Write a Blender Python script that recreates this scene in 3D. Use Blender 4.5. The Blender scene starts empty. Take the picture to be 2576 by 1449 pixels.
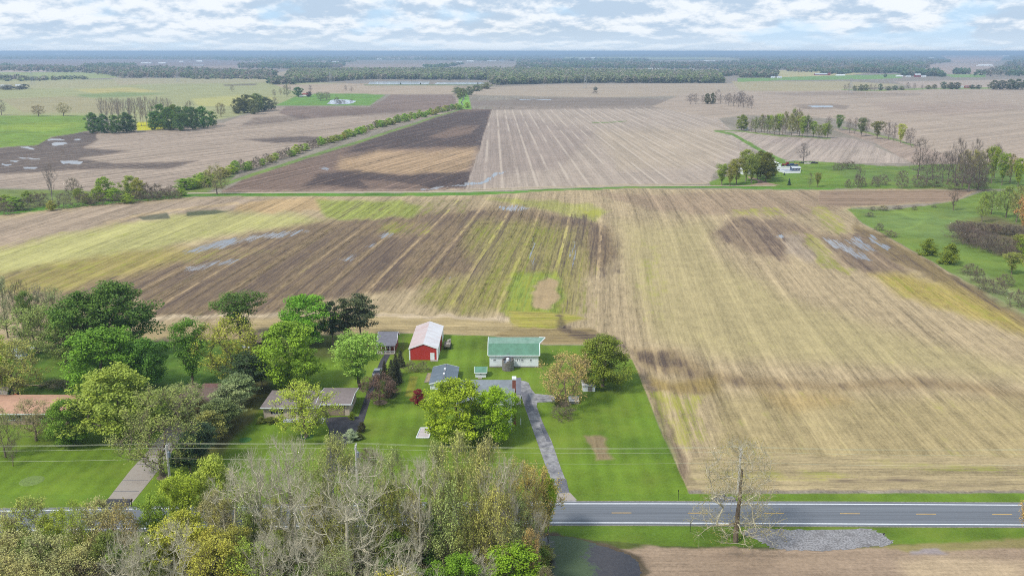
import bpy, math, random
import numpy as np

# ------------------------------------------------------------------ camera, sky, sun, exposure
S = bpy.context.scene
COL = S.collection
F, CX, CY, HZ, H = 2270.0, 1288.0, 724.5, 130.0, 71.2       # picture units of the photograph, eye height in metres
P = math.atan((CY - HZ) / F)
cp, sp = math.cos(P), math.sin(P)
cam = bpy.data.cameras.new("camera"); camo = bpy.data.objects.new("camera", cam); COL.objects.link(camo)
cam.sensor_width = 36.0; cam.lens = 36.0 * F / 2576.0
cam.clip_start = 1.0; cam.clip_end = 120000.0
camo.location = (0, 0, H); camo.rotation_euler = (math.pi / 2 - P, 0, 0)
S.camera = camo
S.view_settings.view_transform = 'Standard'; S.view_settings.look = 'None'
S.view_settings.exposure = 0.48; S.view_settings.gamma = 1.0
S.cycles.max_bounces = 5; S.cycles.diffuse_bounces = 2; S.cycles.glossy_bounces = 2
S.cycles.transmission_bounces = 3; S.cycles.volume_bounces = 0; S.cycles.transparent_max_bounces = 6
S.cycles.use_denoising = False; S.cycles.pixel_filter_type = 'BLACKMAN_HARRIS'; S.cycles.filter_width = 1.0

SUN_EL, SUN_AZ = math.radians(50), math.radians(-126)          # azimuth from +Y (north) towards +X
w = bpy.data.worlds.new("World"); S.world = w; w.use_nodes = True
nt = w.node_tree; nt.nodes.clear()
def N(t, typ, **kw):
    n = t.nodes.new(typ)
    for k, v in kw.items(): setattr(n, k, v)
    return n
def L(t, a, b): t.links.new(a, b)
def M_(t, op, a, b=None, c=None, clamp=False):
    n = t.nodes.new('ShaderNodeMath'); n.operation = op; n.use_clamp = clamp
    for i, v in enumerate((a, b, c)):
        if v is None: continue
        if isinstance(v, (int, float)): n.inputs[i].default_value = v
        else: t.links.new(v, n.inputs[i])
    return n.outputs[0]
def MIX(t, f, a, b, mode='MIX'):
    n = t.nodes.new('ShaderNodeMix'); n.data_type = 'RGBA'; n.blend_type = mode
    for i, v in ((0, f), (6, a), (7, b)):
        if isinstance(v, (int, float)): n.inputs[i].default_value = v
        elif isinstance(v, (tuple, list)): n.inputs[i].default_value = (v[0], v[1], v[2], 1)
        else: t.links.new(v, n.inputs[i])
    return n.outputs[2]
def NOISE(t, vec, scale, detail=3, rough=.55, dim='3D'):
    n = t.nodes.new('ShaderNodeTexNoise'); n.noise_dimensions = dim
    n.inputs['Scale'].default_value = scale; n.inputs['Detail'].default_value = detail; n.inputs['Roughness'].default_value = rough
    if vec is not None: t.links.new(vec, n.inputs['Vector'])
    return n.outputs['Fac']
def VMUL(t, vec, s, add=(0, 0, 0)):
    n = t.nodes.new('ShaderNodeVectorMath'); n.operation = 'MULTIPLY_ADD'
    t.links.new(vec, n.inputs[0]); n.inputs[1].default_value = s; n.inputs[2].default_value = add
    return n.outputs[0]
def RANGE(t, v, a, b, c=0., d=1., smooth=True):
    n = t.nodes.new('ShaderNodeMapRange'); n.interpolation_type = 'SMOOTHSTEP' if smooth else 'LINEAR'
    t.links.new(v, n.inputs[0])
    for i, x in enumerate((a, b, c, d)): n.inputs[i + 1].default_value = x
    return n.outputs[0]

sky = N(nt, 'ShaderNodeTexSky', sky_type='NISHITA'); sky.sun_disc = False
sky.sun_elevation = SUN_EL; sky.sun_rotation = SUN_AZ
bg1 = N(nt, 'ShaderNodeBackground'); bg1.inputs[1].default_value = 0.10; L(nt, sky.outputs[0], bg1.inputs[0])
tc = N(nt, 'ShaderNodeTexCoord')
sx = N(nt, 'ShaderNodeSeparateXYZ'); L(nt, tc.outputs['Generated'], sx.inputs[0])
az_ = M_(nt, 'ARCTAN2', sx.outputs[0], sx.outputs[1])
lg_ = M_(nt, 'LOGARITHM', M_(nt, 'ADD', M_(nt, 'MAXIMUM', sx.outputs[2], 0.0), 0.022), 2.71828)
cb = N(nt, 'ShaderNodeCombineXYZ')
L(nt, M_(nt, 'MULTIPLY', az_, 10.0), cb.inputs[0]); L(nt, M_(nt, 'MULTIPLY', lg_, 1.35), cb.inputs[1])
pc = cb.outputs[0]
def cloudn(off): return NOISE(nt, VMUL(nt, pc, (1, 1, 1), (3.7, 1.2 + off, 4)), 1.25, 6, .56)
n1 = cloudn(0); nb = cloudn(.13); n2 = NOISE(nt, VMUL(nt, pc, (1, 1, 1), (7.3, 2.1, 8)), .55, 3, .5)
relief = M_(nt, 'MULTIPLY', M_(nt, 'SUBTRACT', n1, nb), 2.4)
cl = M_(nt, 'ADD', M_(nt, 'ADD', M_(nt, 'MULTIPLY', n1, .75), M_(nt, 'MULTIPLY', n2, .35)), relief)
lit = RANGE(nt, cl, .38, .74)
ccol = MIX(nt, lit, (.38, .48, .60), (.66, .70, .745))
gap = RANGE(nt, NOISE(nt, VMUL(nt, pc, (1, 1, 1), (17.3, 5.1, 2)), .9, 4, .5), .56, .66, 0, .6)
ccol = MIX(nt, gap, ccol, (.40, .585, .76))
# near the horizon the clouds merge into pale air
hzf = RANGE(nt, sx.outputs[2], 0.0, .028, .65, 0.)
ccol = MIX(nt, hzf, ccol, (.52, .61, .70))
bg2 = N(nt, 'ShaderNodeBackground'); bg2.inputs[1].default_value = 1.0; L(nt, ccol, bg2.inputs[0])
mixb = N(nt, 'ShaderNodeMixShader')
L(nt, RANGE(nt, n2, .30, .44, .93, .98), mixb.inputs[0]); L(nt, bg1.outputs[0], mixb.inputs[1]); L(nt, bg2.outputs[0], mixb.inputs[2])
wo = N(nt, 'ShaderNodeOutputWorld'); L(nt, mixb.outputs[0], wo.inputs[0])

sl = bpy.data.lights.new("sun", 'SUN'); sl.energy = 2.6; sl.angle = math.radians(9); sl.color = (1, .95, .87)
so = bpy.data.objects.new("sun", sl); COL.objects.link(so)
sd = (math.sin(SUN_AZ) * math.cos(SUN_EL), math.cos(SUN_AZ) * math.cos(SUN_EL), math.sin(SUN_EL))
from mathutils import Vector
so.rotation_euler = Vector(sd).to_track_quat('Z', 'Y').to_euler(); so.location = (0, 0, 200)

# ------------------------------------------------------------------ survey: bearings read off the photograph -> ground metres
def G(x, y, z=0.0):
    u = (x - CX) / F; v = (CY - y) / F
    dy = cp + v * sp; dz = -sp + v * cp
    t = (z - H) / dz
    return (u * t, dy * t)
def HT(yb, yt):
    Y = G(CX, yb)[1]; v = (CY - yt) / F
    return H + Y * (-sp + v * cp) / (cp + v * sp)
def MPP(y):
    return (G(CX, y)[1] * cp + H * sp) / F
def A(r, g, b, k=1.0):
    def l(c):
        c /= 255.; return (c / 12.92 if c < .04045 else ((c + .055) / 1.055) ** 2.4) * k / 1.36
    return (l(r), l(g), l(b))

# ------------------------------------------------------------------ object helpers
ORG = {}
def tag(o, label=None, cat=None, group=None, kind=None):
    if label: o['label'] = label
    if cat: o['category'] = cat
    if group: o['group'] = group
    if kind: o['kind'] = kind
    return o
def empty(name, loc, label, cat, group=None):
    o = bpy.data.objects.new(name, None); COL.objects.link(o); o.location = loc; o.empty_display_size = .5
    ORG[o.name] = tuple(loc); return tag(o, label, cat, group)
def mesh_np(name, V, Fq, mats, parent=None, attrs=(), smooth=False):
    V = np.asarray(V, np.float32)
    if parent is not None: V = V - np.array(ORG[parent.name], np.float32)
    Fq = np.asarray(Fq, np.int32); k = Fq.shape[1]
    me = bpy.data.meshes.new(name)
    me.vertices.add(len(V)); me.vertices.foreach_set('co', V.ravel())
    me.loops.add(Fq.size); me.loops.foreach_set('vertex_index', Fq.ravel())
    me.polygons.add(len(Fq)); me.polygons.foreach_set('loop_start', np.arange(len(Fq), dtype=np.int32) * k)
    if smooth: me.polygons.foreach_set('use_smooth', np.ones(len(Fq), bool))
    for an, dom, typ, data in attrs:
        a = me.attributes.new(an, typ, dom); a.data.foreach_set({'FLOAT': 'value', 'FLOAT_VECTOR': 'vector', 'FLOAT_COLOR': 'color'}[typ], np.asarray(data, np.float32).ravel())
    me.update(calc_edges=True)
    me.materials.append(mats)
    o = bpy.data.objects.new(name, me); COL.objects.link(o)
    if parent is not None: o.parent = parent; ORG[o.name] = ORG[parent.name]
    else: ORG[o.name] = (0, 0, 0)
    return o
class MB:
    def __init__(s): s.v = []; s.f = []
    def add(s, vs, fs):
        b = len(s.v); s.v += [tuple(map(float, q)) for q in vs]; s.f += [tuple(b + i for i in q) for q in fs]; return s
    def box(s, x0, x1, y0, y1, z0, z1):
        return s.add([(x0, y0, z0), (x1, y0, z0), (x1, y1, z0), (x0, y1, z0), (x0, y0, z1), (x1, y0, z1), (x1, y1, z1), (x0, y1, z1)],
                     [(0, 3, 2, 1), (4, 5, 6, 7), (0, 1, 5, 4), (1, 2, 6, 5), (2, 3, 7, 6), (3, 0, 4, 7)])
    def hexa(s, lo, hi):            # 4 low points, 4 high points
        return s.add(list(lo) + list(hi), [(3, 2, 1, 0), (4, 5, 6, 7), (0, 1, 5, 4), (1, 2, 6, 5), (2, 3, 7, 6), (3, 0, 4, 7)])
    def slab(s, pts, th):           # 4-gon thickened downwards
        return s.hexa([(a, b, c - th) for a, b, c in pts], pts)
    def prism(s, poly, axis, a, b): # closed outline extruded along an axis
        n = len(poly)
        def q(p, t): return (t, p[0], p[1]) if axis == 'x' else ((p[0], t, p[1]) if axis == 'y' else (p[0], p[1], t))
        return s.add([q(p, a) for p in poly] + [q(p, b) for p in poly],
                     [tuple(range(n)), tuple(range(2 * n - 1, n - 1, -1))] + [(i, i + n, (i + 1) % n + n, (i + 1) % n) for i in range(n)])
    def cyl(s, x, y, z0, z1, r0, r1=None, n=12):
        r1 = r0 if r1 is None else r1
        a = [2 * math.pi * i / n for i in range(n)]
        return s.add([(x + r0 * math.cos(t), y + r0 * math.sin(t), z0) for t in a] + [(x + r1 * math.cos(t), y + r1 * math.sin(t), z1) for t in a],
                     [tuple(range(n - 1, -1, -1)), tuple(range(n, 2 * n))] + [(i, (i + 1) % n, (i + 1) % n + n, i + n) for i in range(n)])
    def bar(s, p, q, r, n=5, r1=None):
        p, q = Vector(p), Vector(q); d = (q - p).normalized()
        a = d.cross(Vector((0, 0, 1))); a = Vector((1, 0, 0)) if a.length < 1e-3 else a.normalized(); b = d.cross(a)
        r1 = r if r1 is None else r1
        vs = [p + (a * math.cos(2 * math.pi * i / n) + b * math.sin(2 * math.pi * i / n)) * r for i in range(n)] + \
             [q + (a * math.cos(2 * math.pi * i / n) + b * math.sin(2 * math.pi * i / n)) * r1 for i in range(n)]
        return s.add(vs, [tuple(range(n - 1, -1, -1)), tuple(range(n, 2 * n))] + [(i, (i + 1) % n, (i + 1) % n + n, i + n) for i in range(n)])
    def build(s, name, m, parent=None, label=None):
        o_ = ORG[parent.name] if parent is not None else (0, 0, 0)
        me = bpy.data.meshes.new(name); me.from_pydata([(a - o_[0], b - o_[1], c - o_[2]) for a, b, c in s.v], [], s.f); me.materials.append(m)
        o = bpy.data.objects.new(name, me); COL.objects.link(o)
        if parent is not None: o.parent = parent; ORG[o.name] = o_
        else: ORG[o.name] = (0, 0, 0)
        if label: o['label'] = label
        return o

# ------------------------------------------------------------------ plain materials
MATS = {}
def mat(name, col, rough=.8, var=.12, scale=1.5, metal=0., stretch=(1, 1, 1), bump=0., ribs=None, dirt=None):
    """procedural painted / built surface: base colour broken by noise, optional ribs or board lines and dirt"""
    if name in MATS: return MATS[name]
    m = bpy.data.materials.new(name); m.use_nodes = True; t = m.node_tree; b = t.nodes['Principled BSDF']
    ge = N(t, 'ShaderNodeNewGeometry'); vec = VMUL(t, ge.outputs['Position'], stretch)
    n = NOISE(t, vec, scale, 4, .6)
    c = MIX(t, RANGE(t, n, .3, .7), tuple(x * (1 - var) for x in col), tuple(min(1, x * (1 + var)) for x in col))
    if dirt:
        n2_ = NOISE(t, VMUL(t, ge.outputs['Position'], dirt[2] if len(dirt) > 2 else (1, 1, 1)), .5, 5, .65)
        c = MIX(t, RANGE(t, n2_, .45, .7, 0, dirt[1]), c, dirt[0])
    if ribs:                        # (axis, period, darkening)
        s_ = N(t, 'ShaderNodeSeparateXYZ'); L(t, ge.outputs['Position'], s_.inputs[0])
        q = M_(t, 'FRACT', M_(t, 'DIVIDE', s_.outputs['xyz'.index(ribs[0])], ribs[1]))
        e = M_(t, 'LESS_THAN', q, .14)
        c = MIX(t, M_(t, 'MULTIPLY', e, ribs[2]), c, tuple(x * .45 for x in col))
    L(t, c, b.inputs['Base Color']); b.inputs['Roughness'].default_value = rough; b.inputs['Metallic'].default_value = metal
    if bump:
        bn = N(t, 'ShaderNodeBump'); bn.inputs['Strength'].default_value = bump; bn.inputs['Distance'].default_value = .05; L(t, n, bn.inputs['Height']); L(t, bn.outputs[0], b.inputs['Normal'])
    MATS[name] = m; return m

# ------------------------------------------------------------------ the ground: one sheet, its soils and crops laid out field by field
def vnoise(x, y, seed=0):
    xi = np.floor(x).astype(np.int64); yi = np.floor(y).astype(np.int64); fx = x - xi; fy = y - yi
    fx = fx * fx * (3 - 2 * fx); fy = fy * fy * (3 - 2 * fy)
    def h(a, b):
        n = (a * 374761393 + b * 668265263 + seed * 982451653) & 0x7fffffff
        n = ((n ^ (n >> 13)) * 1274126177) & 0x7fffffff
        return ((n ^ (n >> 16)) & 0xffff) / 65535.
    return (h(xi, yi) * (1 - fx) + h(xi + 1, yi) * fx) * (1 - fy) + (h(xi, yi + 1) * (1 - fx) + h(xi + 1, yi + 1) * fx) * fy
xs = np.concatenate([np.linspace(-2600, -120, 28), np.arange(-60, 2640, 3.0), np.linspace(2700, 5200, 28)])
ys = np.concatenate([np.array([132.6, 133.4, 134.2]), np.arange(135, 210, 1.0), np.arange(210, 1470, 2.3), np.linspace(1480, 2600, 26)])
NX, NY = len(xs), len(ys)
sxx, syy = np.meshgrid(xs, ys)
qx, qy = sxx.ravel(), syy.ravel()
u_ = (qx - CX) / F; v_ = (CY - qy) / F
t_ = -H / (-sp + v_ * cp)
WX = u_ * t_; WY = (cp + v_ * sp) * t_
# domain warp so that no soil edge is ruler-straight
wa = np.clip((qy - 130) / 300, .08, 1)
wxn = ((vnoise(qx / 45, qy / 22, 1) - .5) * 2 + (vnoise(qx / 14, qy / 8, 2) - .5)) * 7 * wa
wyn = ((vnoise(qx / 45, qy / 22, 3) - .5) * 2 + (vnoise(qx / 14, qy / 8, 4) - .5)) * 3.5 * wa
n_ = len(qx)
colr = np.zeros((n_, 3)); colr[:] = A(160, 148, 118)
colr[:] = A(150, 140, 125)
msk = np.zeros((n_, 3)); amp = np.full(n_, .5); grass = np.zeros(n_); line = np.zeros(n_)
ru = WX.copy(); rv = WY.copy()
def sdist(poly, k, warp):
    poly = np.array(poly, float); x0, y0 = poly.min(0) - 40; x1, y1 = poly.max(0) + 40
    idx = np.nonzero((qx > x0) & (qx < x1) & (qy > y0) & (qy < y1))[0]
    px = qx[idx] + wxn[idx] * warp; py = (qy[idx] + wyn[idx] * warp) * k
    d = np.full(len(idx), 1e9); ins = np.zeros(len(idx), bool)
    m = len(poly)
    for i in range(m):
        ax, ay = poly[i][0], poly[i][1] * k; bx, by = poly[(i + 1) % m][0], poly[(i + 1) % m][1] * k
        ex, ey = bx - ax, by - ay; l2 = ex * ex + ey * ey + 1e-9
        tt = np.clip(((px - ax) * ex + (py - ay) * ey) / l2, 0, 1)
        d = np.minimum(d, np.hypot(px - ax - tt * ex, py - ay - tt * ey))
        c = ((ay > py) != (by > py)) & (px < (bx - ax) * (py - ay) / (by - ay + 1e-12) + ax)
        ins ^= c
    return idx, np.where(ins, d, -d)
def ribbon(pts, wd):                # a polyline given width (px), returned as outline
    top, bot = [], []
    for i, p in enumerate(pts):
        ww = wd[i] if isinstance(wd, (list, tuple)) else wd
        a = pts[max(i - 1, 0)]; b = pts[min(i + 1, len(pts) - 1)]
        dx, dy = b[0] - a[0], b[1] - a[1]; l = math.hypot(dx, dy) + 1e-9; nx, ny = -dy / l, dx / l
        top.append((p[0] + nx * ww / 2, p[1] + ny * ww / 2)); bot.append((p[0] - nx * ww / 2, p[1] - ny * ww / 2))
    return top + bot[::-1]
def paint(poly, col=None, soft=2., k=1.6, warp=.35, dark=None, weed=None, water=None, rows=None, am=None, gr=None, ln=None, op=1., bend=0.):
    global ru, rv
    if (dark is not None or weed is not None or water is not None) and col is None and poly[0][1] > 480: soft *= 1.8 if water is None else 1.3; warp = 1.1
    if col is not None and soft >= 4 and poly[0][1] > 260: soft *= 1.5; warp = max(warp, 1.2)
    idx, d = sdist(poly, k, warp)
    m = np.clip((d + soft) / (2 * soft), 0, 1); m = m * m * (3 - 2 * m) * op
    if col is not None: colr[idx] += (np.array(A(*col)) - colr[idx]) * m[:, None]
    for j, v in enumerate((dark, weed, water)):
        if v is not None: msk[idx, j] += (v - msk[idx, j]) * m
    if am is not None: amp[idx] += (am - amp[idx]) * m
    if gr is not None: grass[idx] += (gr - grass[idx]) * m
    if ln is not None: line[idx] += (ln - line[idx]) * m
    if rows is not None:
        j = idx[m > .5]
        az = math.pi / 2 if rows == 'x' else math.atan((rows - CX) / F * cp)
        ru[j] = WX[j] * math.cos(az) - WY[j] * math.sin(az); rv[j] = WX[j] * math.sin(az) + WY[j] * math.cos(az)
        if bend: ru[j] += bend * np.sin(WY[j] / 105. + WX[j] / 260.)
BIG = 9000
TAN = (177, 160, 139); PINK = (176, 157, 140)
# --- far plain
paint([(-BIG, 120), (BIG, 120), (BIG, 215), (-BIG, 215)], (150, 140, 128), am=.3)
paint([(-BIG, 134), (BIG, 134), (BIG, 152), (-BIG, 152)], (92, 104, 88), am=.2)
paint([(-900, 148), (520, 150), (700, 158), (640, 166), (-900, 170)], (147, 132, 128), soft=1, k=3)
paint([(0, 172), (110, 173), (115, 181), (0, 182)], (196, 176, 160), soft=1, k=3)
paint([(-200, 181), (260, 183), (300, 196), (120, 203), (-200, 205)], (160, 168, 108), soft=1, k=3)
paint([(470, 167), (1150, 160), (1290, 163), (1290, 172), (470, 176)], (165, 148, 138), soft=1, k=3)
paint([(1090, 162), (1300, 163), (1300, 175), (1080, 176)], (160, 148, 138), soft=1, k=3)
paint([(940, 141), (1065, 141), (1068, 148), (945, 149)], (178, 160, 142), soft=1, k=3)
paint([(1420, 144), (1770, 144), (1775, 150), (1420, 151)], (165, 172, 132), soft=1, k=3)
paint([(700, 183), (735, 176), (735, 190), (560, 197), (560, 188)], (178, 164, 140), soft=1, k=3)
paint([(1770, 144), (1860, 145), (1860, 151), (1775, 151)], (176, 172, 130), soft=1, k=3)
paint([(2364, 140), (2530, 139), (2515, 155), (2400, 157)], (186, 160, 146), soft=1, k=3)
paint([(2320, 158), (2500, 158), (2500, 178), (2470, 188), (2400, 190), (2330, 184)], (178, 158, 145), soft=1, k=3)
paint([(1955, 178), (2130, 176), (2200, 182), (2090, 196), (1960, 196)], (190, 180, 130), soft=1, k=3)
# --- left pale green winter crop
paint([(-BIG, 202), (240, 201), (450, 197), (690, 198), (740, 208), (870, 210), (830, 222), (760, 238), (700, 266), (560, 300), (380, 320), (230, 292), (-BIG, 290)], (168, 168, 118), soft=2, dark=.0, rows=3200, am=.5)
paint([(280, 196), (450, 198), (680, 199), (690, 208), (300, 214)], (176, 166, 132), soft=3, op=.8)
paint([(-60, 208), (190, 202), (420, 205), (250, 222), (-60, 224)], (190, 172, 138), soft=5, op=.35)
paint([(185, 226), (330, 221), (400, 231), (250, 238)], (196, 182, 112), soft=4, op=.8)
paint([(200, 238), (300, 232), (420, 236), (320, 245), (190, 246)], (130, 150, 92), soft=3, op=.8)
paint([(0, 250), (200, 242), (310, 262), (300, 286), (60, 284)], (172, 158, 122), soft=5, op=.7)
paint([(480, 250), (600, 240), (700, 246), (620, 268), (500, 268)], (190, 184, 112), soft=4, op=.8)
paint([(560, 213), (650, 211), (640, 216), (565, 217)], (128, 118, 96), soft=1.5)
# --- vivid green pasture at the left edge
paint([(-BIG, 291), (215, 291), (222, 330), (130, 345), (95, 365), (0, 373), (-BIG, 392)], (122, 150, 58), soft=1.5, gr=1, am=.2)
paint([(0, 315), (120, 306), (215, 314), (100, 330), (0, 328)], (150, 170, 62), soft=4, gr=1, op=.7)
paint([(345, 309), (440, 306), (480, 312), (440, 326), (345, 330)], (206, 200, 40), soft=1.5, gr=1)
# --- brown ploughland across the middle left
paint([(-BIG, 392), (0, 373), (100, 365), (130, 345), (220, 332), (370, 328), (560, 310), (600, 295), (700, 270), (940, 270), (985, 238), (1145, 238), (1160, 262), (1150, 280), (1000, 312), (860, 350), (760, 384), (640, 420), (500, 466), (440, 480), (200, 480), (0, 472), (-BIG, 500)],
      (173, 155, 138), soft=1.5, rows=2600, am=.75, dark=0)
paint([(930, 270), (985, 238), (1145, 238), (1150, 272), (960, 285), (760, 300), (700, 285), (720, 268)], (140, 120, 108), soft=3, am=.8)
paint([(690, 214), (870, 210), (1150, 216), (1150, 238), (985, 238), (760, 236)], (184, 165, 142), soft=2, rows=2600)
paint([(-300, 398), (0, 372), (140, 345), (230, 336), (250, 352), (210, 372), (330, 380), (200, 400), (290, 412), (500, 405), (420, 425), (180, 428), (0, 440), (-300, 445)], dark=1.05, soft=6)
paint([(160, 330), (245, 334), (240, 350), (150, 362), (90, 368)], dark=1.2, soft=4)
paint([(600, 352), (760, 342), (840, 348), (800, 360), (700, 360)], dark=1.1, soft=5)
paint([(640, 296), (760, 288), (790, 298), (700, 312), (600, 318)], dark=.7, soft=6)
paint([(780, 280), (1000, 272), (1100, 282), (960, 292), (820, 296)], dark=.5, soft=6)
for wp in ([(118, 350), (150, 349), (168, 353), (120, 355)], [(132, 361), (158, 357), (178, 358), (160, 364), (135, 365)], [(50, 370), (85, 371), (80, 376), (45, 374)],
           [(145, 405), (185, 402), (210, 407), (200, 412), (152, 412)], [(45, 398), (105, 397), (98, 401), (50, 401)], [(0, 414), (35, 416), (20, 420), (0, 418)], [(60, 420), (92, 421), (85, 425), (62, 424)],
           [(190, 350), (208, 349), (205, 353), (188, 353)], [(30, 405), (60, 407), (40, 409), (20, 408)]):
    paint(wp, water=1, soft=1.6, dark=.9, warp=1.2)
# --- the field wedge east of the ditch: dark wet soil and straw band
paint([(555, 484), (640, 436), (760, 398), (880, 362), (1000, 322), (1120, 286), (1160, 274), (1238, 275), (1172, 480)], (134, 112, 98), soft=1.2, rows=2050, am=1.0, dark=.22)
paint([(1020, 322), (1130, 284), (1238, 276), (1222, 318), (1205, 352), (1190, 375), (1100, 370), (930, 382), (870, 385), (900, 360)], dark=1.1, soft=7)
paint([(1080, 345), (1150, 318), (1220, 316), (1216, 330), (1120, 348)], dark=.2, soft=5)
paint([(1190, 330), (1228, 300), (1210, 380), (1175, 378)], dark=1.2, soft=4)
paint([(860, 400), (960, 380), (1100, 380), (1195, 368), (1205, 395), (1180, 425), (1130, 438), (960, 440), (850, 428)], (176, 148, 116), dark=.08, soft=10)
paint([(800, 438), (900, 428), (1000, 442), (1188, 430), (1178, 474), (1050, 474), (900, 474), (810, 466), (760, 470)], dark=1.25, soft=8)
paint([(900, 452), (1010, 458), (1080, 470), (930, 474)], dark=.35, soft=5)
paint(ribbon([(560, 482), (760, 480), (1000, 479), (1170, 476)], 8), (150, 128, 112), dark=.1, soft=3)
for wp in ([(800, 424), (815, 419), (832, 426), (822, 431), (808, 428)], ribbon([(1060, 474), (1100, 473), (1175, 470)], 3), ribbon([(1172, 468), (1215, 458), (1250, 443), (1280, 435)], [8, 6, 9, 3])):
    paint(wp, water=.75, soft=2, warp=1.2)
# --- pale stubble field with light crop lines
paint([(1238, 275), (1500, 272), (1640, 268), (1800, 292), (1830, 320), (1900, 375), (1830, 410), (1792, 440), (1788, 462), (1500, 469), (1300, 473), (1172, 480)], (178, 162, 147), soft=1.2, rows=1240, am=.35, ln=1., dark=0)
paint([(1215, 300), (1300, 290), (1500, 330), (1420, 420), (1300, 440), (1190, 470), (1172, 478)], (158, 142, 132), soft=14, op=.7)
paint([(1500, 330), (1800, 320), (1850, 370), (1780, 420), (1560, 430)], (184, 167, 146), soft=14, op=.8)
paint([(1240, 268), (1500, 262), (1700, 262), (1700, 274), (1500, 274), (1240, 278)], (150, 135, 122), soft=3)
paint([(1180, 255), (1500, 244), (1720, 252), (1640, 266), (1300, 268), (1180, 268)], (142, 128, 116), soft=5, rows='x', am=.5, dark=.15)
paint([(1185, 222), (1400, 213), (1850, 210), (2120, 215), (2120, 232), (1850, 240), (1500, 246), (1185, 240)], (180, 163, 142), soft=3, rows='x')
paint([(1840, 205), (2130, 205), (2280, 214), (2080, 232), (1860, 228)], (178, 166, 130), soft=3)
paint([(1290, 249), (1400, 248), (1395, 253), (1300, 254)], dark=.5, soft=2); paint(ribbon([(1306, 251), (1345, 250), (1388, 251.5)], 2.2), water=1, soft=1, warp=.3)
paint(ribbon([(1492, 361 - 0), (1540, 358), (1580, 355)], 0.1), soft=1)
paint(ribbon([(1490, 310), (1540, 308), (1575, 305)], 2), (120, 140, 80), soft=1.2)
# --- great tan plain on the right
paint([(1640, 268), (1720, 236), (2100, 228), (2576, 220), (BIG, 216), (BIG, 470), (2576, 420), (2300, 380), (2240, 340), (2110, 300), (1870, 290), (1800, 300)], (179, 161, 143), soft=2, rows=4200, am=.45)
paint([(1900, 235), (2100, 230), (2330, 236), (2300, 243), (2000, 242)], dark=.5, soft=4)
paint([(1990, 264), (2060, 260), (2140, 266), (2130, 276), (2020, 276)], dark=.6, soft=4)
paint([(2030, 267), (2060, 265.5), (2098, 267.5), (2096, 271), (2050, 271.5)], water=1, soft=1.2, warp=.4)
paint([(2200, 262), (2500, 256), (2576, 270), (2400, 290), (2250, 284)], (166, 146, 132), soft=10, op=.7)
paint([(2250, 206), (2576, 200), (2900, 200), (2900, 222), (2300, 222)], (184, 166, 150), soft=3)
paint([(1797, 328), (1880, 330), (2080, 345), (2150, 350), (2260, 392), (2290, 412), (2060, 410), (1950, 402), (1860, 362)], (180, 164, 150), soft=1.5, rows=2300, am=.5)
paint([(2090, 326), (2180, 334), (2290, 362), (2420, 400), (2500, 410), (2300, 414), (2200, 360)], (170, 150, 134), soft=2, rows=3000)
paint([(1880, 340), (2200, 352), (2200, 372), (2000, 372)], (168, 152, 142), soft=8, op=.7)
paint([(1190, 244), (1140, 244), (1140, 218), (1190, 214)], (160, 145, 125), soft=1)
# green strips, lawns beyond
paint(ribbon([(1797, 330), (1840, 338), (1885, 362), (1925, 386), (1960, 402), (2000, 412)], [3, 6, 8, 8, 9, 6]), (108, 142, 62), soft=1.2, gr=1, am=.1)
paint(ribbon([(1797, 330), (1870, 331), (1960, 342), (2090, 349)], 3), (118, 142, 70), soft=1.2, gr=1, am=.1)
paint(ribbon([(2120, 322), (2180, 334), (2240, 350), (2300, 366)], 4), (130, 145, 80), soft=1.5, gr=1, am=.1)
paint([(700, 262), (742, 244), (800, 236), (890, 236), (968, 239), (930, 266), (760, 266), (690, 266)], (108, 150, 62), soft=1.3, gr=1, am=.1)
paint([(1158, 232), (1178, 232), (1186, 275), (1150, 275)], (128, 176, 70), soft=1.5, gr=1, am=.1)
paint(ribbon([(1170, 240), (1166, 252), (1160, 258), (1165, 265)], 4), water=1, soft=1, warp=.5)
paint([(1855, 197), (1950, 196), (2000, 194), (2130, 190), (2260, 188), (2270, 197), (2200, 200), (1960, 203), (1855, 207)], (122, 158, 88), soft=1.2, gr=1, k=3)
paint([(2370, 188), (2480, 188), (2480, 195), (2400, 196)], (130, 160, 96), soft=1, gr=1, k=3)
paint(ribbon([(2115, 226), (2200, 228), (2330, 224), (2500, 222)], 3), (130, 150, 80), soft=1, gr=1)
paint(ribbon([(915, 214.5), (1225, 214.5)], 2.4), (110, 130, 80), soft=1)
# --- verge + farm track band
paint([(1788, 468), (1785, 459), (1840, 440), (1900, 420), (1955, 404), (2060, 408), (2260, 420), (2340, 414), (2576, 412), (BIG, 430), (BIG, 480), (2576, 476), (2250, 476), (2100, 474), (1900, 476)], (108, 138, 50), soft=1.5, gr=1, am=.1)
paint([(2070, 420), (2250, 424), (2400, 420), (2576, 424), (2576, 470), (2250, 472), (2160, 464)], (104, 124, 68), soft=8, op=.6, gr=1)
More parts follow.
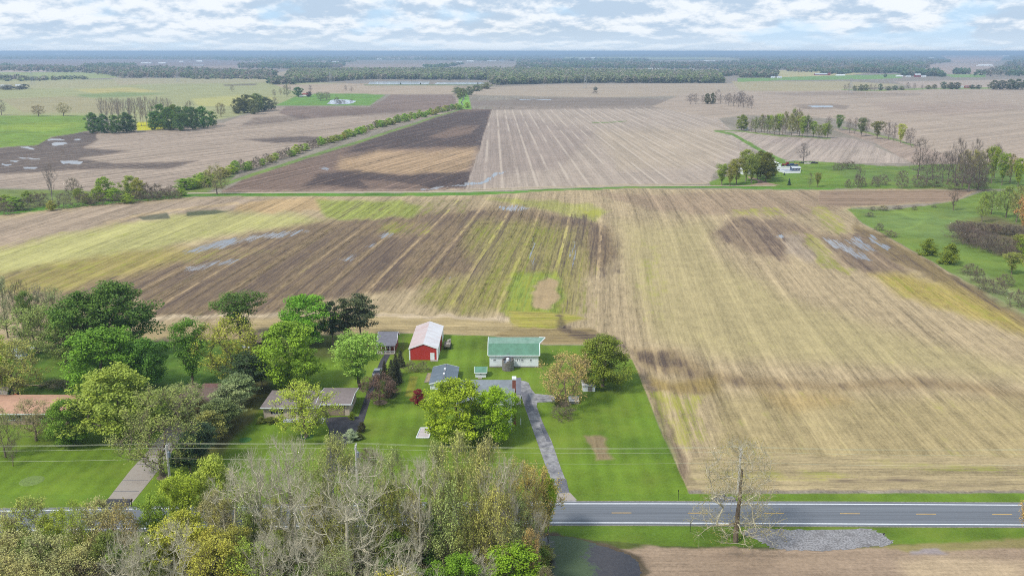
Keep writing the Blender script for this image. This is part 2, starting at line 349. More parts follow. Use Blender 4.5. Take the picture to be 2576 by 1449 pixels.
# --- the great near field
paint([(-BIG, 560), (0, 537), (200, 518), (450, 497), (900, 492), (1200, 490), (1400, 480), (1600, 474), (2000, 478), (2260, 476), (2460, 480), (2400, 508), (2140, 524), (2160, 556), (2260, 612), (2400, 692), (2540, 768), (2640, 830), (BIG, 3000), (BIG, 1235), (1728, 1232), (1600, 935), (1590, 904), (1480, 868), (1370, 866), (1235, 845), (1000, 838), (700, 850), (360, 862), (0, 870), (-BIG, 900)],
      (180, 160, 126), soft=1.5, warp=.25, rows=1382, bend=7., am=.62, dark=.0, weed=.16, gr=0, ln=.0)
paint([(-60, 560), (200, 525), (450, 500), (760, 498), (700, 520), (430, 545), (270, 560), (160, 596), (-60, 625)], (172, 152, 130), weed=.0, soft=8)
paint([(1500, 490), (1900, 480), (2450, 480), (2400, 506), (2130, 520), (2060, 540), (1800, 540), (1640, 530)], (164, 142, 116), weed=.0, soft=8)
paint([(2060, 480), (2450, 480), (2400, 506), (2140, 520), (2060, 515)], (158, 134, 112), rows='x', am=.7, weed=0, dark=.12, soft=3)
paint([(600, 515), (700, 498), (830, 500), (840, 520), (740, 535), (590, 533)], (188, 160, 118), weed=.05, soft=4)
# pale yellow-green crest, left
paint([(-60, 640), (160, 590), (400, 548), (560, 533), (760, 540), (840, 560), (560, 590), (380, 628), (160, 680), (-60, 700)], (186, 180, 118), weed=.42, soft=12, am=.5)
paint([(-60, 618), (160, 580), (320, 556), (300, 572), (120, 612), (-60, 648)], weed=.5, soft=7)
paint([(-60, 700), (260, 640), (420, 622), (660, 625), (560, 660), (380, 690), (240, 740), (60, 740), (-60, 730)], (166, 150, 92), weed=.55, soft=14)
paint([(-60, 690), (100, 668), (200, 680), (60, 706), (-60, 715)], dark=.4, soft=9)
paint([(330, 540), (420, 535), (430, 550), (360, 553)], (104, 102, 82), soft=3, weed=0); paint([(470, 534), (540, 528), (575, 532), (540, 540), (470, 544)], (100, 104, 76), soft=3, weed=0)
paint(ribbon([(270, 562), (330, 545), (430, 530), (600, 512)], 6), (188, 165, 130), soft=3, weed=0)
# brown wet rows, centre left
paint([(60, 780), (200, 720), (330, 692), (470, 650), (600, 600), (780, 558), (900, 545), (1160, 528), (1290, 522), (1460, 545), (1540, 580), (1560, 640), (1490, 690), (1340, 680), (1180, 690), (1060, 720), (820, 760), (700, 790), (520, 800), (380, 800), (330, 740), (200, 760)],
      (152, 130, 100), dark=.54, weed=.2, soft=16, am=1.0)
paint([(420, 640), (600, 598), (780, 566), (820, 572), (760, 600), (600, 632), (440, 650)], dark=.62, soft=7, weed=0)
paint([(480, 625), (560, 602), (700, 583), (780, 576), (760, 588), (640, 604), (520, 632), (450, 634)], water=.78, soft=7, dark=.6)
paint([(470, 672), (560, 656), (620, 652), (560, 668), (470, 680)], water=.6, soft=6)
paint([(400, 640), (640, 618), (700, 630), (600, 655), (430, 668)], weed=.5, soft=8, dark=.2)
paint([(1050, 560), (1200, 535), (1500, 545), (1470, 570), (1180, 570)], dark=.66, soft=8)
paint([(1180, 580), (1300, 570), (1250, 660), (1080, 690), (1100, 640)], dark=.74, soft=14)
paint([(1490, 590), (1560, 600), (1560, 680), (1500, 740), (1490, 660)], dark=.6, soft=12)
paint([(560, 660), (780, 600), (980, 590), (1040, 640), (900, 720), (680, 760), (480, 770), (420, 720)], dark=.68, soft=22)
for wp, wv in (([(1262, 520), (1300, 518), (1330, 524), (1320, 531), (1270, 528)], .75), ([(955, 590), (990, 584), (1000, 592), (965, 600)], .52), ([(900, 622), (940, 612), (935, 622)], .5), ([(1430, 640), (1440, 600), (1450, 640), (1440, 670)], .5),
               ([(1335, 660), (1345, 600), (1352, 640), (1345, 680)], .5), ([(1115, 700), (1130, 690), (1128, 710)], .55), ([(850, 650), (900, 635), (880, 655)], .48)):
    paint(wp, water=wv, soft=6)
# yellow-green weeds
paint([(800, 505), (1010, 503), (1060, 520), (1040, 546), (940, 548), (900, 552), (820, 546)], (156, 162, 84), weed=.55, dark=.22, soft=7, am=.9)
paint([(1020, 505), (1180, 502), (1170, 535), (1060, 548), (1030, 530)], weed=.62, dark=.42, soft=6)
paint([(960, 560), (1090, 556), (1100, 590), (1000, 596), (950, 580)], weed=.75, dark=.3, soft=8)
paint([(1230, 500), (1480, 512), (1530, 530), (1500, 560), (1400, 535), (1270, 512)], (168, 162, 100), weed=.55, soft=6)
paint([(1455, 528), (1510, 526), (1515, 545), (1480, 550)], weed=.95, soft=5)
paint([(1180, 560), (1300, 555), (1460, 575), (1480, 640), (1470, 720), (1440, 800), (1290, 822), (1280, 780), (1160, 790), (1060, 760), (1080, 720), (1200, 680), (1180, 620)], (160, 148, 92), weed=.58, dark=.46, soft=24, am=1.)
paint([(1050, 700), (1290, 690), (1300, 770), (1130, 790), (1050, 760)], weed=.55, dark=.3, soft=14)
paint([(1295, 690), (1400, 688), (1420, 740), (1400, 800), (1290, 815), (1270, 780)], (134, 150, 66), weed=.75, dark=.1, soft=9)
paint([(1440, 600), (1490, 660), (1500, 780), (1430, 810), (1400, 770), (1430, 700)], weed=.6, dark=.3, soft=12)
paint([(1280, 780), (1400, 790), (1480, 800), (1400, 826), (1280, 824)], (168, 155, 84), weed=.65, dark=0, rows='x', soft=5)
paint([(1338, 722), (1350, 706), (1372, 697), (1394, 700), (1403, 718), (1404, 745), (1396, 770), (1378, 780), (1352, 778), (1338, 760), (1336, 740)], (182, 158, 120), weed=0, dark=0, soft=5, warp=1.4, am=.15)
# headland along the farm yard
paint([(340, 820), (700, 800), (950, 786), (1240, 800), (1300, 826), (1250, 842), (1000, 836), (700, 850), (360, 862)], (178, 158, 116), dark=0, weed=.12, rows='x', am=.6, soft=6)
paint(ribbon([(380, 800), (560, 794), (720, 790), (960, 794), (1180, 798), (1280, 806)], 9), (196, 176, 146), soft=4, weed=0, dark=0)
paint([(1290, 826), (1480, 826), (1530, 862), (1400, 866), (1240, 846)], (160, 140, 98), dark=.2, rows='x', soft=5)
paint([(1400, 786), (1440, 830), (1560, 850), (1600, 905), (1590, 880), (1530, 866), (1450, 850), (1395, 826)], dark=1.0, soft=8)
paint([(1590, 878), (1700, 880), (1780, 930), (1900, 950), (2100, 962), (2300, 950), (2440, 960), (2576, 990), (2700, 1010), (2700, 1030), (2450, 985), (2280, 975), (2100, 985), (1900, 975), (1740, 955), (1640, 935), (1600, 905)], (166, 144, 108), dark=.3, weed=.1, soft=15)
paint([(1700, 915), (1800, 938), (1900, 955), (1960, 966), (1850, 968), (1720, 945)], dark=.5, soft=10)
paint([(2180, 952), (2300, 948), (2400, 958), (2330, 974), (2200, 968)], dark=.48, soft=12)
paint([(1600, 890), (1680, 885), (1720, 915), (1650, 925)], dark=.95, soft=9)
paint([(1600, 930), (1680, 960), (1790, 950), (1820, 990), (1640, 985)], (162, 140, 90), dark=.3, soft=12)
paint([(1600, 905), (1625, 935), (1760, 1232), (1728, 1232)], (152, 132, 108), dark=.25, weed=0, soft=5)
# pale sweep in the right-hand half
paint([(1560, 560), (1780, 560), (1800, 640), (2000, 760), (2300, 850), (2576, 930), (2576, 960), (2200, 920), (1800, 900), (1640, 850), (1580, 700)], (182, 166, 122), weed=.27, soft=30, am=.36)
paint([(1600, 600), (1680, 640), (1700, 800), (1620, 800), (1590, 700)], weed=.55, soft=22)
paint([(1830, 530), (1950, 520), (1985, 545), (1950, 556), (1850, 556)], weed=.8, soft=6)
paint([(2020, 520), (2080, 520), (2130, 560), (2165, 592), (2130, 606), (2070, 575)], weed=.75, dark=0, soft=6)
paint([(1790, 585), (1840, 552), (1960, 545), (2040, 575), (2060, 600), (1990, 628), (1980, 660), (1900, 640), (1820, 612)], (160, 138, 112), dark=.56, weed=0, soft=12)
paint([(1985, 580), (2050, 590), (2120, 640), (2180, 680), (2130, 690), (2050, 660), (2000, 620)], weed=.82, dark=.25, soft=8)
paint([(1975, 590), (2010, 592), (2050, 640), (2040, 656), (1985, 640)], (172, 154, 132), dark=.22, weed=0, soft=9)
paint([(2060, 592), (2200, 585), (2260, 640), (2290, 690), (2180, 692), (2110, 655)], (158, 136, 110), dark=.62, weed=0, soft=12)
paint([(2070, 598), (2110, 600), (2180, 640), (2200, 660), (2160, 650), (2100, 625)], water=.7, soft=7)
paint([(2120, 600), (2160, 598), (2210, 632), (2180, 632)], water=.68, soft=7); paint([(2190, 590), (2240, 625), (2230, 632), (2180, 600)], water=.72, soft=5)
paint([(1945, 590), (1965, 588), (1985, 596), (1960, 600)], water=.72, soft=5)
paint([(2160, 560), (2260, 614), (2400, 694), (2540, 770), (2640, 830), (2640, 850), (2520, 800), (2380, 720), (2240, 650), (2150, 580)], (150, 130, 92), dark=.55, soft=7, weed=.1)
paint([(2190, 690), (2290, 690), (2420, 730), (2600, 830), (2600, 850), (2420, 790), (2260, 740)], (178, 158, 92), weed=.58, dark=.12, soft=16)
paint([(2140, 524), (2230, 518), (2260, 524), (2180, 530)], weed=.7, soft=3)
# bottom right stubble
paint([(1620, 980), (1760, 990), (1790, 1110), (1740, 1150), (1690, 1120)], weed=.78, soft=14, am=.8)
paint([(1860, 1010), (1910, 1008), (1935, 1040), (1890, 1056)], weed=.85, soft=10)
paint([(1790, 990), (2576, 1000), (2700, 1180), (1800, 1180)], (176, 158, 116), weed=.3, soft=30, am=.5)
paint([(1900, 980), (2100, 990), (2150, 1010), (1980, 1040)], (174, 148, 98), soft=20, weed=.2, op=.6)
paint([(1745, 1150), (1900, 1144), (2300, 1148), (BIG, 1160), (BIG, 1236), (1722, 1232)], (178, 160, 122), rows='x', weed=.3, am=.6, soft=6)
paint([(1800, 1190), (2080, 1180), (2160, 1200), (1900, 1212)], weed=.8, soft=10); paint([(2200, 1170), (2500, 1165), (2576, 1190), (2400, 1196)], weed=.62, soft=10)
paint([(2080, 1205), (2400, 1200), (2576, 1215), (2576, 1228), (2100, 1226)], dark=.35, weed=0, soft=8)
# --- meadow and scrub at the right edge
paint([(2132, 526), (2250, 528), (2400, 508), (2470, 484), (2576, 476), (BIG, 430), (BIG, 2500), (2640, 828), (2540, 766), (2400, 690), (2260, 610), (2160, 554)], (114, 138, 60), soft=2, gr=1, weed=0, dark=0, am=.15)
paint([(2140, 530), (2300, 540), (2420, 520), (2480, 560), (2420, 620), (2280, 590), (2200, 560)], (118, 140, 82), soft=16, gr=1, op=.6)
paint([(2390, 570), (2480, 545), (2640, 580), (2640, 660), (2520, 640), (2420, 605)], (112, 100, 76), soft=10, gr=1)
paint([(2400, 690), (2480, 690), (2640, 770), (2640, 830), (2520, 765)], (150, 160, 110), soft=10, gr=1, op=.7)
paint(ribbon([(2280, 575), (2340, 550), (2250, 535)], 5), (140, 165, 80), soft=4, gr=1, op=.7)
paint([(-BIG, 470), (0, 476), (200, 480), (440, 482), (500, 466), (600, 436), (560, 470), (520, 484), (560, 488), (480, 492), (200, 518), (0, 538), (-BIG, 570)], (118, 132, 72), soft=2, gr=1, am=.2)
paint(ribbon([(-200, 558), (0, 536), (200, 516), (340, 503), (470, 492), (620, 489), (900, 490), (1180, 488), (1280, 485), (1400, 478), (1600, 472), (1800, 471), (1950, 475), (2100, 474)], [12, 10, 9, 7, 7, 9, 8, 8, 5, 5, 4, 5, 4, 4]), (92, 140, 45), soft=1.2, gr=1, dark=0, am=.1, weed=0)
paint(ribbon([(560, 466), (660, 432), (780, 394), (900, 358), (1000, 326), (1100, 292), (1170, 272)], [7, 7, 6, 6, 5, 4, 3]), (118, 142, 72), soft=1.4, gr=1, dark=0)
paint(ribbon([(1080, 480), (1180, 478), (1290, 474), (1400, 470), (1560, 466), (1780, 463)], 3), (186, 168, 140), soft=1.5, gr=0)
# --- village lawns
paint([(-BIG, 905), (0, 868), (360, 862), (700, 850), (985, 838), (1235, 845), (1370, 868), (1480, 868), (1590, 904), (1604, 935), (1660, 1080), (1729, 1230), (1740, 1262), (-BIG, 1262), (-BIG, 905)], (108, 135, 40), soft=1.3, warp=.12, gr=1, dark=0, weed=0, am=.45, rows=1288)
paint([(-BIG, 1255), (BIG, 1232), (BIG, 1275), (-BIG, 1300)], (104, 132, 42), soft=1.5, warp=.15, gr=1, dark=0, weed=0, am=.2)
paint([(0, 880), (430, 870), (650, 860), (640, 960), (520, 985), (200, 1000), (0, 990)], (82, 116, 42), soft=14, gr=1, op=.8)  # shade under the left yard trees, painted into the grass colour
paint([(640, 852), (960, 842), (980, 880), (900, 900), (700, 905)], (92, 94, 52), soft=10, op=.8)  # painted shade below the trees along the field edge
paint([(640, 905), (690, 990), (600, 1090), (560, 1140), (500, 1190), (480, 1150), (560, 1040)], (96, 84, 58), soft=8, op=.8, gr=1)  # shade along the diagonal evergreen row, put into the ground colour
paint([(920, 1000), (1010, 980), (1000, 1010), (940, 1030)], (92, 118, 40), soft=6, op=.5)
paint([(1490, 1000), (1650, 1060), (1700, 1230), (1500, 1250), (1440, 1100)], (108, 136, 42), soft=26, gr=1, op=.7)
paint([(1032, 946), (1052, 947), (1038, 998), (1018, 997)], (158, 152, 60), soft=2, warp=.1, op=.85)
paint([(1472, 1098), (1512, 1096), (1546, 1156), (1502, 1160)], (150, 132, 100), soft=5, warp=1.2, gr=.2)
paint([(1560, 1100), (1680, 1105), (1690, 1150), (1580, 1150)], (84, 112, 36), soft=14, gr=1, op=.6)
paint([(1008, 930), (1012, 846), (1016, 846), (1014, 930)], (116, 118, 66), soft=3, op=.6)
# --- south of the road
paint([(-BIG, 1318), (BIG, 1322), (BIG, 3500), (-BIG, 3500)], (84, 96, 48), soft=1.5, warp=.2, gr=.8, dark=0, weed=0, am=.15, rows='x')
paint([(1370, 1322), (BIG, 1322), (BIG, 1362), (2250, 1368), (1940, 1376), (1640, 1372), (1560, 1362), (1370, 1352)], (98, 126, 40), soft=1.5, gr=1)
paint([(1640, 1374), (1940, 1380), (2240, 1374), (2560, 1362), (BIG, 1366), (BIG, 3500), (1400, 3500), (1500, 1520), (1610, 1449), (1590, 1400), (1535, 1382)], (166, 144, 122), soft=4, gr=0, am=.35)
paint([(1700, 1400), (1900, 1390), (2000, 1420), (1900, 1470), (1700, 1450)], dark=.32, soft=20)
paint([(2260, 1410), (2400, 1395), (2576, 1420), (2576, 1560), (2300, 1500)], (186, 164, 134), soft=20, gr=0)
paint([(2200, 1372), (2400, 1362), (2576, 1352), (2700, 1360), (2700, 1376), (2460, 1380), (2300, 1388)], (150, 138, 92), soft=5, gr=.3)
paint([(2290, 1384), (2360, 1378), (2390, 1390), (2340, 1398), (2290, 1392)], (160, 148, 146), water=.35, soft=5)
paint([(1340, 1346), (1390, 1340), (1470, 1354), (1545, 1374), (1606, 1394), (1630, 1440), (1580, 1540), (1400, 1620), (1200, 1580), (1290, 1440)], (96, 84, 70), soft=5, warp=1.3, dark=.4, gr=.15)
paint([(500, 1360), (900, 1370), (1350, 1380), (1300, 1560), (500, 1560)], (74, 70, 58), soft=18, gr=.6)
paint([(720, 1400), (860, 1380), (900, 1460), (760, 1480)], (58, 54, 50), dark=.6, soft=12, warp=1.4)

# rows/colum index and the near-camera apron behind the viewer
Vg = np.stack([WX, WY, np.zeros(n_)], 1)
ap = []
last = Vg[(NY - 1) * NX:].copy()
for yy, sc in ((0., 1.6), (-400., 6.), (-3000., 30.)):
    r = last.copy(); r[:, 0] *= sc; r[:, 1] = yy; ap.append(r)
Vg = np.concatenate([Vg] + ap)
ex = len(ap) * NX
def padm(a): return np.concatenate([a, np.repeat(a[(NY - 1) * NX:][None], len(ap), 0).reshape((-1,) + a.shape[1:])])
colr, msk, amp, grass, line = map(padm, (colr, msk, amp, grass, line))
ru = np.concatenate([ru, Vg[n_:, 0]]); rv = np.concatenate([rv, Vg[n_:, 1]])
NR = NY + len(ap)
ii, jj = np.meshgrid(np.arange(NX - 1), np.arange(NR - 1))
a0 = (jj * NX + ii).ravel()
Fg = np.stack([a0, a0 + NX, a0 + NX + 1, a0 + 1], 1)
one = np.ones(len(colr))

gm = bpy.data.materials.new("soil_and_grass"); gm.use_nodes = True; t = gm.node_tree; bs = t.nodes['Principled BSDF']
def ATT(nm): return N(t, 'ShaderNodeAttribute', attribute_name=nm)
aC, aM, aR, aP = ATT('soil'), ATT('cover'), ATT('rows'), ATT('props')
sm_ = N(t, 'ShaderNodeSeparateXYZ'); L(t, aM.outputs['Vector'], sm_.inputs[0]); kD, kW, kA = sm_.outputs
sp_ = N(t, 'ShaderNodeSeparateXYZ'); L(t, aP.outputs['Vector'], sp_.inputs[0]); kAmp, kG, kL = sp_.outputs
R = aR.outputs['Vector']
geo = N(t, 'ShaderNodeNewGeometry').outputs['Position']
streak = NOISE(t, VMUL(t, R, (.95, .016, 0)), 1., 5, .85)
streak2 = RANGE(t, NOISE(t, VMUL(t, R, (.95, .012, 0), (31, 7, 3)), 1., 5, .85), .3, .7)
streak = RANGE(t, streak, .28, .72)
stub = NOISE(t, VMUL(t, R, (1.5, .16, 0), (3, 17, 5)), 1., 4, .75)
swath = RANGE(t, NOISE(t, VMUL(t, R, (.16, .004, 0), (5, 5, 9)), 1., 3, .6), .3, .7)
ragged = NOISE(t, VMUL(t, R, (.30, .07, 0), (2, 3, 1)), 1., 4, .65)
fine = NOISE(t, geo, 1.6, 5, .8)
clod = NOISE(t, geo, .22, 4, .6)
broad = NOISE(t, geo, .02, 4, .6)
def cen(x, k): return M_(t, 'MULTIPLY', M_(t, 'SUBTRACT', x, .5), k)
def ADD(*xs):
    r = xs[0]
    for q in xs[1:]: r = M_(t, 'ADD', r, q)
    return r
su0 = N(t, 'ShaderNodeSeparateXYZ'); L(t, R, su0.inputs[0])
def LINES(period, wd, off=0.):
    q = M_(t, 'ABSOLUTE', M_(t, 'SUBTRACT', M_(t, 'FRACT', M_(t, 'DIVIDE', M_(t, 'ADD', M_(t, 'ADD', su0.outputs[0], cen(clod, .8)), off), period)), .5))
    return RANGE(t, q, wd * .4 / period, wd / period, 1., 0.)
lnd = M_(t, 'MULTIPLY', LINES(4.6, .75), RANGE(t, streak2, .2, .6)); lnl = M_(t, 'MULTIPLY', LINES(13.8, .8, 2.), RANGE(t, ragged, .35, .6))
rowv = M_(t, 'MULTIPLY', ADD(M_(t, 'MULTIPLY', lnd, -.22), M_(t, 'MULTIPLY', lnl, .24), cen(streak, .8), cen(swath, .6), cen(stub, 1.9)), kAmp)
bright = ADD(1.0, rowv, cen(fine, .42), cen(clod, .3), cen(broad, .35)) if False else ADD(M_(t, 'ADD', rowv, 1.0), cen(fine, 1.35), cen(clod, .6), cen(broad, .35))
hsv = MIX(t, 1.0, aC.outputs['Color'], (1, 1, 1), 'MULTIPLY')
vs = N(t, 'ShaderNodeVectorMath', operation='SCALE'); L(t, aC.outputs['Color'], vs.inputs[0]); L(t, bright, vs.inputs['Scale'])
base = vs.outputs[0]
# weeds (only on soil), ragged along the rows
wedge = ADD(kW, cen(ragged, 1.5), M_(t, 'MULTIPLY', cen(streak2, .9), kAmp), cen(clod, 1.0), cen(fine, .8))
wm = M_(t, 'MULTIPLY', RANGE(t, wedge, .42, 1.15), RANGE(t, kW, .02, .2))
wcol = MIX(t, RANGE(t, swath, .35, .65), A(146, 156, 40), A(172, 172, 62))
base = MIX(t, M_(t, 'MULTIPLY', wm, .72), base, wcol)
dcol = MIX(t, RANGE(t, kD, .75, 1.15), MIX(t, RANGE(t, fine, .3, .7), A(66, 55, 54), A(116, 98, 88)), MIX(t, RANGE(t, fine, .3, .7), A(44, 38, 42), A(84, 72, 72)))
dedge = ADD(kD, cen(ragged, 1.3), M_(t, 'MULTIPLY', ADD(cen(streak, 1.0), cen(swath, .9)), kAmp), cen(clod, .9), cen(fine, .6), M_(t, 'MULTIPLY', M_(t, 'MULTIPLY', lnd, kAmp), .18), M_(t, 'MULTIPLY', M_(t, 'MULTIPLY', lnl, kAmp), -.9))
dm = M_(t, 'MULTIPLY', RANGE(t, dedge, .2, 1.0), RANGE(t, kD, .02, .2))
base = MIX(t, M_(t, 'MULTIPLY', dm, RANGE(t, streak2, .2, .8, .55, .95)), base, dcol)
# pale straw lines of the far stubble
su = N(t, 'ShaderNodeSeparateXYZ'); L(t, R, su.inputs[0])
per = M_(t, 'ABSOLUTE', M_(t, 'SUBTRACT', M_(t, 'FRACT', M_(t, 'DIVIDE', M_(t, 'ADD', su.outputs[0], cen(clod, 1.2)), 9.6)), .5))
lm = M_(t, 'MULTIPLY', M_(t, 'MULTIPLY', RANGE(t, per, .03, .13, 1., 0.), kL), RANGE(t, NOISE(t, VMUL(t, R, (.1, .01, 0)), 1., 2), .40, .55, .15, .8))
base = MIX(t, M_(t, 'MULTIPLY', lm, .7), base, A(214, 198, 180))
# grass: clumps, mowing bands
gn = NOISE(t, geo, .09, 5, .65); gf = NOISE(t, geo, 2.2, 3, .7)
mow = M_(t, 'SINE', M_(t, 'ADD', M_(t, 'MULTIPLY', su.outputs[0], 2.1), cen(gn, 3.)))
gsc = ADD(M_(t, 'ADD', cen(gn, 1.5), 1.0), cen(gf, .9), cen(broad, .8), M_(t, 'MULTIPLY', M_(t, 'MULTIPLY', mow, kAmp), .17))
vg_ = N(t, 'ShaderNodeVectorMath', operation='SCALE'); L(t, aC.outputs['Color'], vg_.inputs[0]); L(t, gsc, vg_.inputs['Scale'])
gcol = MIX(t, RANGE(t, NOISE(t, geo, .05, 5, .7), .42, .72, 0, .5), vg_.outputs[0], A(140, 152, 62))
base = MIX(t, kG, base, gcol)
# standing water
we = ADD(kA, cen(ragged, .9), M_(t, 'MULTIPLY', cen(streak2, 1.7), kAmp), M_(t, 'MULTIPLY', cen(stub, 1.4), kAmp), cen(clod, .5))
wat = M_(t, 'MULTIPLY', RANGE(t, we, .5, .72), RANGE(t, kA, .05, .3))
base = MIX(t, wat, base, (.17, .165, .17))  # base grey raised to carry some of the reflected cloud brightness
L(t, base, bs.inputs['Base Color'])
L(t, MIX(t, wat, (.95, .95, .95), (.07, .07, .07)), bs.inputs['Roughness'])
bs.inputs['Specular IOR Level'].default_value = .3
sb = N(t, 'ShaderNodeMath', operation='MULTIPLY_ADD'); L(t, wat, sb.inputs[0]); sb.inputs[1].default_value = .75; sb.inputs[2].default_value = .15; L(t, sb.outputs[0], bs.inputs['Specular IOR Level'])
bn = N(t, 'ShaderNodeBump'); bn.inputs['Distance'].default_value = .12; L(t, fine, bn.inputs['Height']); L(t, M_(t, 'MULTIPLY', M_(t, 'SUBTRACT', 1., wat), .5), bn.inputs['Strength']); L(t, bn.outputs[0], bs.inputs['Normal'])
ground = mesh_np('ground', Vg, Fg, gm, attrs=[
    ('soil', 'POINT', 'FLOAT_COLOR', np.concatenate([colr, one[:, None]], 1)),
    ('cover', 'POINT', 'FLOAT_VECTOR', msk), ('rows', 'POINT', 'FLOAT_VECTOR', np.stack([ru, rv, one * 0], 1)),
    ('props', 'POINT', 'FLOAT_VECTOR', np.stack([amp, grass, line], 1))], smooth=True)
tag(ground, kind='structure')

# ------------------------------------------------------------------ road, drives
asph = mat('asphalt', A(118, 123, 131), .85, .17, .8, stretch=(.03, 2.2, 1), dirt=(A(92, 96, 104), .5, (.02, 1.1, 1)))
oldasph = mat('cracked_asphalt', A(156, 154, 156), .9, .28, .9, dirt=(A(92, 92, 100), .85))
patch = mat('patched_asphalt', A(112, 112, 120), .9, .25, 2.)
blk = mat('black_asphalt', A(62, 60, 66), .8, .16, .7, dirt=(A(84, 82, 86), .5))
conc = mat('concrete', A(176, 166, 156), .9, .08, .5, dirt=(A(150, 138, 128), .6))
wline = mat('white_road_paint', A(225, 228, 232, 1.15), .7, .1, 2); yline = mat('yellow_road_paint', A(214, 176, 100), .7, .15, 2)
gravel = mat('gravel', A(150, 148, 150), .95, .45, 3.5, dirt=(A(112, 108, 108), .8), bump=.6)
def sheet(name, px, z, m, parent=None, th=0.0):
    pts = [G(*p) for p in px]
    mb = MB()
    if th: mb.prism(pts[::-1] if False else pts, 'z', z - th, z)
    else: mb.add([(a, b, z) for a, b in pts], [tuple(range(len(pts)))])
    return mb.build(name, m, parent)
def strip(name, top, bot, z, m, parent=None):      # long thin surface from two picture polylines
    mb = MB(); a = [G(*p) for p in top]; b = [G(*p) for p in bot]; n = len(a)
    mb.add([(x, y, z) for x, y in a] + [(x, y, z) for x, y in b], [(i, i + n, i + n + 1, i + 1) for i in range(n - 1)])
    return mb.build(name, m, parent)
RX = [-1400, -600, 0, 515, 1116, 1400, 1631, 2100, 2576, 3300, 4200]
RT = [1298, 1291, 1285.5, 1277.5, 1268.8, 1267, 1267, 1268, 1270.5, 1272, 1274]
RB = [1350, 1341, 1334.5, 1326.3, 1318.2, 1314.8, 1315, 1317.5, 1320.2, 1322, 1324]
strip('gravel_shoulder', [(x, y - 7.5) for x, y in zip(RX, RT)], [(x, y + 7.5) for x, y in zip(RX, RB)], .012, mat('shoulder_grit', A(136, 134, 126), .95, .3, 2.5))['kind'] = 'structure'
road = strip('road', [(x, y - 5) for x, y in zip(RX, RT)], [(x, y + 5) for x, y in zip(RX, RB)], .04, asph); road['kind'] = 'structure'
strip('edge_line', RT and [(x, y - 1.1) for x, y in zip(RX, RT)], [(x, y + 1.1) for x, y in zip(RX, RT)], .05, wline, road)
strip('edge_line', [(x, y - 1.2) for x, y in zip(RX, RB)], [(x, y + 1.2) for x, y in zip(RX, RB)], .05, wline, road)
def ymid(x): return float(np.interp(x, RX, RT)) * .52 + float(np.interp(x, RX, RB)) * .48
for k in range(-7, 12):
    x0 = 1347 + k * 191.5
    if x0 < -1100 or x0 > 3400: continue
    strip('centre_dash', [(x0, ymid(x0) - .8), (x0 + 50, ymid(x0 + 50) - .8)], [(x0, ymid(x0) + .8), (x0 + 50, ymid(x0 + 50) + .8)], .05, yline, road)
for yo in (-14, 14):
    pass
d1 = sheet('driveway', [(1400, 1262), (1403, 1248), (1372, 1170), (1340, 1080), (1318, 1018), (1308, 985), (1290, 975), (1270, 968), (1268, 958), (1296, 957), (1320, 958), (1330, 963), (1336, 978), (1346, 990), (1395, 995), (1396, 1011), (1352, 1012), (1350, 1022), (1368, 1070), (1388, 1110), (1412, 1180), (1426, 1215), (1434, 1244), (1452, 1263)], .03, oldasph); d1['kind'] = 'structure'
sheet('asphalt_patch', [(1402, 1204), (1424, 1204), (1432, 1238), (1408, 1240)], .036, patch, d1)
sheet('asphalt_patch', [(1358, 1068), (1366, 1064), (1386, 1110), (1376, 1112)], .036, patch, d1)
sheet('asphalt_patch', [(1310, 985), (1330, 990), (1344, 1030), (1326, 1040)], .036, patch, d1)
sheet('concrete_apron', [(1402, 1241), (1434, 1239), (1452, 1258), (1398, 1259)], .036, conc, d1)
d2 = sheet('driveway', [(258, 1278), (312, 1278), (330, 1268), (385, 1200), (424, 1150), (468, 1078), (452, 1060), (420, 1075), (372, 1135), (330, 1180), (265, 1263)], .03, conc); d2['kind'] = 'structure'
sheet('asphalt_apron', [(252, 1280), (316, 1279), (327, 1270), (330, 1255), (270, 1255)], .038, blk, d2)
for (a, b) in (((308, 1208), (372, 1208)), ((286, 1235), (350, 1235)), ((345, 1167), (408, 1167))):
    strip('joint', [a, b], [(a[0] - .8, a[1] + 1), (b[0] - .8, b[1] + 1)], .036, patch, d2)
d3 = sheet('driveway', [(800, 1262), (838, 1262), (842, 1200), (850, 1150), (872, 1118), (905, 1075), (915, 1060), (924, 1030), (938, 985), (975, 905), (988, 880), (976, 880), (958, 905), (924, 985), (912, 1018), (902, 1047), (822, 1050), (818, 1060), (828, 1080), (828, 1110), (815, 1180)], .03, blk); d3['kind'] = 'structure'
p1 = sheet('path', [(770, 1062), (812, 1065), (820, 1049), (795, 1046)], .04, mat('pale_concrete', A(196, 200, 208), .8, .06, 1)); p1['kind'] = 'structure'
p1 = sheet('path', [(712, 1062), (752, 1062), (752, 1050), (715, 1050)], .04, MATS['pale_concrete']); p1['kind'] = 'structure'
fr = strip('track', [(470, 485), (620, 484), (900, 482.6), (1080, 482), (1180, 480.5), (1290, 476.5), (1420, 471.5), (1560, 467.8), (1800, 466.5), (1945, 466.5)], [(470, 488), (620, 487), (900, 485.6), (1080, 485), (1180, 483.3), (1290, 479), (1420, 473.6), (1560, 469.8), (1800, 468.6), (1955, 468.6)], .02, mat('track_grit', A(186, 170, 146), .95, .15, .4)); fr['kind'] = 'structure'
fd = sheet('track', [(1885, 466), (1905, 462), (1908, 456), (1884, 449), (1880, 444), (1898, 448), (1925, 458), (1940, 462), (1962, 466)], .03, mat('farm_dirt', A(176, 146, 124), .95, .15, .5)); fd['kind'] = 'structure'
gp_ = [(1880, 1326), (1990, 1332), (2190, 1330), (2225, 1342), (2246, 1362), (2240, 1372), (2160, 1378), (2080, 1386), (1980, 1384), (1940, 1376), (1905, 1360), (1870, 1340)]; gq = []; rg = random.Random(8)
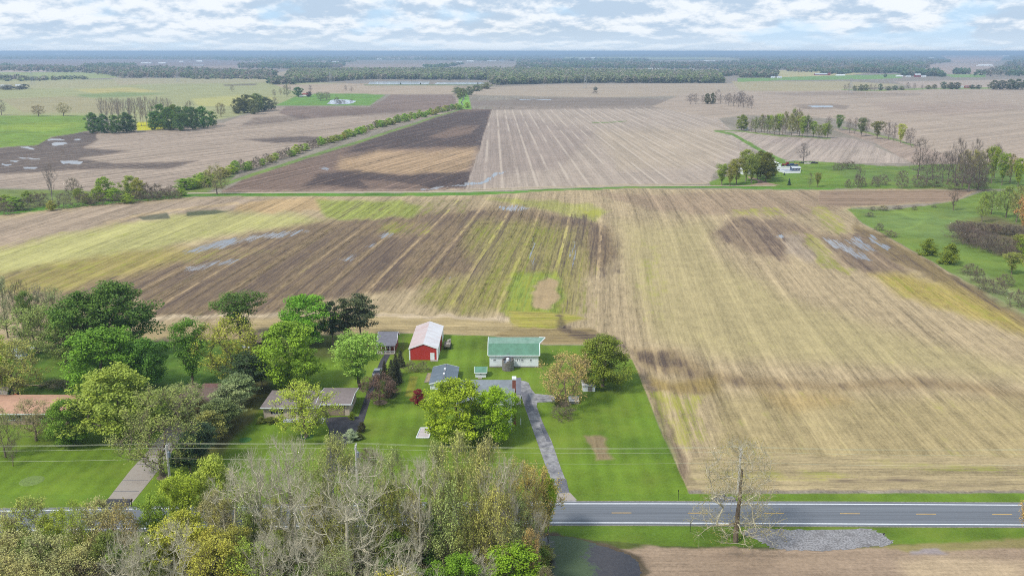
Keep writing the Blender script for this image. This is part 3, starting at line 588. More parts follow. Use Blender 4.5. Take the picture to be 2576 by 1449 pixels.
for i in range(len(gp_)):
    a, c_ = gp_[i], gp_[(i + 1) % len(gp_)]
    for k in range(9): f = k / 9; gq.append((a[0] + (c_[0] - a[0]) * f + rg.uniform(-7, 7), a[1] + (c_[1] - a[1]) * f + rg.uniform(-2.2, 2.2)))
gp = sheet('gravel_patch', gq, .02, gravel); gp['kind'] = 'structure'

# dark flooded corner south of the road, duckweed over part of it
pm = bpy.data.materials.new('pond_water'); pm.use_nodes = True; t = pm.node_tree; b = t.nodes['Principled BSDF']
g_ = N(t, 'ShaderNodeNewGeometry'); wn = NOISE(t, g_.outputs['Position'], .16, 6, .7); wf = NOISE(t, g_.outputs['Position'], 1.4, 4, .7)
sp2 = N(t, 'ShaderNodeSeparateXYZ'); L(t, g_.outputs['Position'], sp2.inputs[0])
wx = M_(t, 'MULTIPLY', M_(t, 'ABSOLUTE', M_(t, 'SUBTRACT', sp2.outputs[0], G(1438, 1400)[0])), .11)
wm2 = RANGE(t, M_(t, 'ADD', M_(t, 'SUBTRACT', wn, wx), cen(wf, .55)), .12, .30)
wc = MIX(t, RANGE(t, wf, .3, .7), (.018, .016, .022), (.034, .030, .034)); L(t, MIX(t, M_(t, 'MULTIPLY', wm2, .8), wc, A(82, 104, 66)), b.inputs['Base Color'])
L(t, RANGE(t, wm2, 0, 1, .1, .8), b.inputs['Roughness']); wb_ = N(t, 'ShaderNodeBump'); wb_.inputs['Strength'].default_value = .06; L(t, wf, wb_.inputs['Height']); L(t, wb_.outputs[0], b.inputs['Normal'])
po = [(1352, 1352), (1390, 1346), (1440, 1352), (1480, 1362), (1535, 1380), (1588, 1397), (1606, 1415), (1614, 1440), (1590, 1480), (1560, 1520), (1400, 1600), (1200, 1560), (1290, 1440), (1325, 1400)]
pq = []; rp = random.Random(4)
for i in range(len(po)):
    a, c_ = po[i], po[(i + 1) % len(po)]
    for k in range(7): f = k / 7; pq.append((a[0] + (c_[0] - a[0]) * f + rp.uniform(-4, 4), a[1] + (c_[1] - a[1]) * f + rp.uniform(-1.6, 1.6)))
sheet('pond', pq, .015, pm)['kind'] = 'structure'
skywat = mat('painted_sky_water', A(206, 212, 220, 1.1), .12, .06, .02)  # bright sky reflection of the far ponds, put into the base colour
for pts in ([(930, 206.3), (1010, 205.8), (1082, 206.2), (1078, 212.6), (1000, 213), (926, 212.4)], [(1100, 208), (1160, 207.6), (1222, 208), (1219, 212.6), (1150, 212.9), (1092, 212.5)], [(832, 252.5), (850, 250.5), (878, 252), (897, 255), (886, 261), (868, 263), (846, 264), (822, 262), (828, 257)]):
    sheet('pond', pts, .05, skywat)['kind'] = 'structure'

# ------------------------------------------------------------------ buildings
white = mat('white_siding', A(226, 230, 236, 1.38), .6, .04, .6, ribs=('z', .22, .12), dirt=(A(190, 190, 188), .4))
wtrim = mat('white_trim', A(232, 236, 240, 1.3), .55, .03, 1)
glass = mat('window_glass', A(52, 60, 74), .12, .3, .4)
redm = mat('red_metal', A(186, 56, 54, 1.25), .5, .05, .4, ribs=('x', .3, .22)); redm_y = mat('red_metal_side', A(178, 52, 50), .5, .05, .4, ribs=('y', .3, .22))
galv = mat('weathered_white_metal_roof', A(226, 224, 226, 1.15), .42, .05, .5, ribs=('y', .62, .25), dirt=(A(198, 150, 138), .35, (.3, 1, 1)))
rusty = mat('rusty_metal_roof', A(214, 196, 194), .5, .06, .5, ribs=('y', .62, .3), dirt=(A(206, 164, 150), .55, (.25, 1.6, 1)))
wmetal = mat('white_metal', A(228, 228, 230, 1.35), .5, .04, .4, ribs=('y', .3, .2))
grn = mat('green_shingles', A(104, 150, 126), .85, .12, 1.2, dirt=(A(112, 164, 144), .5)); grn2 = mat('faded_green_shingles', A(134, 166, 150), .85, .12, 1.2, dirt=(A(96, 146, 124), .5))
blue = mat('slate_blue_roof', A(98, 112, 124), .45, .08, .25, ribs=('y', .9, .10), dirt=(A(140, 152, 162), .5, (.6, 1, 1)))
grsh = mat('grey_shingles', A(142, 150, 158), .9, .10, 1.5, ribs=('y', .45, .3), dirt=(A(116, 124, 130), .6))
taup = mat('taupe_shingles', A(140, 128, 126), .9, .10, 1.3, ribs=('y', .5, .22), dirt=(A(120, 108, 106), .4))
salm = mat('salmon_shingles', A(204, 160, 132), .9, .10, 1.3, ribs=('y', .5, .2), dirt=(A(176, 120, 104), .5))
brn = mat('brown_shingles', A(120, 100, 90), .9, .14, 1.2, ribs=('y', .5, .2)); brnr = mat('red_brown_roof', A(132, 98, 94), .6, .08, .8, ribs=('x', .5, .2))
dkr = mat('charcoal_shingles', A(112, 112, 122, 1.2), .9, .12, 1.5)
beige = mat('beige_siding', A(196, 180, 164, 1.3), .7, .05, .8, ribs=('z', .25, .15)); brick = mat('brick', A(150, 88, 74), .85, .2, 3, ribs=('z', .12, .3))
tanb = mat('tan_brick', A(178, 152, 136), .85, .14, 3, ribs=('z', .15, .2))
dkwood = mat('dark_stained_wood', A(78, 60, 54), .8, .2, 1.5, ribs=('x', .3, .3)); greyw = mat('weathered_wood', A(150, 142, 132), .9, .25, 2)
stave = mat('old_concrete_staves', A(142, 134, 128), .9, .3, 2.2, dirt=(A(96, 90, 84), .7)); lead = mat('dull_sheet_metal', A(140, 150, 162), .4, .1, 2)
teal = mat('pale_teal_paint', A(150, 196, 196), .6, .06, 1, ribs=('z', .25, .12)); black = mat('dark_opening', A(30, 28, 30), .8, .2, 1)
found = mat('grey_foundation', A(150, 144, 136), .9, .15, 2)

def window(root, x, z, w, h, face, side='y', m=wtrim, pane=glass, sill=True, bars=1):
    """face = plane coordinate of the outer wall; side 'y' looks south, 'x' looks east"""
    a, b, c, d = x - w / 2, x + w / 2, z, z + h; t_ = .07; f = MB(); g = MB()
    def bx(m_, p0, p1, q0, q1, o0, o1):
        m_.box(p0, p1, face - o1, face - o0, q0, q1) if side == 'y' else m_.box(face + o0, face + o1, p0, p1, q0, q1)
    bx(f, a - t_, b + t_, d, d + t_, .0, .05); bx(f, a - t_, b + t_, c - t_, c, .0, .07); bx(f, a - t_, a, c, d, .0, .05); bx(f, b, b + t_, c, d, .0, .05)
    for i in range(bars): xx = a + (b - a) * (i + 1) / (bars + 1); bx(f, xx - .025, xx + .025, c, d, .02, .045)
    bx(g, a, b, c, d, .0, .02)
    o = f.build('window', m, root); g.build('pane', pane, o); return o
def gable(root, x0, x1, y0, y1, e, r, axis, wm, rm, ov=.35, th=.12, rm2=None, z0=0., trim=wtrim, found_=None, hipl=0., hipr=0.):
    w_ = MB()
    if axis == 'y':
        xm = (x0 + x1) / 2; w_.prism([(x0, z0), (x1, z0), (x1, e), (xm, r), (x0, e)], 'y', y0, y1)
    else:
        ym = (y0 + y1) / 2
        if hipl or hipr: w_.box(x0, x1, y0, y1, z0, e)
        else: w_.prism([(y0, z0), (y1, z0), (y1, e), (ym, r), (y0, e)], 'x', x0, x1)
    wall = w_.build('wall', wm, root)
    s = (r - e) / (((x1 - x0) if axis == 'y' else (y1 - y0)) / 2); dz = ov * s; g = .03 + th
    if axis == 'y':
        A_ = MB().slab([(x0 - ov, y0 - ov, e - dz + g), (xm, y0 - ov, r + g), (xm, y1 + ov, r + g), (x0 - ov, y1 + ov, e - dz + g)], th)
        B_ = MB().slab([(xm + .002, y0 - ov, r + g), (x1 + ov, y0 - ov, e - dz + g), (x1 + ov, y1 + ov, e - dz + g), (xm + .002, y1 + ov, r + g)], th)
        fas = []
        for q in (y0 - ov - .06, y1 + ov + .002):
            C_ = MB(); fas.append(C_)
            for xa, xb in ((x0 - ov, xm), (x1 + ov, xm)):
                C_.hexa([(xa, q, e - dz + g - .22), (xb, q, r + g - .22), (xb, q + .058, r + g - .22), (xa, q + .058, e - dz + g - .22)], [(xa, q, e - dz + g + .02), (xb, q, r + g + .02), (xb, q + .058, r + g + .02), (xa, q + .058, e - dz + g + .02)])
    else:
        hl, hr = x0 - ov + hipl, x1 + ov - hipr
        A_ = MB().slab([(x0 - ov, y0 - ov, e - dz + g), (x1 + ov, y0 - ov, e - dz + g), (hr, ym, r + g), (hl, ym, r + g)], th)
        B_ = MB().slab([(hl, ym + .002, r + g), (hr, ym + .002, r + g), (x1 + ov, y1 + ov, e - dz + g), (x0 - ov, y1 + ov, e - dz + g)], th)
        if hipl: A_.add([(x0 - ov, y0 - ov, e - dz + g), (hl, ym, r + g), (x0 - ov, y1 + ov, e - dz + g)], [(0, 1, 2)])
        if hipr: A_.add([(x1 + ov, y0 - ov, e - dz + g), (x1 + ov, y1 + ov, e - dz + g), (hr, ym, r + g)], [(0, 1, 2)])
        fas = [MB().box(x0 - ov, x1 + ov, y0 - ov - .08, y0 - ov - .002, e - dz + g - .2, e - dz + g - .01)]
        for q, h_ in ((x0 - ov - .06, hipl), (x1 + ov + .002, hipr)):
            if h_: continue
            C_ = MB(); fas.append(C_)
            for ya, yb in ((y0 - ov, ym), (y1 + ov, ym)):
                C_.hexa([(q, ya, e - dz + g - .22), (q + .058, ya, e - dz + g - .22), (q + .058, yb, r + g - .22), (q, yb, r + g - .22)], [(q, ya, e - dz + g + .02), (q + .058, ya, e - dz + g + .02), (q + .058, yb, r + g + .02), (q, yb, r + g + .02)])
    rf = A_.build('roof', rm, root); ORG[rf.name] = ORG[root.name]
    B_.build('roof_slope', rm2 or rm, rf)
    for C_ in fas: C_.build('fascia', trim, rf)
    if found_: MB().box(x0 - .05, x1 + .05, y0 - .05, y1 + .05, 0, z0 if z0 > 0 else .25).build('foundation', found_, root)
    return wall, rf
def door(root, x, w, h, face, side='y', m=wtrim, handle=True, z=0.05):
    d = MB(); (d.box(x - w / 2, x + w / 2, face - .05, face, z, z + h) if side == 'y' else d.box(face, face + .05, x - w / 2, x + w / 2, z, z + h))
    o = d.build('door', m, root)
    hd = MB(); (hd.box(x + w * .38, x + w * .42, face - .1, face - .052, z + 1., z + 1.06) if side == 'y' else hd.box(face + .052, face + .1, x + w * .38, x + w * .42, z + 1., z + 1.06)); hd.build('handle', lead, o)
    return o

# red pole barn
x0, y0 = G(1029.6, 905.5); x1, _ = G(1101.6, 905.5); e = HT(905.5, 877); r = HT(905.5, 864.5)
y1 = G(1045.6, 820, e)[1] - .4
rb = empty('metal_barn', ((x0 + x1) / 2, y0, 0), 'red metal pole barn with a white and rust-stained gable roof', 'barn')
gable(rb, x0, x1, y0, y1, e, r, 'y', redm, rusty, .12, .08, rm2=galv)
for xx in (x0 - .02, x1 - .28): MB().box(xx, xx + .3, y0 - .03, y0 - .002, 0, e).build('corner_trim', wtrim, rb)
MB().box(x1 + .002, x1 + .03, y0, y0 + (y1 - y0) * .35, 0, e - .05).build('white_side_panel', wmetal, rb); c = MB().box(x1 + .002, x1 + .03, y0 + (y1 - y0) * .72, y1, 0, e - .05); c.build('white_side_panel', wmetal, rb)
c = MB().box(x1 + .004, x1 + .09, y0 + (y1 - y0) * .36, y0 + (y1 - y0) * .71, .05, e - .2); c.build('sliding_door', redm_y, rb)
door(rb, x0 + (x1 - x0) * .81, 1.0, 1.75, y0)
MB().box(x0 + (x1 - x0) * .75, x1 + .1, y0 - 1., y0 - .06, 0, .1).build('door_step', conc, rb)

# white gambrel barn
x0, y0 = G(1231.5, 924); x1, _ = G(1354.5, 924); e = HT(924, 890)
y1_ = G(1294, 890, e)[1]; dep = 8.5; y1 = y0 + dep
# break line and ridge solved from the picture at their own depth
def zat(y, py): v = (CY - py) / F; return H + y * (-sp + v * cp) / (cp + v * sp)
yb_ = y0 + dep * .22; zb = zat(yb_, 865.); yr = y0 + dep * .5; zr = zat(yr, 850.5)
gb = empty('gambrel_barn', ((x0 + x1) / 2, y0, 0), 'white wooden barn with a green gambrel roof and pointed hay hood', 'barn')
prof = [(y0, .3), (y1, .3), (y1, e), (y1 - dep * .22, zb), (yr, zr), (yb_, zb), (y0, e)]
MB().prism(prof, 'x', x0, x1).build('wall', white, gb)
MB().box(x0 - .04, x1 + .04, y0 - .04, y1 + .04, 0, .3).build('foundation', found, gb)
rf = MB().slab([(x0 - .3, y0 - .35, e - .25), (x1 + .3, y0 - .35, e - .25), (x1 + .3, yb_, zb + .14), (x0 - .3, yb_, zb + .14)], .1).build('roof', grn, gb); ORG[rf.name] = ORG[gb.name]
up = MB().slab([(x0 - .3, yb_ + .002, zb + .14), (x1 + .3, yb_ + .002, zb + .14), (x1 + 1.7, yr, zr + .14), (x0 - .3, yr, zr + .14)], .1); up.build('roof_slope', grn2, rf)
up = MB().slab([(x0 - .3, yr + .002, zr + .14), (x1 + 1.7, yr + .002, zr + .14), (x1 + .3, y1 - dep * .22, zb + .14), (x0 - .3, y1 - dep * .22, zb + .14)], .1); up.build('roof_slope', grn2, rf)
up = MB().slab([(x0 - .3, y1 - dep * .22 + .002, zb + .14), (x1 + .3, y1 - dep * .22 + .002, zb + .14), (x1 + .3, y1 + .35, e - .25), (x0 - .3, y1 + .35, e - .25)], .1); up.build('roof_slope', grn, rf)
tr = MB()
for xx, xt in ((x0 - .36, x0 - .36), (x1 + .302, x1 + 1.702)):
    tr.bar((xx, y0 - .35, e - .28), (xx, yb_, zb + .12), .09); tr.bar((xx, yb_, zb + .12), (xt, yr, zr + .12), .09); tr.bar((xt, yr, zr + .12), (xx, y1 - dep * .22, zb + .12), .09); tr.bar((xx, y1 - dep * .22, zb + .12), (xx, y1 + .35, e - .28), .09)
tr.box(x0 - .3, x1 + .3, y0 - .43, y0 - .352, e - .42, e - .24); tr.build('rake_board', wtrim, rf)
for px_, ww in ((1244.2, .5), (1298.5, .42), (1304.4, .42), (1313.8, .42), (1334.9, .4)):
    window(gb, G(px_, 924)[0], 1.55, ww, .5, y0)
MB().box(x0 + 5.2, x0 + 7.1, y0 - .05, y0 - .002, .3, 2.4).build('sliding_door', white, gb)

# silo stump
sx_, sy_ = G(1277.8, 934.5); sr = 1.35
si = empty('silo', (sx_, sy_ + sr, 0), 'squat roofless stave silo stump in front of the white barn', 'silo')
sy_ += sr
c = MB(); nn = 22
for i in range(nn):
    a0_, a1_ = 2 * math.pi * i / nn, 2 * math.pi * (i + 1) / nn; hh = 2.35 + .35 * random.Random(i).random() - (.5 if i in (14, 15, 3) else 0)
    o = [(sx_ + sr * math.cos(a), sy_ + sr * math.sin(a)) for a in (a0_, a1_)]; q = [(sx_ + (sr - .16) * math.cos(a), sy_ + (sr - .16) * math.sin(a)) for a in (a1_, a0_)]
    c.hexa([(p[0], p[1], 0) for p in o + q], [(p[0], p[1], hh) for p in o + q])
c.build('stave_ring', stave, si)
c = MB()
for z in (.4, .9, 1.4, 1.9): c.cyl(sx_, sy_, z, z + .05, sr + .03, n=22)
c.build('hoop', lead, si)
MB().cyl(sx_, sy_, 1.7, 1.85, sr - .18, n=22).build('rubble_fill', greyw, si)
c = MB().cyl(sx_ - .05, sy_ + .2, 1.86, 2.6, .32, .3, 10).cyl(sx_ - .05, sy_ + .2, 2.6, 2.85, .42, .1, 10); c.build('vent_cap', wtrim, si)
MB().box(sx_ - .35, sx_ + .35, sy_ + sr + .02, sy_ + sr + .6, 0, 3.4).build('chute', lead, si)

# slate-blue garage
x0, y0 = G(1082, 979); x1, _ = G(1146, 979); e = HT(979, 965); yt = G(1094, 924.5, e)[1]; r = HT(979, 957.5)
bg_ = empty('garage', ((x0 + x1) / 2, y0, 0), 'white detached garage with a slate-blue gable roof', 'garage')
_, rf = gable(bg_, x0, x1, y0, yt, e, r, 'y', white, blue, .25, .1)
for k_ in (.33, .62):
    MB().box((x0 + x1) / 2 - .2, (x0 + x1) / 2 + .2, y0 + (yt - y0) * k_, y0 + (yt - y0) * k_ + .5, r + .08, r + .45).build('vent', wtrim, rf)
MB().box((x0 + x1) / 2 - .09, (x0 + x1) / 2 + .09, y0 - .2, yt + .2, r + .12, r + .19).build('ridge_cap', dkr, rf)
window(bg_, x0 + 1.8, .9, .8, .9, y0); window(bg_, x1 - 1.6, .9, .8, .9, y0)
# little green-roofed shed
x0, y0 = G(1195.8, 950.3); x1, _ = G(1222.5, 950.3); e = HT(950.3, 937.5); zr_ = e + .9
ws = empty('shed', ((x0 + x1) / 2, y0, 0), 'tiny white shed with green roof and one small window', 'shed')
gable(ws, x0, x1, y0 + .3, y0 + 3.3, e, e + .75, 'x', white, grn, .2, .08); window(ws, (x0 + x1) / 2, .7, .35, .5, y0 + .3)
MB().box((x0 + x1) / 2 - .6, (x0 + x1) / 2 + .3, y0 - .75, y0 - .05, 0, .16).build('door_step', conc, ws)

# farmhouse half hidden by its trees
x0, y0 = G(1176, 1100); x1, _ = G(1290, 1100); x0 = G(1150, 1060)[0]; y1 = G(1230, 1010)[1]
x0, x1 = G(1160, 1050)[0], G(1288, 1050)[0]; y0 = G(1230, 1085)[1]; e = 4.9; r = 7.2
y1 = y0 + 10.5
def solve_r(ym, py): return zat(ym, py)
r = zat((y0 + y1) / 2, 957.) ; e = r - 2.6
fh = empty('farmhouse', ((x0 + x1) / 2, y0, 0), 'white two-storey farmhouse with grey shingle roof behind leafy trees', 'house')
_, rf = gable(fh, x0, x1, y0, y1, e, r, 'x', white, grsh, .4, .12, z0=.4, found_=found)
for i in range(5):
    for zz_ in (1.3, 3.9):
        if zz_ + 1.3 < e: window(fh, x0 + 1.3 + i * (x1 - x0 - 2.6) / 4, zz_, .9, 1.3, y0)
cx_, cy_ = G(1282, 985); ch = MB().box(x1 + .05, x1 + .75, y0 + 3.2, y0 + 4.1, 0, r + .9).build('chimney', brick, fh); ORG[ch.name] = ORG[fh.name]
MB().box(x1 - .02, x1 + .82, y0 + 3.13, y0 + 4.17, r + .9, r + 1.3).build('chimney_cap', wtrim, ch)
# east wing porch
xa, ya = G(1300, 1022); xb = xa + .8
pw0, pw1 = x1 + .8, G(1309, 1015)[0]; py0, py1 = ya, ya + 5.5
pe = HT(1022, 1002) + 1.0
pz = MB().slab([(pw0, py0 - .2, pe), (pw1 + .2, py0 - .2, pe), (pw1 + .2, py1, pe + 1.5), (pw0, py1, pe + 1.5)], .12).build('porch_roof', dkr, fh); ORG[pz.name] = ORG[fh.name]
pp = MB().bar((pw1, py0, 0), (pw1, py0, pe - .15), .09).bar((pw1 - 1.4, py0, 0), (pw1 - 1.4, py0, pe - .15), .09).bar((pw1, py0 + 2.4, 0), (pw1, py0 + 2.4, pe + .5), .09); pp.build('porch_post', wtrim, fh)
pp = MB().box(pw1 - 1.4, pw1, py0 - .03, py0 + .03, .8, .88).box(pw1 - 1.4, pw1, py0 - .03, py0 + .03, .5, .56).box(pw1 - .03, pw1 + .03, py0, py0 + 2.4, .8, .88); pp.build('porch_rail', wtrim, fh)
MB().box(pw0, pw1 + .15, py0 - .1, py1, 0, .4).build('porch_floor', found, fh)
for i in range(4): MB().box(G(1206, 1105)[0] - 1, G(1206, 1105)[0] + 1, y0 - .32 * (i + 1) - .1, y0 - .32 * i - .1, 0, .6 - .14 * i).build('front_step', greyw, fh)

# taupe ranch house
x0, y0 = G(664, 1053); xg, yg = G(812, 1049); x1, _ = G(878, 1048)
e = 2.45
rn = empty('ranch_house', ((x0 + x1) / 2, y0, 0), 'long low beige ranch house with a taupe shingle roof and black driveway', 'house')
rdep = 8.6; ym = y0 + rdep / 2; r = zat(ym + .2, 1000.)
gable(rn, x0, G(800, 1050)[0], y0, y0 + rdep, e, r, 'x', beige, taup, .5, .12, hipl=2.2)
gable(rn, G(800, 1050)[0] + .02, x1, yg + .9, y0 + rdep + 1.2, e + .1, r + .28, 'x', beige, taup, .5, .12)
window(rn, G(698, 1053)[0], 1.1, 1.5, .8, y0, bars=2)
sh = MB().box(G(698, 1053)[0] - 1.25, G(698, 1053)[0] - .84, y0 - .04, y0 - .002, 1.05, 1.95).box(G(698, 1053)[0] + .84, G(698, 1053)[0] + 1.25, y0 - .04, y0 - .002, 1.05, 1.95); sh.build('shutter', black, rn)
window(rn, G(760, 1053)[0], .7, 1.6, 1.3, y0, bars=2)
MB().box(x1 - 6.2, x1 - 1.0, yg + .84, yg + .898, .05, 2.15).build('garage_door', mat('taupe_garage_door', A(170, 150, 132), .6, .04, 1, ribs=('z', .5, .3)), rn)
window(rn, yg + 4, 1.0, 1.2, .9, x1, side='x')

# salmon-roofed ranch at the left edge
xL, yL = G(22, 1068); xR = G(150, 1068)[0]
sr_ = empty('ranch_house', (xL, yL, 0), 'tan brick ranch house with a salmon-coloured shingle roof', 'house')
dp = 9.; r = zat(yL + dp / 2, 1010.) ; e = 2.5
gable(sr_, xL - 12, xR + 1.5, yL, yL + dp, e, r, 'x', tanb, salm, .6, .12)
window(sr_, G(38, 1068)[0], .95, 2.9, 1.1, yL, bars=4); window(sr_, G(74, 1068)[0], 1.5, .7, .6, yL); window(sr_, G(110, 1068)[0], 1.2, 1.2, .9, yL)
# brown house between the trees
x0, y0 = G(435, 1045); x1, _ = G(520, 1045)
bh = empty('house', ((x0 + x1) / 2, y0, 0), 'dark brown house under trees at the top of the concrete driveway', 'house')
gable(bh, x0, x1, y0, y0 + 8, 2.5, zat(y0 + 4, 1000.), 'x', dkwood, brn, .7, .14, trim=dkwood)
window(bh, x1 - 2.2, .9, 1.4, 1., y0)
x0, y0 = G(492, 1008); x1, _ = G(540, 1008)
bp = empty('pavilion', ((x0 + x1) / 2, y0, 0), 'open garden pavilion with a flat red-brown roof behind the brown house', 'pavilion')
z_ = zat(y0 + .3, 990.)
MB().slab([(x0, y0, z_), (x1 + .4, y0, z_), (x1 + .4, y0 + 4.6, z_ + .7), (x0 + .4, y0 + 4.6, z_ + .7)], .16).build('roof', brnr, bp)
for xx in (x0 + .3, x1):
    for yy in (y0 + .2, y0 + 4.3): MB().bar((xx, yy, 0), (xx, yy, z_ - .1 + (.6 if yy > y0 + 1 else 0)), .1).build('post', dkwood, bp)
# grey-roofed outbuilding with porch
x0, y0 = G(950, 892); x1, _ = G(992, 892)
gr_ = empty('cabin', ((x0 + x1) / 2, y0, 0), 'small brick outbuilding with charcoal roof and white-railed porch', 'cabin')
gable(gr_, x0, x1, y0 + 2.2, y0 + 8, 2.5, 4.1, 'x', brick, dkr, .4, .12)
MB().slab([(x0 - .3, y0, 2.25), (x1 + .3, y0, 2.25), (x1 + .3, y0 + 2.3, 2.85), (x0 - .3, y0 + 2.3, 2.85)], .1).build('porch_roof', dkr, gr_)
c = MB()
for i in range(5): xx = x0 + (x1 - x0) * i / 4; c.bar((xx, y0 + .1, 0), (xx, y0 + .1, 2.2), .06)
c.build('porch_post', wtrim, gr_); MB().box(x0, x1, y0 + .07, y0 + .13, .75, .83).build('porch_rail', wtrim, gr_); MB().box(x0 - .1, x1 + .1, y0, y0 + 2.15, 0, .25).build('porch_floor', conc, gr_)
window(gr_, x1 - 1.5, .9, .8, 1., y0 + 2.2)
# dark cabin glimpsed between trees
x0, y0 = G(610, 882); x1, _ = G(655, 882)
dc = empty('cabin', ((x0 + x1) / 2, y0, 0), 'dark brown cabin with a white window glimpsed among trees at the field edge', 'cabin')
gable(dc, x0, x1, y0, y0 + 5, 2.4, 3.8, 'x', dkwood, brn, .4, .12, trim=dkwood); window(dc, G(620, 882)[0], .8, 1.6, 1.2, y0, pane=wtrim); window(dc, G(645, 882)[0], .9, .8, .9, y0)
# pale teal arched shed
x0, y0 = G(-12, 1006); x1, _ = G(20, 1006)
ts = empty('shed', ((x0 + x1) / 2, y0, 0), 'pale teal shed with a rounded gambrel end and open dark door', 'shed')
y0 -= 0
pr = [(x0 - 3, 0), (x0 + .0, 0)]
prof = [(y0, 0), (y0 + 2.6, 0), (y0 + 2.7, 1.2), (y0 + 2.3, 2.0), (y0 + 1.3, 2.45), (y0 + .3, 2.0), (y0 - .1, 1.2)]
MB().prism(prof, 'x', x0, x1).build('wall', teal, ts)
o_ = [(a + (0), b + .05) for a, b in prof[2:]]
c = MB()
for (a, b), (a2, b2) in zip(o_[:-1], o_[1:]): c.slab([(x0 - .1, a2, b2 + .04), (x1 + .1, a2, b2 + .04), (x1 + .1, a, b + .04), (x0 - .1, a, b + .04)], .05)
c.build('roof', mat('grey_roll_roof', A(160, 150, 140), .8, .2, 2), ts); MB().box(x1 + .002, x1 + .04, y0 + .6, y0 + 1.7, .05, 1.8).build('door', black, ts)
MB().box(x0 + .5, x1 - .5, y0 - .16, y0 - .1, .9, 1.25).build('pane', wtrim, ts)
# flat white roofs by the orange tree
x0, y0 = G(1466, 985); x1, _ = G(1497, 985)
p_ = empty('shed', ((x0 + x1) / 2, y0, 0), 'white flat-roofed shed between the orange tree and the round green tree', 'shed')
z_ = HT(985, 981) + .5
MB().box(x0, x1, y0, y0 + 2.4, 0, 1.3).build('wall', white, p_); MB().slab([(x0 - .2, y0 - .2, 1.42), (x1 + .2, y0 - .2, 1.42), (x1 + .2, y0 + 2.7, 1.75), (x0 - .2, y0 + 2.7, 1.75)], .1).build('roof', mat('stained_white_roof', A(214, 216, 220), .6, .1, 1.2, dirt=(A(150, 140, 130), .6)), p_)
MB().box(x1 - 1.6, x1 - .6, y0 - .04, y0 - .002, .1, 1.2).build('door', greyw, p_)
x0, y0 = G(1432, 1016); x1, _ = G(1456, 1016)
p_ = empty('well_cover', ((x0 + x1) / 2, y0, 0), 'low white well cover under the right side of the orange tree', 'well cover')
MB().box(x0, x1, y0, y0 + 2.1, 0, .5).build('base', found, p_); MB().slab([(x0 - .1, y0 - .1, .62), (x1 + .1, y0 - .1, .62), (x1 + .1, y0 + 2.2, .9), (x0 - .1, y0 + 2.2, .9)], .08).build('lid', MATS['stained_white_roof'], p_)
MB().box(x0 + .6, x1 - .6, y0 - .03, y0 - .002, .1, .4).build('hatch', lead, p_)
# small roof and trailer seen through the left trees
x0, y0 = G(34, 904); x1, _ = G(56, 904)
p_ = empty('shed', ((x0 + x1) / 2, y0, 0), 'small shed with a pale blue roof behind the left trees', 'shed')
gable(p_, x0, x1, y0, y0 + 2.5, 1.9, 2.6, 'x', white, mat('pale_blue_roof', A(176, 194, 208), .5, .05, 1), .2, .08); door(p_, (x0 + x1) / 2, .8, 1.7, y0)
x0, y0 = G(64, 877); x1, _ = G(88, 877)
p_ = empty('canoe', ((x0 + x1) / 2, y0, 0), 'white canoe lying upturned at the field edge among left trees', 'canoe')
c = MB(); nn = 10; secs = []
for i in range(nn + 1):
    s_ = i / nn; ww = .45 * math.sin(math.pi * min(max(s_, .03), .97)) ** .6; secs.append((x0 + (x1 - x0) * s_, ww, .15 + .4 * math.sin(math.pi * min(max(s_, .05), .95)) ** .4))
vs_, fs_ = [], []
for (a, b, c2) in secs: vs_ += [(a, y0 - b, .05), (a, y0 - b * .7, c2 * .8), (a, y0, c2), (a, y0 + b * .7, c2 * .8), (a, y0 + b, .05)]
for i in range(nn):
    for j in range(4): fs_.append((i * 5 + j, i * 5 + 5 + j, i * 5 + 6 + j, i * 5 + 1 + j))
MB().add(vs_, fs_).build('hull', wtrim, p_); MB().bar((x0, y0, .2), (x1, y0, .2), .04).build('gunwale', greyw, p_)

# ------------------------------------------------------------------ yard things
def T(name, px, py, label, cat, group=None):
    x, y = G(px, py); return empty(name, (x, y, 0), label, cat, group), x, y
# sand court with white frame
q = [G(1058, 1077), G(1086, 1077), G(1079, 1102), (G(1047, 1102))]
sc_ = empty('sandbox', (q[3][0], q[3][1], 0), 'white-framed pale sandbox on the lawn', 'sandbox')
MB().add([(a, b, .06) for a, b in q], [(3, 2, 1, 0)]).build('sand', mat('pale_sand', A(206, 196, 194), .95, .08, 2, dirt=(A(140, 128, 120), .6)), sc_)
c = MB()
for i in range(4): c.bar((*q[i], .1), (*q[(i + 1) % 4], .1), .11, 4)
c.build('frame', wtrim, sc_)
# wood chips bed by garage
q = [G(1076, 940), G(1090, 941), G(1082, 962), G(1068, 963)]
bd = empty('raised_bed', (q[3][0], q[3][1], 0), 'raised garden bed of straw and stalks left of the slate-blue garage', 'garden bed')
MB().add([(a, b, .16) for a, b in q], [(3, 2, 1, 0)]).build('straw', mat('straw_mulch', A(168, 150, 118), .95, .4, 3), bd)
c = MB()
for i in range(4): c.bar((*q[i], .12), (*q[(i + 1) % 4], .12), .1, 4)
c.build('frame', greyw, bd)
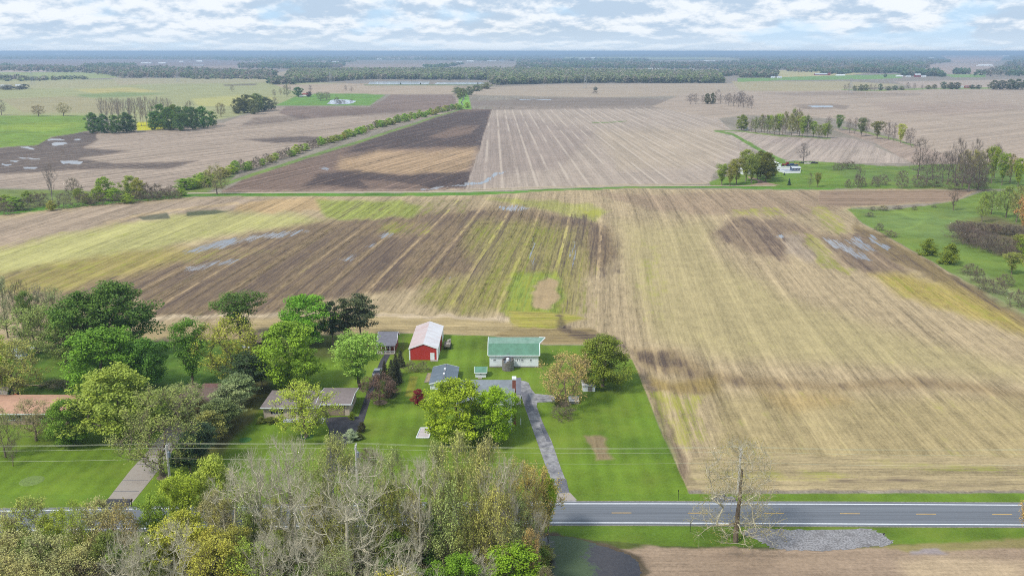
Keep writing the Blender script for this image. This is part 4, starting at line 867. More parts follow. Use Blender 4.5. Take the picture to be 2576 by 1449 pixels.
# hay wagon beside the barn
wg, x, y = T('farm_wagon', 1125, 880, 'old grey farm wagon loaded with junk right of the red barn', 'wagon')
MB().box(x - .7, x + .7, y, y + 4.2, .7, .85).build('bed', greyw, wg)
c = MB()
for i in range(5): c.box(x - .75, x - .68, y + i, y + i + .1, .85, 1.5)
c.box(x - .76, x - .7, y, y + 4.2, 1.1, 1.2).box(x - .76, x - .7, y, y + 4.2, 1.35, 1.45).box(x - .7, x + .7, y - .05, y, .85, 1.4); c.build('rack', greyw, wg)
for xx in (x - .85, x + .65):
    for yy in (y + .6, y + 3.4):
        wv = MB(); wv.prism([(yy + .36 * math.cos(a * math.pi / 6), .38 + .36 * math.sin(a * math.pi / 6)) for a in range(12)], 'x', xx, xx + .2); wv.build('wheel', black, wg)
c = MB()
rr = random.Random(3)
for i in range(9): xx, yy = x - .5 + rr.random() * .9, y + .3 + rr.random() * 3.4; c.box(xx, xx + .3 + rr.random() * .3, yy, yy + .5, .86, 1.1 + rr.random() * .5)
c.build('load', mat('junk', A(190, 182, 172), .8, .35, 1.5), wg)
# silver car on the black drive
def car(px, py, label, body, name='parked_car', L_=4.5, rot=0.):
    r_, x, y = T(name, px, py, label, 'car')
    m_ = MB(); hw = .88
    prof = [(0, .35), (L_, .35), (L_, .85), (L_ - .35, .95), (L_ - 1.2, 1.0), (.9, 1.0), (.1, .9), (0, .7)]
    m_.prism([(y + a, b) for a, b in prof], 'x', x - hw, x + hw); m_.build('body', body, r_)
    c_ = MB(); c_.hexa([(x - hw + .04, y + .7, 1.001), (x + hw - .04, y + .7, 1.001), (x + hw - .04, y + L_ - 1.2, 1.001), (x - hw + .04, y + L_ - 1.2, 1.001)], [(x - .66, y + 1.2, 1.42), (x + .66, y + 1.2, 1.42), (x + .66, y + L_ - 1.9, 1.42), (x - .66, y + L_ - 1.9, 1.42)]); c_.build('windows', glass, r_)
    MB().box(x - .64, x + .64, y + 1.25, y + L_ - 1.95, 1.425, 1.47).build('roof', body, r_)
    for xx in (x - hw - .03, x + hw - .2):
        for yy in (y + .85, y + L_ - .9):
            MB().prism([(yy + .33 * math.cos(a * math.pi / 6), .33 + .33 * math.sin(a * math.pi / 6)) for a in range(12)], 'x', xx, xx + .23).build('wheel', black, r_)
    for xx in (x - .7, x + .45): MB().box(xx, xx + .25, y - .02, y + .05, .6, .78).build('headlight', wtrim, r_)
    return r_
car(946, 952, 'silver car on the black driveway beside the spruces', mat('silver_paint', A(176, 180, 188), .3, .04, 1, metal=.3))
# white stake, mailbox, sign, markers
st, x, y = T('stake', 1310, 1068, 'thin white post on the grass left of the cracked driveway', 'post'); MB().box(x - .06, x + .06, y - .06, y + .06, 0, 1.25).build('post', wtrim, st); MB().box(x - .08, x + .08, y - .08, y + .08, 1.25, 1.3).build('cap', wtrim, st)
mb_, x, y = T('mailbox', 332, 1274, 'black mailbox on a post where the concrete driveway meets the road', 'mailbox'); MB().box(x - .06, x + .06, y - .06, y + .06, 0, 1.05).build('post', black, mb_)
MB().prism([(x - .13, 1.05), (x + .13, 1.05), (x + .13, 1.2), (x + .09, 1.29), (x, 1.33), (x - .09, 1.29), (x - .13, 1.2)], 'y', y - .3, y + .25).build('box', black, mb_); MB().box(x + .135, x + .15, y - .1, y - .05, 1.1, 1.4).build('flag', redm, mb_)
sg, x, y = T('road_sign', 1736, 1338, 'white-backed road sign on a dark post at the south verge', 'sign'); MB().bar((x, y, 0), (x, y, 2.0), .035).build('post', black, sg); MB().prism([(x - .22, 1.75), (x, 1.53), (x + .22, 1.75), (x, 1.97)], 'y', y - .06, y - .04).build('sign_plate', lead, sg)
mk, x, y = T('marker_post', 1706, 1258, 'thin black marker post on the lawn corner by the field', 'post'); MB().bar((x, y, 0), (x, y, 1.9), .035).build('rod', black, mk); MB().box(x - .06, x + .06, y - .05, y + .05, 1.6, 1.9).build('reflector', black, mk)
cu, x, y = T('rock_heap', 1822, 1262, 'low heap of dark grey culvert stone on the north verge behind the sycamore', 'rock heap')
c = MB()
for i in range(40):
    a = rr.random() * 6.28; d = rr.random() ** .5; xx, yy, s_ = x + 1.9 * d * math.cos(a), y + .9 + 1.1 * d * math.sin(a), .16 + .2 * rr.random()
    c.hexa([(xx - s_, yy - s_, 0), (xx + s_, yy - s_ * .8, 0), (xx + s_ * .9, yy + s_, 0), (xx - s_, yy + s_, 0)], [(xx - s_ * .5, yy - s_ * .6, s_ * (1.6 - d)), (xx + s_ * .6, yy - s_ * .5, s_ * (1.7 - d)), (xx + s_ * .5, yy + s_ * .6, s_ * 1.5), (xx - s_ * .6, yy + s_ * .4, s_ * 1.3)])
c.build('stones', mat('dark_stone', A(118, 120, 128), .9, .3, 3), cu)
# mulch rings
mulch = mat('wood_mulch', A(150, 132, 108), .95, .3, 4)
for px_, py_, r_, lb in ((483, 969, 1.5, 'round mulch ring under the dark green tree behind the pavilion'), (957, 1012, 1.5, 'round pale mulch ring under the purple-brown tree'), (772, 1098, 1.3, 'round grassy ring under the yellow-green tree before the taupe ranch'), (412, 1200, 1.2, 'mulch ring around the olive tree by the concrete driveway')):
    x, y = G(px_, py_); o = MB().cyl(x, y, .0, .07, r_, r_ * .9, 18).build('mulch_ring', mulch if py_ != 1098 else mat('ring_grass', A(70, 112, 40), .95, .3, 3)); tag(o, lb, 'mulch ring')
for px_, py_, r_, lb in ((80, 1209, 2.0, 'filled-in stump ring of pale grass on the far left front lawn'), (617, 1106, 1.2, 'small dark green planted ring on the lawn left of the taupe ranch')):
    x, y = G(px_, py_); o = MB().cyl(x, y, .0, .05, r_, r_ * .9, 20).build('planting_ring', mat('ring_weed%d' % px_, A(118, 140, 66) if px_ == 80 else A(60, 110, 40), .95, .25, 3)); tag(o, lb, 'planting ring')
# burn pile and garden junk left
for px_, py_, lb, cc in ((190, 1090 * 0 + 936, 'low brown brush pile on the grass between the left trees', A(120, 100, 86)), (222, 1159 * .8587, 'flat black swing frame on the grass right of the fallen tree', A(40, 40, 46))):
    r_, x, y = T('brush_pile' if 'brush' in lb else 'swing_frame', px_, py_, lb, 'brush pile' if 'brush' in lb else 'frame')
    c = MB()
    for i in range(26):
        a = rr.random() * 6.28; p0 = (x + rr.uniform(-1, 1), y + rr.uniform(-.6, .6), rr.random() * .3); c.bar(p0, (p0[0] + 1.1 * math.cos(a), p0[1] + .8 * math.sin(a), rr.random() * .5), .05, 4)
    c.build('sticks', mat('sticks%d' % px_, cc, .9, .3, 2), r_)
r_, x, y = T('garden_tractor', 36, 1003, 'small faded red garden tractor beside the teal shed', 'tractor')
MB().box(x - .4, x + .4, y, y + .9, .5, .9).build('hood', redm, r_); MB().box(x - .3, x + .3, y + .95, y + 1.4, .5, 1.1).build('seat', black, r_)
for xx in (x - .5, x + .4):
    for yy, q_ in ((y + .15, .22), (y + 1.2, .34)): MB().prism([(yy + q_ * math.cos(a * math.pi / 5), q_ + q_ * math.sin(a * math.pi / 5)) for a in range(10)], 'x', xx, xx + .16).build('wheel', black, r_)

# ------------------------------------------------------------------ utility poles and wires
polem = mat('pole_wood', A(200, 196, 190, 1.2), .9, .12, 2, stretch=(1, 1, .2)); wirem = mat('wire', A(196, 200, 170), .5, .05, 1); insul = mat('insulator', A(210, 214, 220), .4, .05, 1)
PB = [(-330, 1238), (430, 1233), (900, 1233), (1856, 1243), (2900, 1240)]
ph = HT(1233, 1119.5)
PP = []
for i, p in enumerate(PB):
    x, y = G(*p)
    PP.append((x, y))
    lb = ['utility pole beyond the left edge', 'grey utility pole with transformer standing left by the concrete driveway', 'grey utility pole behind the bare treetops in the middle', 'slim utility pole standing directly behind the sycamore', 'utility pole beyond the right edge'][i]
    if i in (0, 4): continue
    r_ = empty('utility_pole', (x, y, 0), lb, 'utility pole', 'utility poles along the road')
    MB().bar((x, y, 0), (x, y, ph), .24, 8, .17).build('shaft', polem, r_)
    MB().box(x - .05, x + .05, y - 1.15, y + 1.15, ph - .35, ph - .23).build('crossarm', polem, r_)
    for dy in (-1.0, 0.12, 1.0): MB().cyl(x, y + dy, ph - .22 if dy != .12 else ph, ph - .02 if dy != .12 else ph + .25, .06, n=6).build('insulator', insul, r_)
    if i < 3:
        tf = MB().cyl(x + .34, y - .1, ph - 2.1, ph - 1.2, .25, n=10).cyl(x + .34, y - .1, ph - 1.2, ph - 1.1, .27, .15, 10).build('transformer', lead, r_); ORG[tf.name] = ORG[r_.name]
        MB().cyl(x + .34, y - .1, ph - 1.1, ph - .85, .05, n=6).build('bushing', insul, tf)
for j, (dy, dz) in enumerate(((-1.0, .0), (.12, .25), (1.0, .0), (-.15, -2.3))):
    c = MB()
    for (xa, ya), (xb, yb) in zip(PP[:-1], PP[1:]):
        n_s = 14; L_ = math.hypot(xb - xa, yb - ya); sag = min(1.3, L_ * L_ / 6500.)
        pts = [(xa + (xb - xa) * k / n_s, ya + (yb - ya) * k / n_s + dy, ph + dz - sag * 4 * (k / n_s) * (1 - k / n_s)) for k in range(n_s + 1)]
        for a, b in zip(pts[:-1], pts[1:]): c.bar(a, b, .017, 4)
    o = c.build('power_line', wirem)
    tag(o, ['overhead wire nearest the road, strung on the crossarms of the utility poles', 'highest overhead wire running over the tops of the utility poles', 'overhead wire on the field side of the utility pole crossarms', 'lowest overhead wire, well below the utility pole crossarms'][j], 'wire', 'wires strung between the utility poles')

# ------------------------------------------------------------------ mid-distance farmsteads
def small_house(px0, px1, pyb, pye, pyr, label, wm, rm, axis='x', dep=None, cat='house', name=None, group=None, win=2):
    x0, y0 = G(px0, pyb); x1, _ = G(px1, pyb); e_ = max(HT(pyb, pye), 1.8); dep = dep or max((x1 - x0) * .6, 5)
    r_ = empty(name or 'farm_building', ((x0 + x1) / 2, y0, 0), label, cat, group)
    ri = max(zat(y0 + dep / 2, pyr), e_ + .6) if axis == 'x' else max(HT(pyb, pyr), e_ + .6)
    gable(r_, x0, x1, y0, y0 + dep, e_, ri, axis, wm, rm, .3, .15)
    for i in range(win): window(r_, x0 + (x1 - x0) * (i + .6) / (win + .2), e_ * .4, max(1., (x1 - x0) * .08), e_ * .35, y0)
    return r_
redw = mat('barn_red', A(150, 52, 48), .7, .1, .5); roofg = mat('pale_metal_roof', A(196, 202, 208), .45, .05, .3); whw = mat('far_white_wall', A(222, 224, 226, 1.4), .6, .03, .2)
small_house(760, 776, 243, 239, 236, 'tiny white farmhouse with red roof beside the pond in the distance', whw, redw, dep=10, name='farmhouse')
small_house(753, 759, 246, 243.5, 242, 'small grey garage left of the distant red-roofed farmhouse', mat('far_grey', A(150, 150, 152), .7, .05, .3), roofg, dep=7, name='garage', cat='garage')
# poolside farm
fx, fy = G(1930, 437)
small_house(1868, 1948, 440, 428, 421, 'white farmhouse hidden under trees beside the fenced pool', whw, mat('far_dark_roof', A(96, 92, 92), .8, .1, .5), dep=11, name='farmhouse', win=5)
x0, y0 = G(1953, 430)
pl = empty('swimming_pool', (x0, y0, 0), 'white deck with covered swimming pool inside a white picket fence', 'swimming pool')
q = [G(1950, 424), G(2000, 424), G(2013, 432), G(2013, 436), G(1975, 437), G(1952, 430)]
MB().prism(q, 'z', 0, .12).build('deck', mat('pool_deck', A(206, 204, 204), .8, .05, .5), pl)
q2 = [G(1962, 427), G(1992, 427), G(2002, 432), G(1980, 434), G(1962, 431)]
MB().prism(q2, 'z', .12, .2).build('pool_cover', mat('pool_cover', A(170, 176, 186), .5, .05, .5), pl)
pf = empty('picket_fence', (x0, y0, 0), 'white picket fence around the distant swimming pool', 'fence')
c = MB()
for a, b in zip(q, q[1:] + q[:1]):
    L_ = math.hypot(b[0] - a[0], b[1] - a[1]); n_s = max(2, int(L_ / .5))
    for k in range(n_s): xx, yy = a[0] + (b[0] - a[0]) * k / n_s, a[1] + (b[1] - a[1]) * k / n_s; c.box(xx - .13, xx + .13, yy - .03, yy + .03, 0, 1.4)
c.build('pickets', wtrim, pf)
c = MB()
for a, b in zip(q, q[1:] + q[:1]): c.bar((*a, 1.1), (*b, 1.1), .06, 4)
c.build('rail', wtrim, pf)
small_house(1994, 2013, 432, 423, 419.5, 'blue-grey garden shed with white door at the corner of the pool deck', mat('far_blue_wall', A(96, 112, 136), .7, .05, .3), roofg, dep=6, cat='shed', name='shed', win=2)
r_, x, y = T('pickup_truck', 1982, 420, 'dark blue pickup truck parked behind the pool shed', 'truck')
bl = mat('dark_blue_paint', A(38, 62, 104), .35, .05, 1)
MB().box(x, x + 6.6, y, y + 2.2, .55, 1.3).build('body', bl, r_); MB().hexa([(x + 1.4, y + .05, 1.3), (x + 4.2, y + .05, 1.3), (x + 4.2, y + 2.15, 1.3), (x + 1.4, y + 2.15, 1.3)], [(x + 2., y + .25, 2.0), (x + 3.9, y + .25, 2.0), (x + 3.9, y + 1.95, 2.0), (x + 2., y + 1.95, 2.0)]).build('cab', bl, r_)
for xx in (x + 1.2, x + 5.2):
    for yy in (y - .05, y + 2.0): MB().prism([(xx + .42 * math.cos(a * math.pi / 5), .42 + .42 * math.sin(a * math.pi / 5)) for a in range(10)], 'y', yy, yy + .25).build('wheel', black, r_)
small_house(1953, 1964, 421, 413, 410.5, 'white tent-roofed outbuilding right of the farm trees', whw, whw, axis='y', dep=9, cat='shed', name='shed', win=0)
r_, x, y = T('farm_tractor', 1968, 419, 'red tractor beside the white tent-roofed outbuilding', 'tractor')
MB().box(x, x + 2.6, y, y + 1.1, .8, 1.6).build('hood', redw, r_); MB().box(x + 2.6, x + 4.1, y - .2, y + 1.3, 1.0, 2.6).build('cab', redw, r_)
for xx, q_ in ((x + .5, .5), (x + 3.4, .85)):
    for yy in (y - .4, y + 1.2): MB().prism([(xx + q_ * math.cos(a * math.pi / 6), q_ + q_ * math.sin(a * math.pi / 6)) for a in range(12)], 'y', yy, yy + .35).build('wheel', black, r_)
junkc = [mat('junk_a', A(60, 60, 66), .7, .3, 1), mat('junk_b', A(206, 200, 186), .7, .2, 1), mat('junk_c', A(176, 150, 96), .7, .2, 1)]
for i, (px_, py_, w_, lb) in enumerate(((2020, 412, 5, 'black scrap heap, leftmost of the row behind the pool shed'), (2030, 413, 5, 'pale scrap heap right of the black scrap heap'), (2044, 412, 6, 'dark scrap heap, rightmost of the row at the field edge'), (2004, 414, 4, 'yellowish junk pile behind the pool shed'), (1984, 407, 5, 'pale boat-shaped scrap heap at the tip of the green strip'))):
    r_, x, y = T('scrap_heap', px_, py_, lb, 'scrap heap', 'scrap heaps behind the pool shed')
    c = MB()
    for k in range(14):
        xx, yy = x + rr.uniform(-w_ / 2, w_ / 2), y + rr.uniform(-1, 1.5); s_ = rr.uniform(.3, .9); c.box(xx, xx + s_ * 1.5, yy, yy + s_, .0, rr.uniform(.3, 1.2))
    c.build('scrap', junkc[(0, 1, 0, 2, 1)[i]], r_)
small_house(2176, 2180, 331, 327.5, 326.5, 'tiny white hut at the right end of the round green field tree', whw, whw, dep=3, cat='hut', name='hut', win=1) if False else small_house(1876, 1882, 329, 325.5, 324, 'tiny white hut beside the grove across the pale stubble', whw, roofg, dep=4, cat='hut', name='hut', win=1)

# far farms: (x0,x1,ybase,yeave,yridge,wall,roof,label)
FAR = [
 (2052, 2082, 190, 188, 185, redw, roofg, 'long red barn with pale roof, farther left on the green field'), (2083, 2089, 190, 186.5, 184, redw, redw, 'short red barn end right of the long red barn'),
 (2105, 2126, 191.5, 189.3, 188, whw, whw, 'long low white shed standing alone on the distant green field'), (1942, 1951, 197, 194.5, 192.5, mat('far_grey'), roofg, 'grey house, left of the pair at the wood edge') if False else (1940, 1950, 197.5, 194.8, 192.5, whw, roofg, 'small grey-roofed house, left of two beside the long wood'),
 (1956, 1967, 198, 195, 192.8, whw, roofg, 'small grey-roofed house, right of two beside the long wood'), (2302, 2316, 194.5, 189.5, 186, redw, roofg, 'tall red barn with white roof on the distant right'),
 (2317, 2330, 194.5, 191.5, 190, whw, roofg, 'low white shed right of the tall red barn'), (2256, 2272, 193.5, 191.5, 190.3, whw, whw, 'long white shed left of the distant tall red barn'), (2280, 2292, 194.5, 192.5, 191, whw, roofg, 'small pale house between white sheds on the distant right'),
 (2428, 2442, 222, 218.5, 216.5, redw, redw, 'small bright red shed right of the distant hedgerow'), (2410, 2424, 221, 218.5, 217, whw, roofg, 'pale farmhouse left of the small bright red shed'),
 (2464, 2498, 167, 164.8, 163.5, whw, whw, 'long white barns on the pink field, upper pair at right'), (2474, 2496, 178.5, 176.8, 175.6, whw, whw, 'long white barn on the pink field, lower one at right'),
 (0, 24, 219, 215.5, 214, whw, roofg, 'long pale building at the far left edge below the woods'), (38, 60, 217.5, 214.5, 213, whw, roofg, 'pale shed right of the long pale building at the far left'),
 (585, 616, 182.5, 179, 176.5, redw, roofg, 'long dark red barn with pale roof among the left woods'), (550, 572, 179, 175.8, 174, whw, whw, 'cluster of white farm sheds left of the dark red barn'),
 (354, 380, 160.5, 158.5, 157.3, whw, whw, 'long white shed, leftmost on the distant left plain'), (398, 416, 160.5, 158.7, 157.5, whw, whw, 'second white shed on the distant left plain'), (450, 461, 157.3, 155.4, 154.2, whw, whw, 'third small white shed on the distant left plain'),
 (494, 508, 157, 154.6, 153.2, whw, whw, 'square white barn on the distant left plain'), (485, 510, 166.5, 165, 164, roofg, roofg, 'low grey shed below the square white barn'), (137, 165, 138.3, 136.7, 135.8, whw, whw, 'row of white sheds near the left horizon'), (74, 84, 137.5, 136, 135, whw, whw, 'tiny white shed at the far left horizon'),
 (948, 962, 151, 149, 148, whw, whw, 'white farm left of centre below the horizon woods'), (990, 1005, 150.5, 149, 148, whw, whw, 'tiny white sheds right of the white farm below the horizon'), (836, 852, 158.5, 157, 156, whw, whw, 'small white houses on the plain left of centre'),
 (1056, 1072, 172, 170.3, 169, whw, roofg, 'white house behind the big wood in the centre'), (1148, 1162, 157.5, 155.8, 154.6, whw, roofg, 'white house with trees on the central plain'), (1174, 1192, 156, 154.5, 153.4, whw, whw, 'white barn right of the tree cluster on the central plain'),
 (1225, 1248, 155.3, 154, 153, whw, roofg, 'long low shed on the central plain'), (1256, 1268, 155, 152.6, 150.8, roofg, mat('far_blue_roof', A(110, 136, 160), .5, .05, .3), 'blue-roofed shed, rightmost on the central plain'),
 (1360, 1368, 154.5, 153, 152, whw, whw, 'tiny white building left of the right-hand woods'), (1458, 1478, 148.5, 147, 146, whw, roofg, 'long pale shed on the pale green field near the horizon'), (1482, 1498, 148, 146.5, 145.5, whw, whw, 'white farm buildings right of the long pale shed'),
 (1630, 1642, 176, 173.3, 172, whw, whw, 'white dome-like shed above the big wood'), (1648, 1658, 176.5, 175, 174, whw, whw, 'tiny white house right of the dome-like shed'), (1772, 1800, 156.5, 154.6, 153.4, whw, whw, 'white farmstead roofs in the right-centre woods'),
 (1782, 1790, 162.5, 160.8, 160, whw, roofg, 'tiny pale house just below the white farmstead roofs'), (2092, 2098, 147, 145.5, 144.5, whw, whw, 'tiny white house in the right-hand woods'), (2336, 2350, 147, 145.5, 144.6, whw, whw, 'tiny white shed near the right horizon'), (2524, 2540, 143, 141.5, 140.5, whw, whw, 'tiny white farm at the far right horizon'),
 (2030, 2042, 175.5, 173.5, 172.4, whw, grn2, 'pale green-roofed shed on the yellowish right-hand field'), (918, 926, 158, 156.3, 155, whw, whw, 'lone white house left of the central plain farms') if False else (775, 783, 172, 170, 169, whw, whw, 'tiny white house in the left-centre woods')]
for (a, b, yb, ye, yr_, wm_, rm_, lb) in FAR:
    small_house(a, b, yb, ye, yr_, lb, wm_, rm_, dep=(G(b, yb)[0] - G(a, yb)[0]) * .5, name='farm_building', cat='building', win=0 if b - a < 9 else 2)
# lattice pylons
lat = mat('pylon_steel', A(176, 182, 186), .5, .05, .1)
PY = [(244 * .3333 + 0, 213, 176), (450, 206, 178), (831, 209, 182), (1174, 213, 188), (1472, 222, 186), (2138 - 0, 232, 196), (2328, 250, 212), (2360 - 220 + 0, 232, 196)]
PY = [(82, 214, 176), (448, 207, 178), (831, 211, 182), (1174, 215, 186), (1472, 223, 188), (2139, 236, 197)]
for i, (px_, yb, yt) in enumerate(PY):
    r_, x, y = T('pylon', px_, yb, 'faint lattice power pylon, number from the left edge: ' if False else ['faint pylon standing before the woods at the far left', 'faint pylon at the wood edge, second from the left', 'faint pylon at the left end of the big central wood', 'faint pylon behind the long ponds', 'clear pylon in the tan field right of the ponds', 'faint pylon in the plain left of the far hedgerow'][i], 'pylon', 'power pylons across the plain')
    hh = HT(yb, yt); bw = hh * .11; c = MB(); rw = .16
    lv = [0, .25, .48, .68, .84, 1.]
    for s1 in (-1, 1):
        for s2 in (-1, 1):
            for k in range(5):
                wa_, wb_ = bw * (1 - lv[k]) + .5, bw * (1 - lv[k + 1]) + .5
                c.bar((x + s1 * wa_, y + s2 * wa_, hh * lv[k]), (x + s1 * wb_, y + s2 * wb_, hh * lv[k + 1]), rw, 4)
                if s1 == -1 or s2 == -1: c.bar((x + s1 * wa_, y + s2 * wa_, hh * lv[k]), (x - s2 * s1 * s1 * wb_ if s1 == s2 else x + s1 * wb_ * -1, y + s2 * wb_, hh * lv[k + 1]), rw * .6, 4)
    c.build('tower', lat, r_)
    for z in (.8, .94): MB().box(x - bw * .9, x + bw * .9, y - .3, y + .3, hh * z, hh * z + .5).build('crossarm', lat, r_)

# ------------------------------------------------------------------ trees: a skeleton grown towards scattered clumps, leaves or twigs on its ends
def leaf_mat(name, lo=.62, hi=1.4, trans=.25, warm=(1.08, 1.0, .78)):
    m = bpy.data.materials.new(name); m.use_nodes = True; t = m.node_tree; b = t.nodes['Principled BSDF']; out = t.nodes['Material Output']
    oi = N(t, 'ShaderNodeObjectInfo'); a = N(t, 'ShaderNodeAttribute', attribute_name='var'); s_ = N(t, 'ShaderNodeSeparateXYZ'); L(t, a.outputs['Vector'], s_.inputs[0])
    f = M_(t, 'ADD', M_(t, 'MULTIPLY', s_.outputs[0], .55), M_(t, 'MULTIPLY', s_.outputs[1], .45))
    sc = RANGE(t, f, 0, 1, lo, hi, smooth=False)
    v = N(t, 'ShaderNodeVectorMath', operation='SCALE'); L(t, oi.outputs['Color'], v.inputs[0]); L(t, sc, v.inputs['Scale'])
    c = MIX(t, M_(t, 'MULTIPLY', s_.outputs[1], .6), v.outputs[0], warm, 'MULTIPLY')
    L(t, c, b.inputs['Base Color']); b.inputs['Roughness'].default_value = .65; b.inputs['Specular IOR Level'].default_value = .25
    tr = N(t, 'ShaderNodeBsdfTranslucent'); L(t, c, tr.inputs[0]); mx = N(t, 'ShaderNodeMixShader'); mx.inputs[0].default_value = trans
    L(t, b.outputs[0], mx.inputs[1]); L(t, tr.outputs[0], mx.inputs[2]); L(t, mx.outputs[0], out.inputs[0]); return m
LEAF = leaf_mat('leaves'); NEEDLE = leaf_mat('needles', .5, 1.6, .1)
BARK = bpy.data.materials.new('bark'); BARK.use_nodes = True; t = BARK.node_tree
oi = N(t, 'ShaderNodeObjectInfo'); g_ = N(t, 'ShaderNodeNewGeometry'); nz = NOISE(t, VMUL(t, g_.outputs['Position'], (3, 3, .8)), 1.2, 3, .6)
v = N(t, 'ShaderNodeVectorMath', operation='SCALE'); L(t, oi.outputs['Color'], v.inputs[0]); L(t, RANGE(t, nz, .3, .7, .7, 1.3), v.inputs['Scale']); L(t, v.outputs[0], t.nodes['Principled BSDF'].inputs['Base Color']); t.nodes['Principled BSDF'].inputs['Roughness'].default_value = .9

def tubes(P0, P1, R0, R1, sides=5):
    P0, P1 = np.asarray(P0, float), np.asarray(P1, float); R0, R1 = np.asarray(R0, float), np.asarray(R1, float); n = len(P0)
    d = P1 - P0; d /= np.linalg.norm(d, axis=1)[:, None] + 1e-9
    ref = np.where(np.abs(d[:, 2:3]) > .9, np.array([[1., 0, 0]]), np.array([[0, 0, 1.]]))
    a = np.cross(d, ref); a /= np.linalg.norm(a, axis=1)[:, None] + 1e-9; b = np.cross(d, a)
    ang = np.arange(sides) * 2 * np.pi / sides
    ring = a[:, None] * np.cos(ang)[None, :, None] + b[:, None] * np.sin(ang)[None, :, None]
    V = np.concatenate([P0[:, None] + ring * R0[:, None, None], P1[:, None] + ring * R1[:, None, None]], 1)
    k = np.arange(sides); k2 = (k + 1) % sides
    Fq = np.stack([k, k2, k2 + sides, k + sides], 1)[None] + (np.arange(n) * 2 * sides)[:, None, None]
    return V.reshape(-1, 3), Fq.reshape(-1, 4)
def quads(rng, P, size, up=.5, out=None, aspect=.7, droop=0.):
    n = len(P); nr = rng.normal(size=(n, 3)); nr[:, 2] = np.abs(nr[:, 2]) + up
    if out is not None: nr += out * .8
    nr /= np.linalg.norm(nr, axis=1)[:, None]
    a = np.cross(nr, rng.normal(size=(n, 3))); a /= np.linalg.norm(a, axis=1)[:, None]; b = np.cross(nr, a)
    s = (size * (.6 + .8 * rng.random(n)))[:, None]; a = a * s; b = b * s * aspect
    V = np.stack([P - a, P - b * .9 + a * .1, P + a, P + b], 1)
    if droop: V[:, 2, 2] -= droop * s[:, 0]
    return V.reshape(-1, 3), np.arange(4 * n).reshape(n, 4)

def skeleton(rng, targets, H_, base, trunk_r, wob=.03, top=.62, lean=0., upb=.12, force=False):
    nt_ = 9; z = np.linspace(0, H_ * top, nt_)
    tx = np.cumsum(rng.normal(size=nt_) * wob * H_ * .3) + lean * z; ty = np.cumsum(rng.normal(size=nt_) * wob * H_ * .3); tx[0] = ty[0] = 0; tx[1] *= .4; ty[1] *= .4
    nodes = [np.array([tx[i], ty[i], z[i]]) for i in range(nt_)]; par = [-1] + list(range(nt_ - 1))
    c0 = np.array([lean * H_ * base, 0, H_ * base]); order = np.argsort(np.linalg.norm(targets - c0, axis=1))
    ends = []
    arr = np.array(nodes)
    for k in order:
        tg = targets[k]; d = np.linalg.norm(arr - tg, axis=1); dz = arr[:, 2] - tg[2]
        cost = d + np.maximum(dz + .12 * d, 0) * 2.2 + (arr[:, 2] < H_ * base * .75) * H_ * 2
        j = int(np.argmin(cost)); p = nodes[j]; L_ = d[j]
        ns = 3 if L_ > H_ * .15 else 2; prev = j
        for s in range(1, ns + 1):
            f = s / ns; q = p + (tg - p) * f; q = q + np.array([0, 0, upb * L_ * math.sin(f * math.pi) * (-.5 if s < ns else 0)])
            if s < ns: q = q + rng.normal(size=3) * L_ * .045
            nodes.append(q); par.append(prev); prev = len(nodes) - 1
        ends.append(prev); arr = np.array(nodes)
    n = len(nodes); r = np.zeros(n); ch = np.zeros(n)
    tip = trunk_r * .07; acc = np.zeros(n)
    for i in range(n - 1, 0, -1):
        r[i] = max(tip, acc[i] ** (1 / 2.2)); acc[par[i]] += r[i] ** 2.2
    sc = trunk_r / max(acc[0] ** (1 / 2.2), 1e-6); r = r * sc; r[0] = trunk_r * 1.25; r[1] = min(max(r[1], trunk_r * .8), trunk_r)
    for i in range(2, nt_): r[i] = min(r[i], trunk_r * (1 - .5 * i / nt_)) if acc[i] > 0 else trunk_r * .1
    r[nt_:] *= .52
    if force:
        for i in range(nt_): r[i] = trunk_r * (1 - .72 * i / nt_)
    r = np.maximum(r, tip * .28)
    P0 = np.array([nodes[par[i]] for i in range(1, n)]); P1 = np.array(nodes[1:]); R0 = np.array([min(r[par[i]], r[i] * 1.35) for i in range(1, n)]); R1 = r[1:]
    return P0, P1, R0, R1, ends, nodes, par

def crown_points(rng, n, H_, W_, base, shape='round', shell=.45):
    out = []
    lob = rng.random(6) * 6.28
    while len(out) < n:
        t_ = rng.random(); ph = rng.random() * 6.283
        if shape == 'round': pr = math.sqrt(max(0, 1 - ((t_ - .42) / .58) ** 2)) if t_ > .42 else math.sqrt(max(0, 1 - ((.42 - t_) / .5) ** 2))
        elif shape == 'vase': pr = (t_ ** .7) * math.sqrt(max(0, 1 - max(0, (t_ - .7) / .31) ** 2))
        elif shape == 'oval': pr = math.sin(math.pi * min(1, .08 + t_ * .92)) ** .6
        elif shape == 'tall': pr = .85 * math.sin(math.pi * min(1, .15 + t_ * .85)) ** .5
        elif shape == 'shrub': pr = math.sqrt(max(0, 1 - t_ ** 2.2))
        if rng.random() > pr + .15: continue
        pr *= 1 + .2 * math.sin(2 * ph + lob[0] + 4 * t_) + .16 * math.sin(3 * ph + lob[1] + 8 * t_) + .1 * math.sin(5 * ph + lob[2] - 11 * t_)
        rr_ = pr * rng.random() ** shell * W_ / 2
        out.append((rr_ * math.cos(ph), rr_ * math.sin(ph), H_ * (base + (1 - base) * t_)))
    return np.array(out)

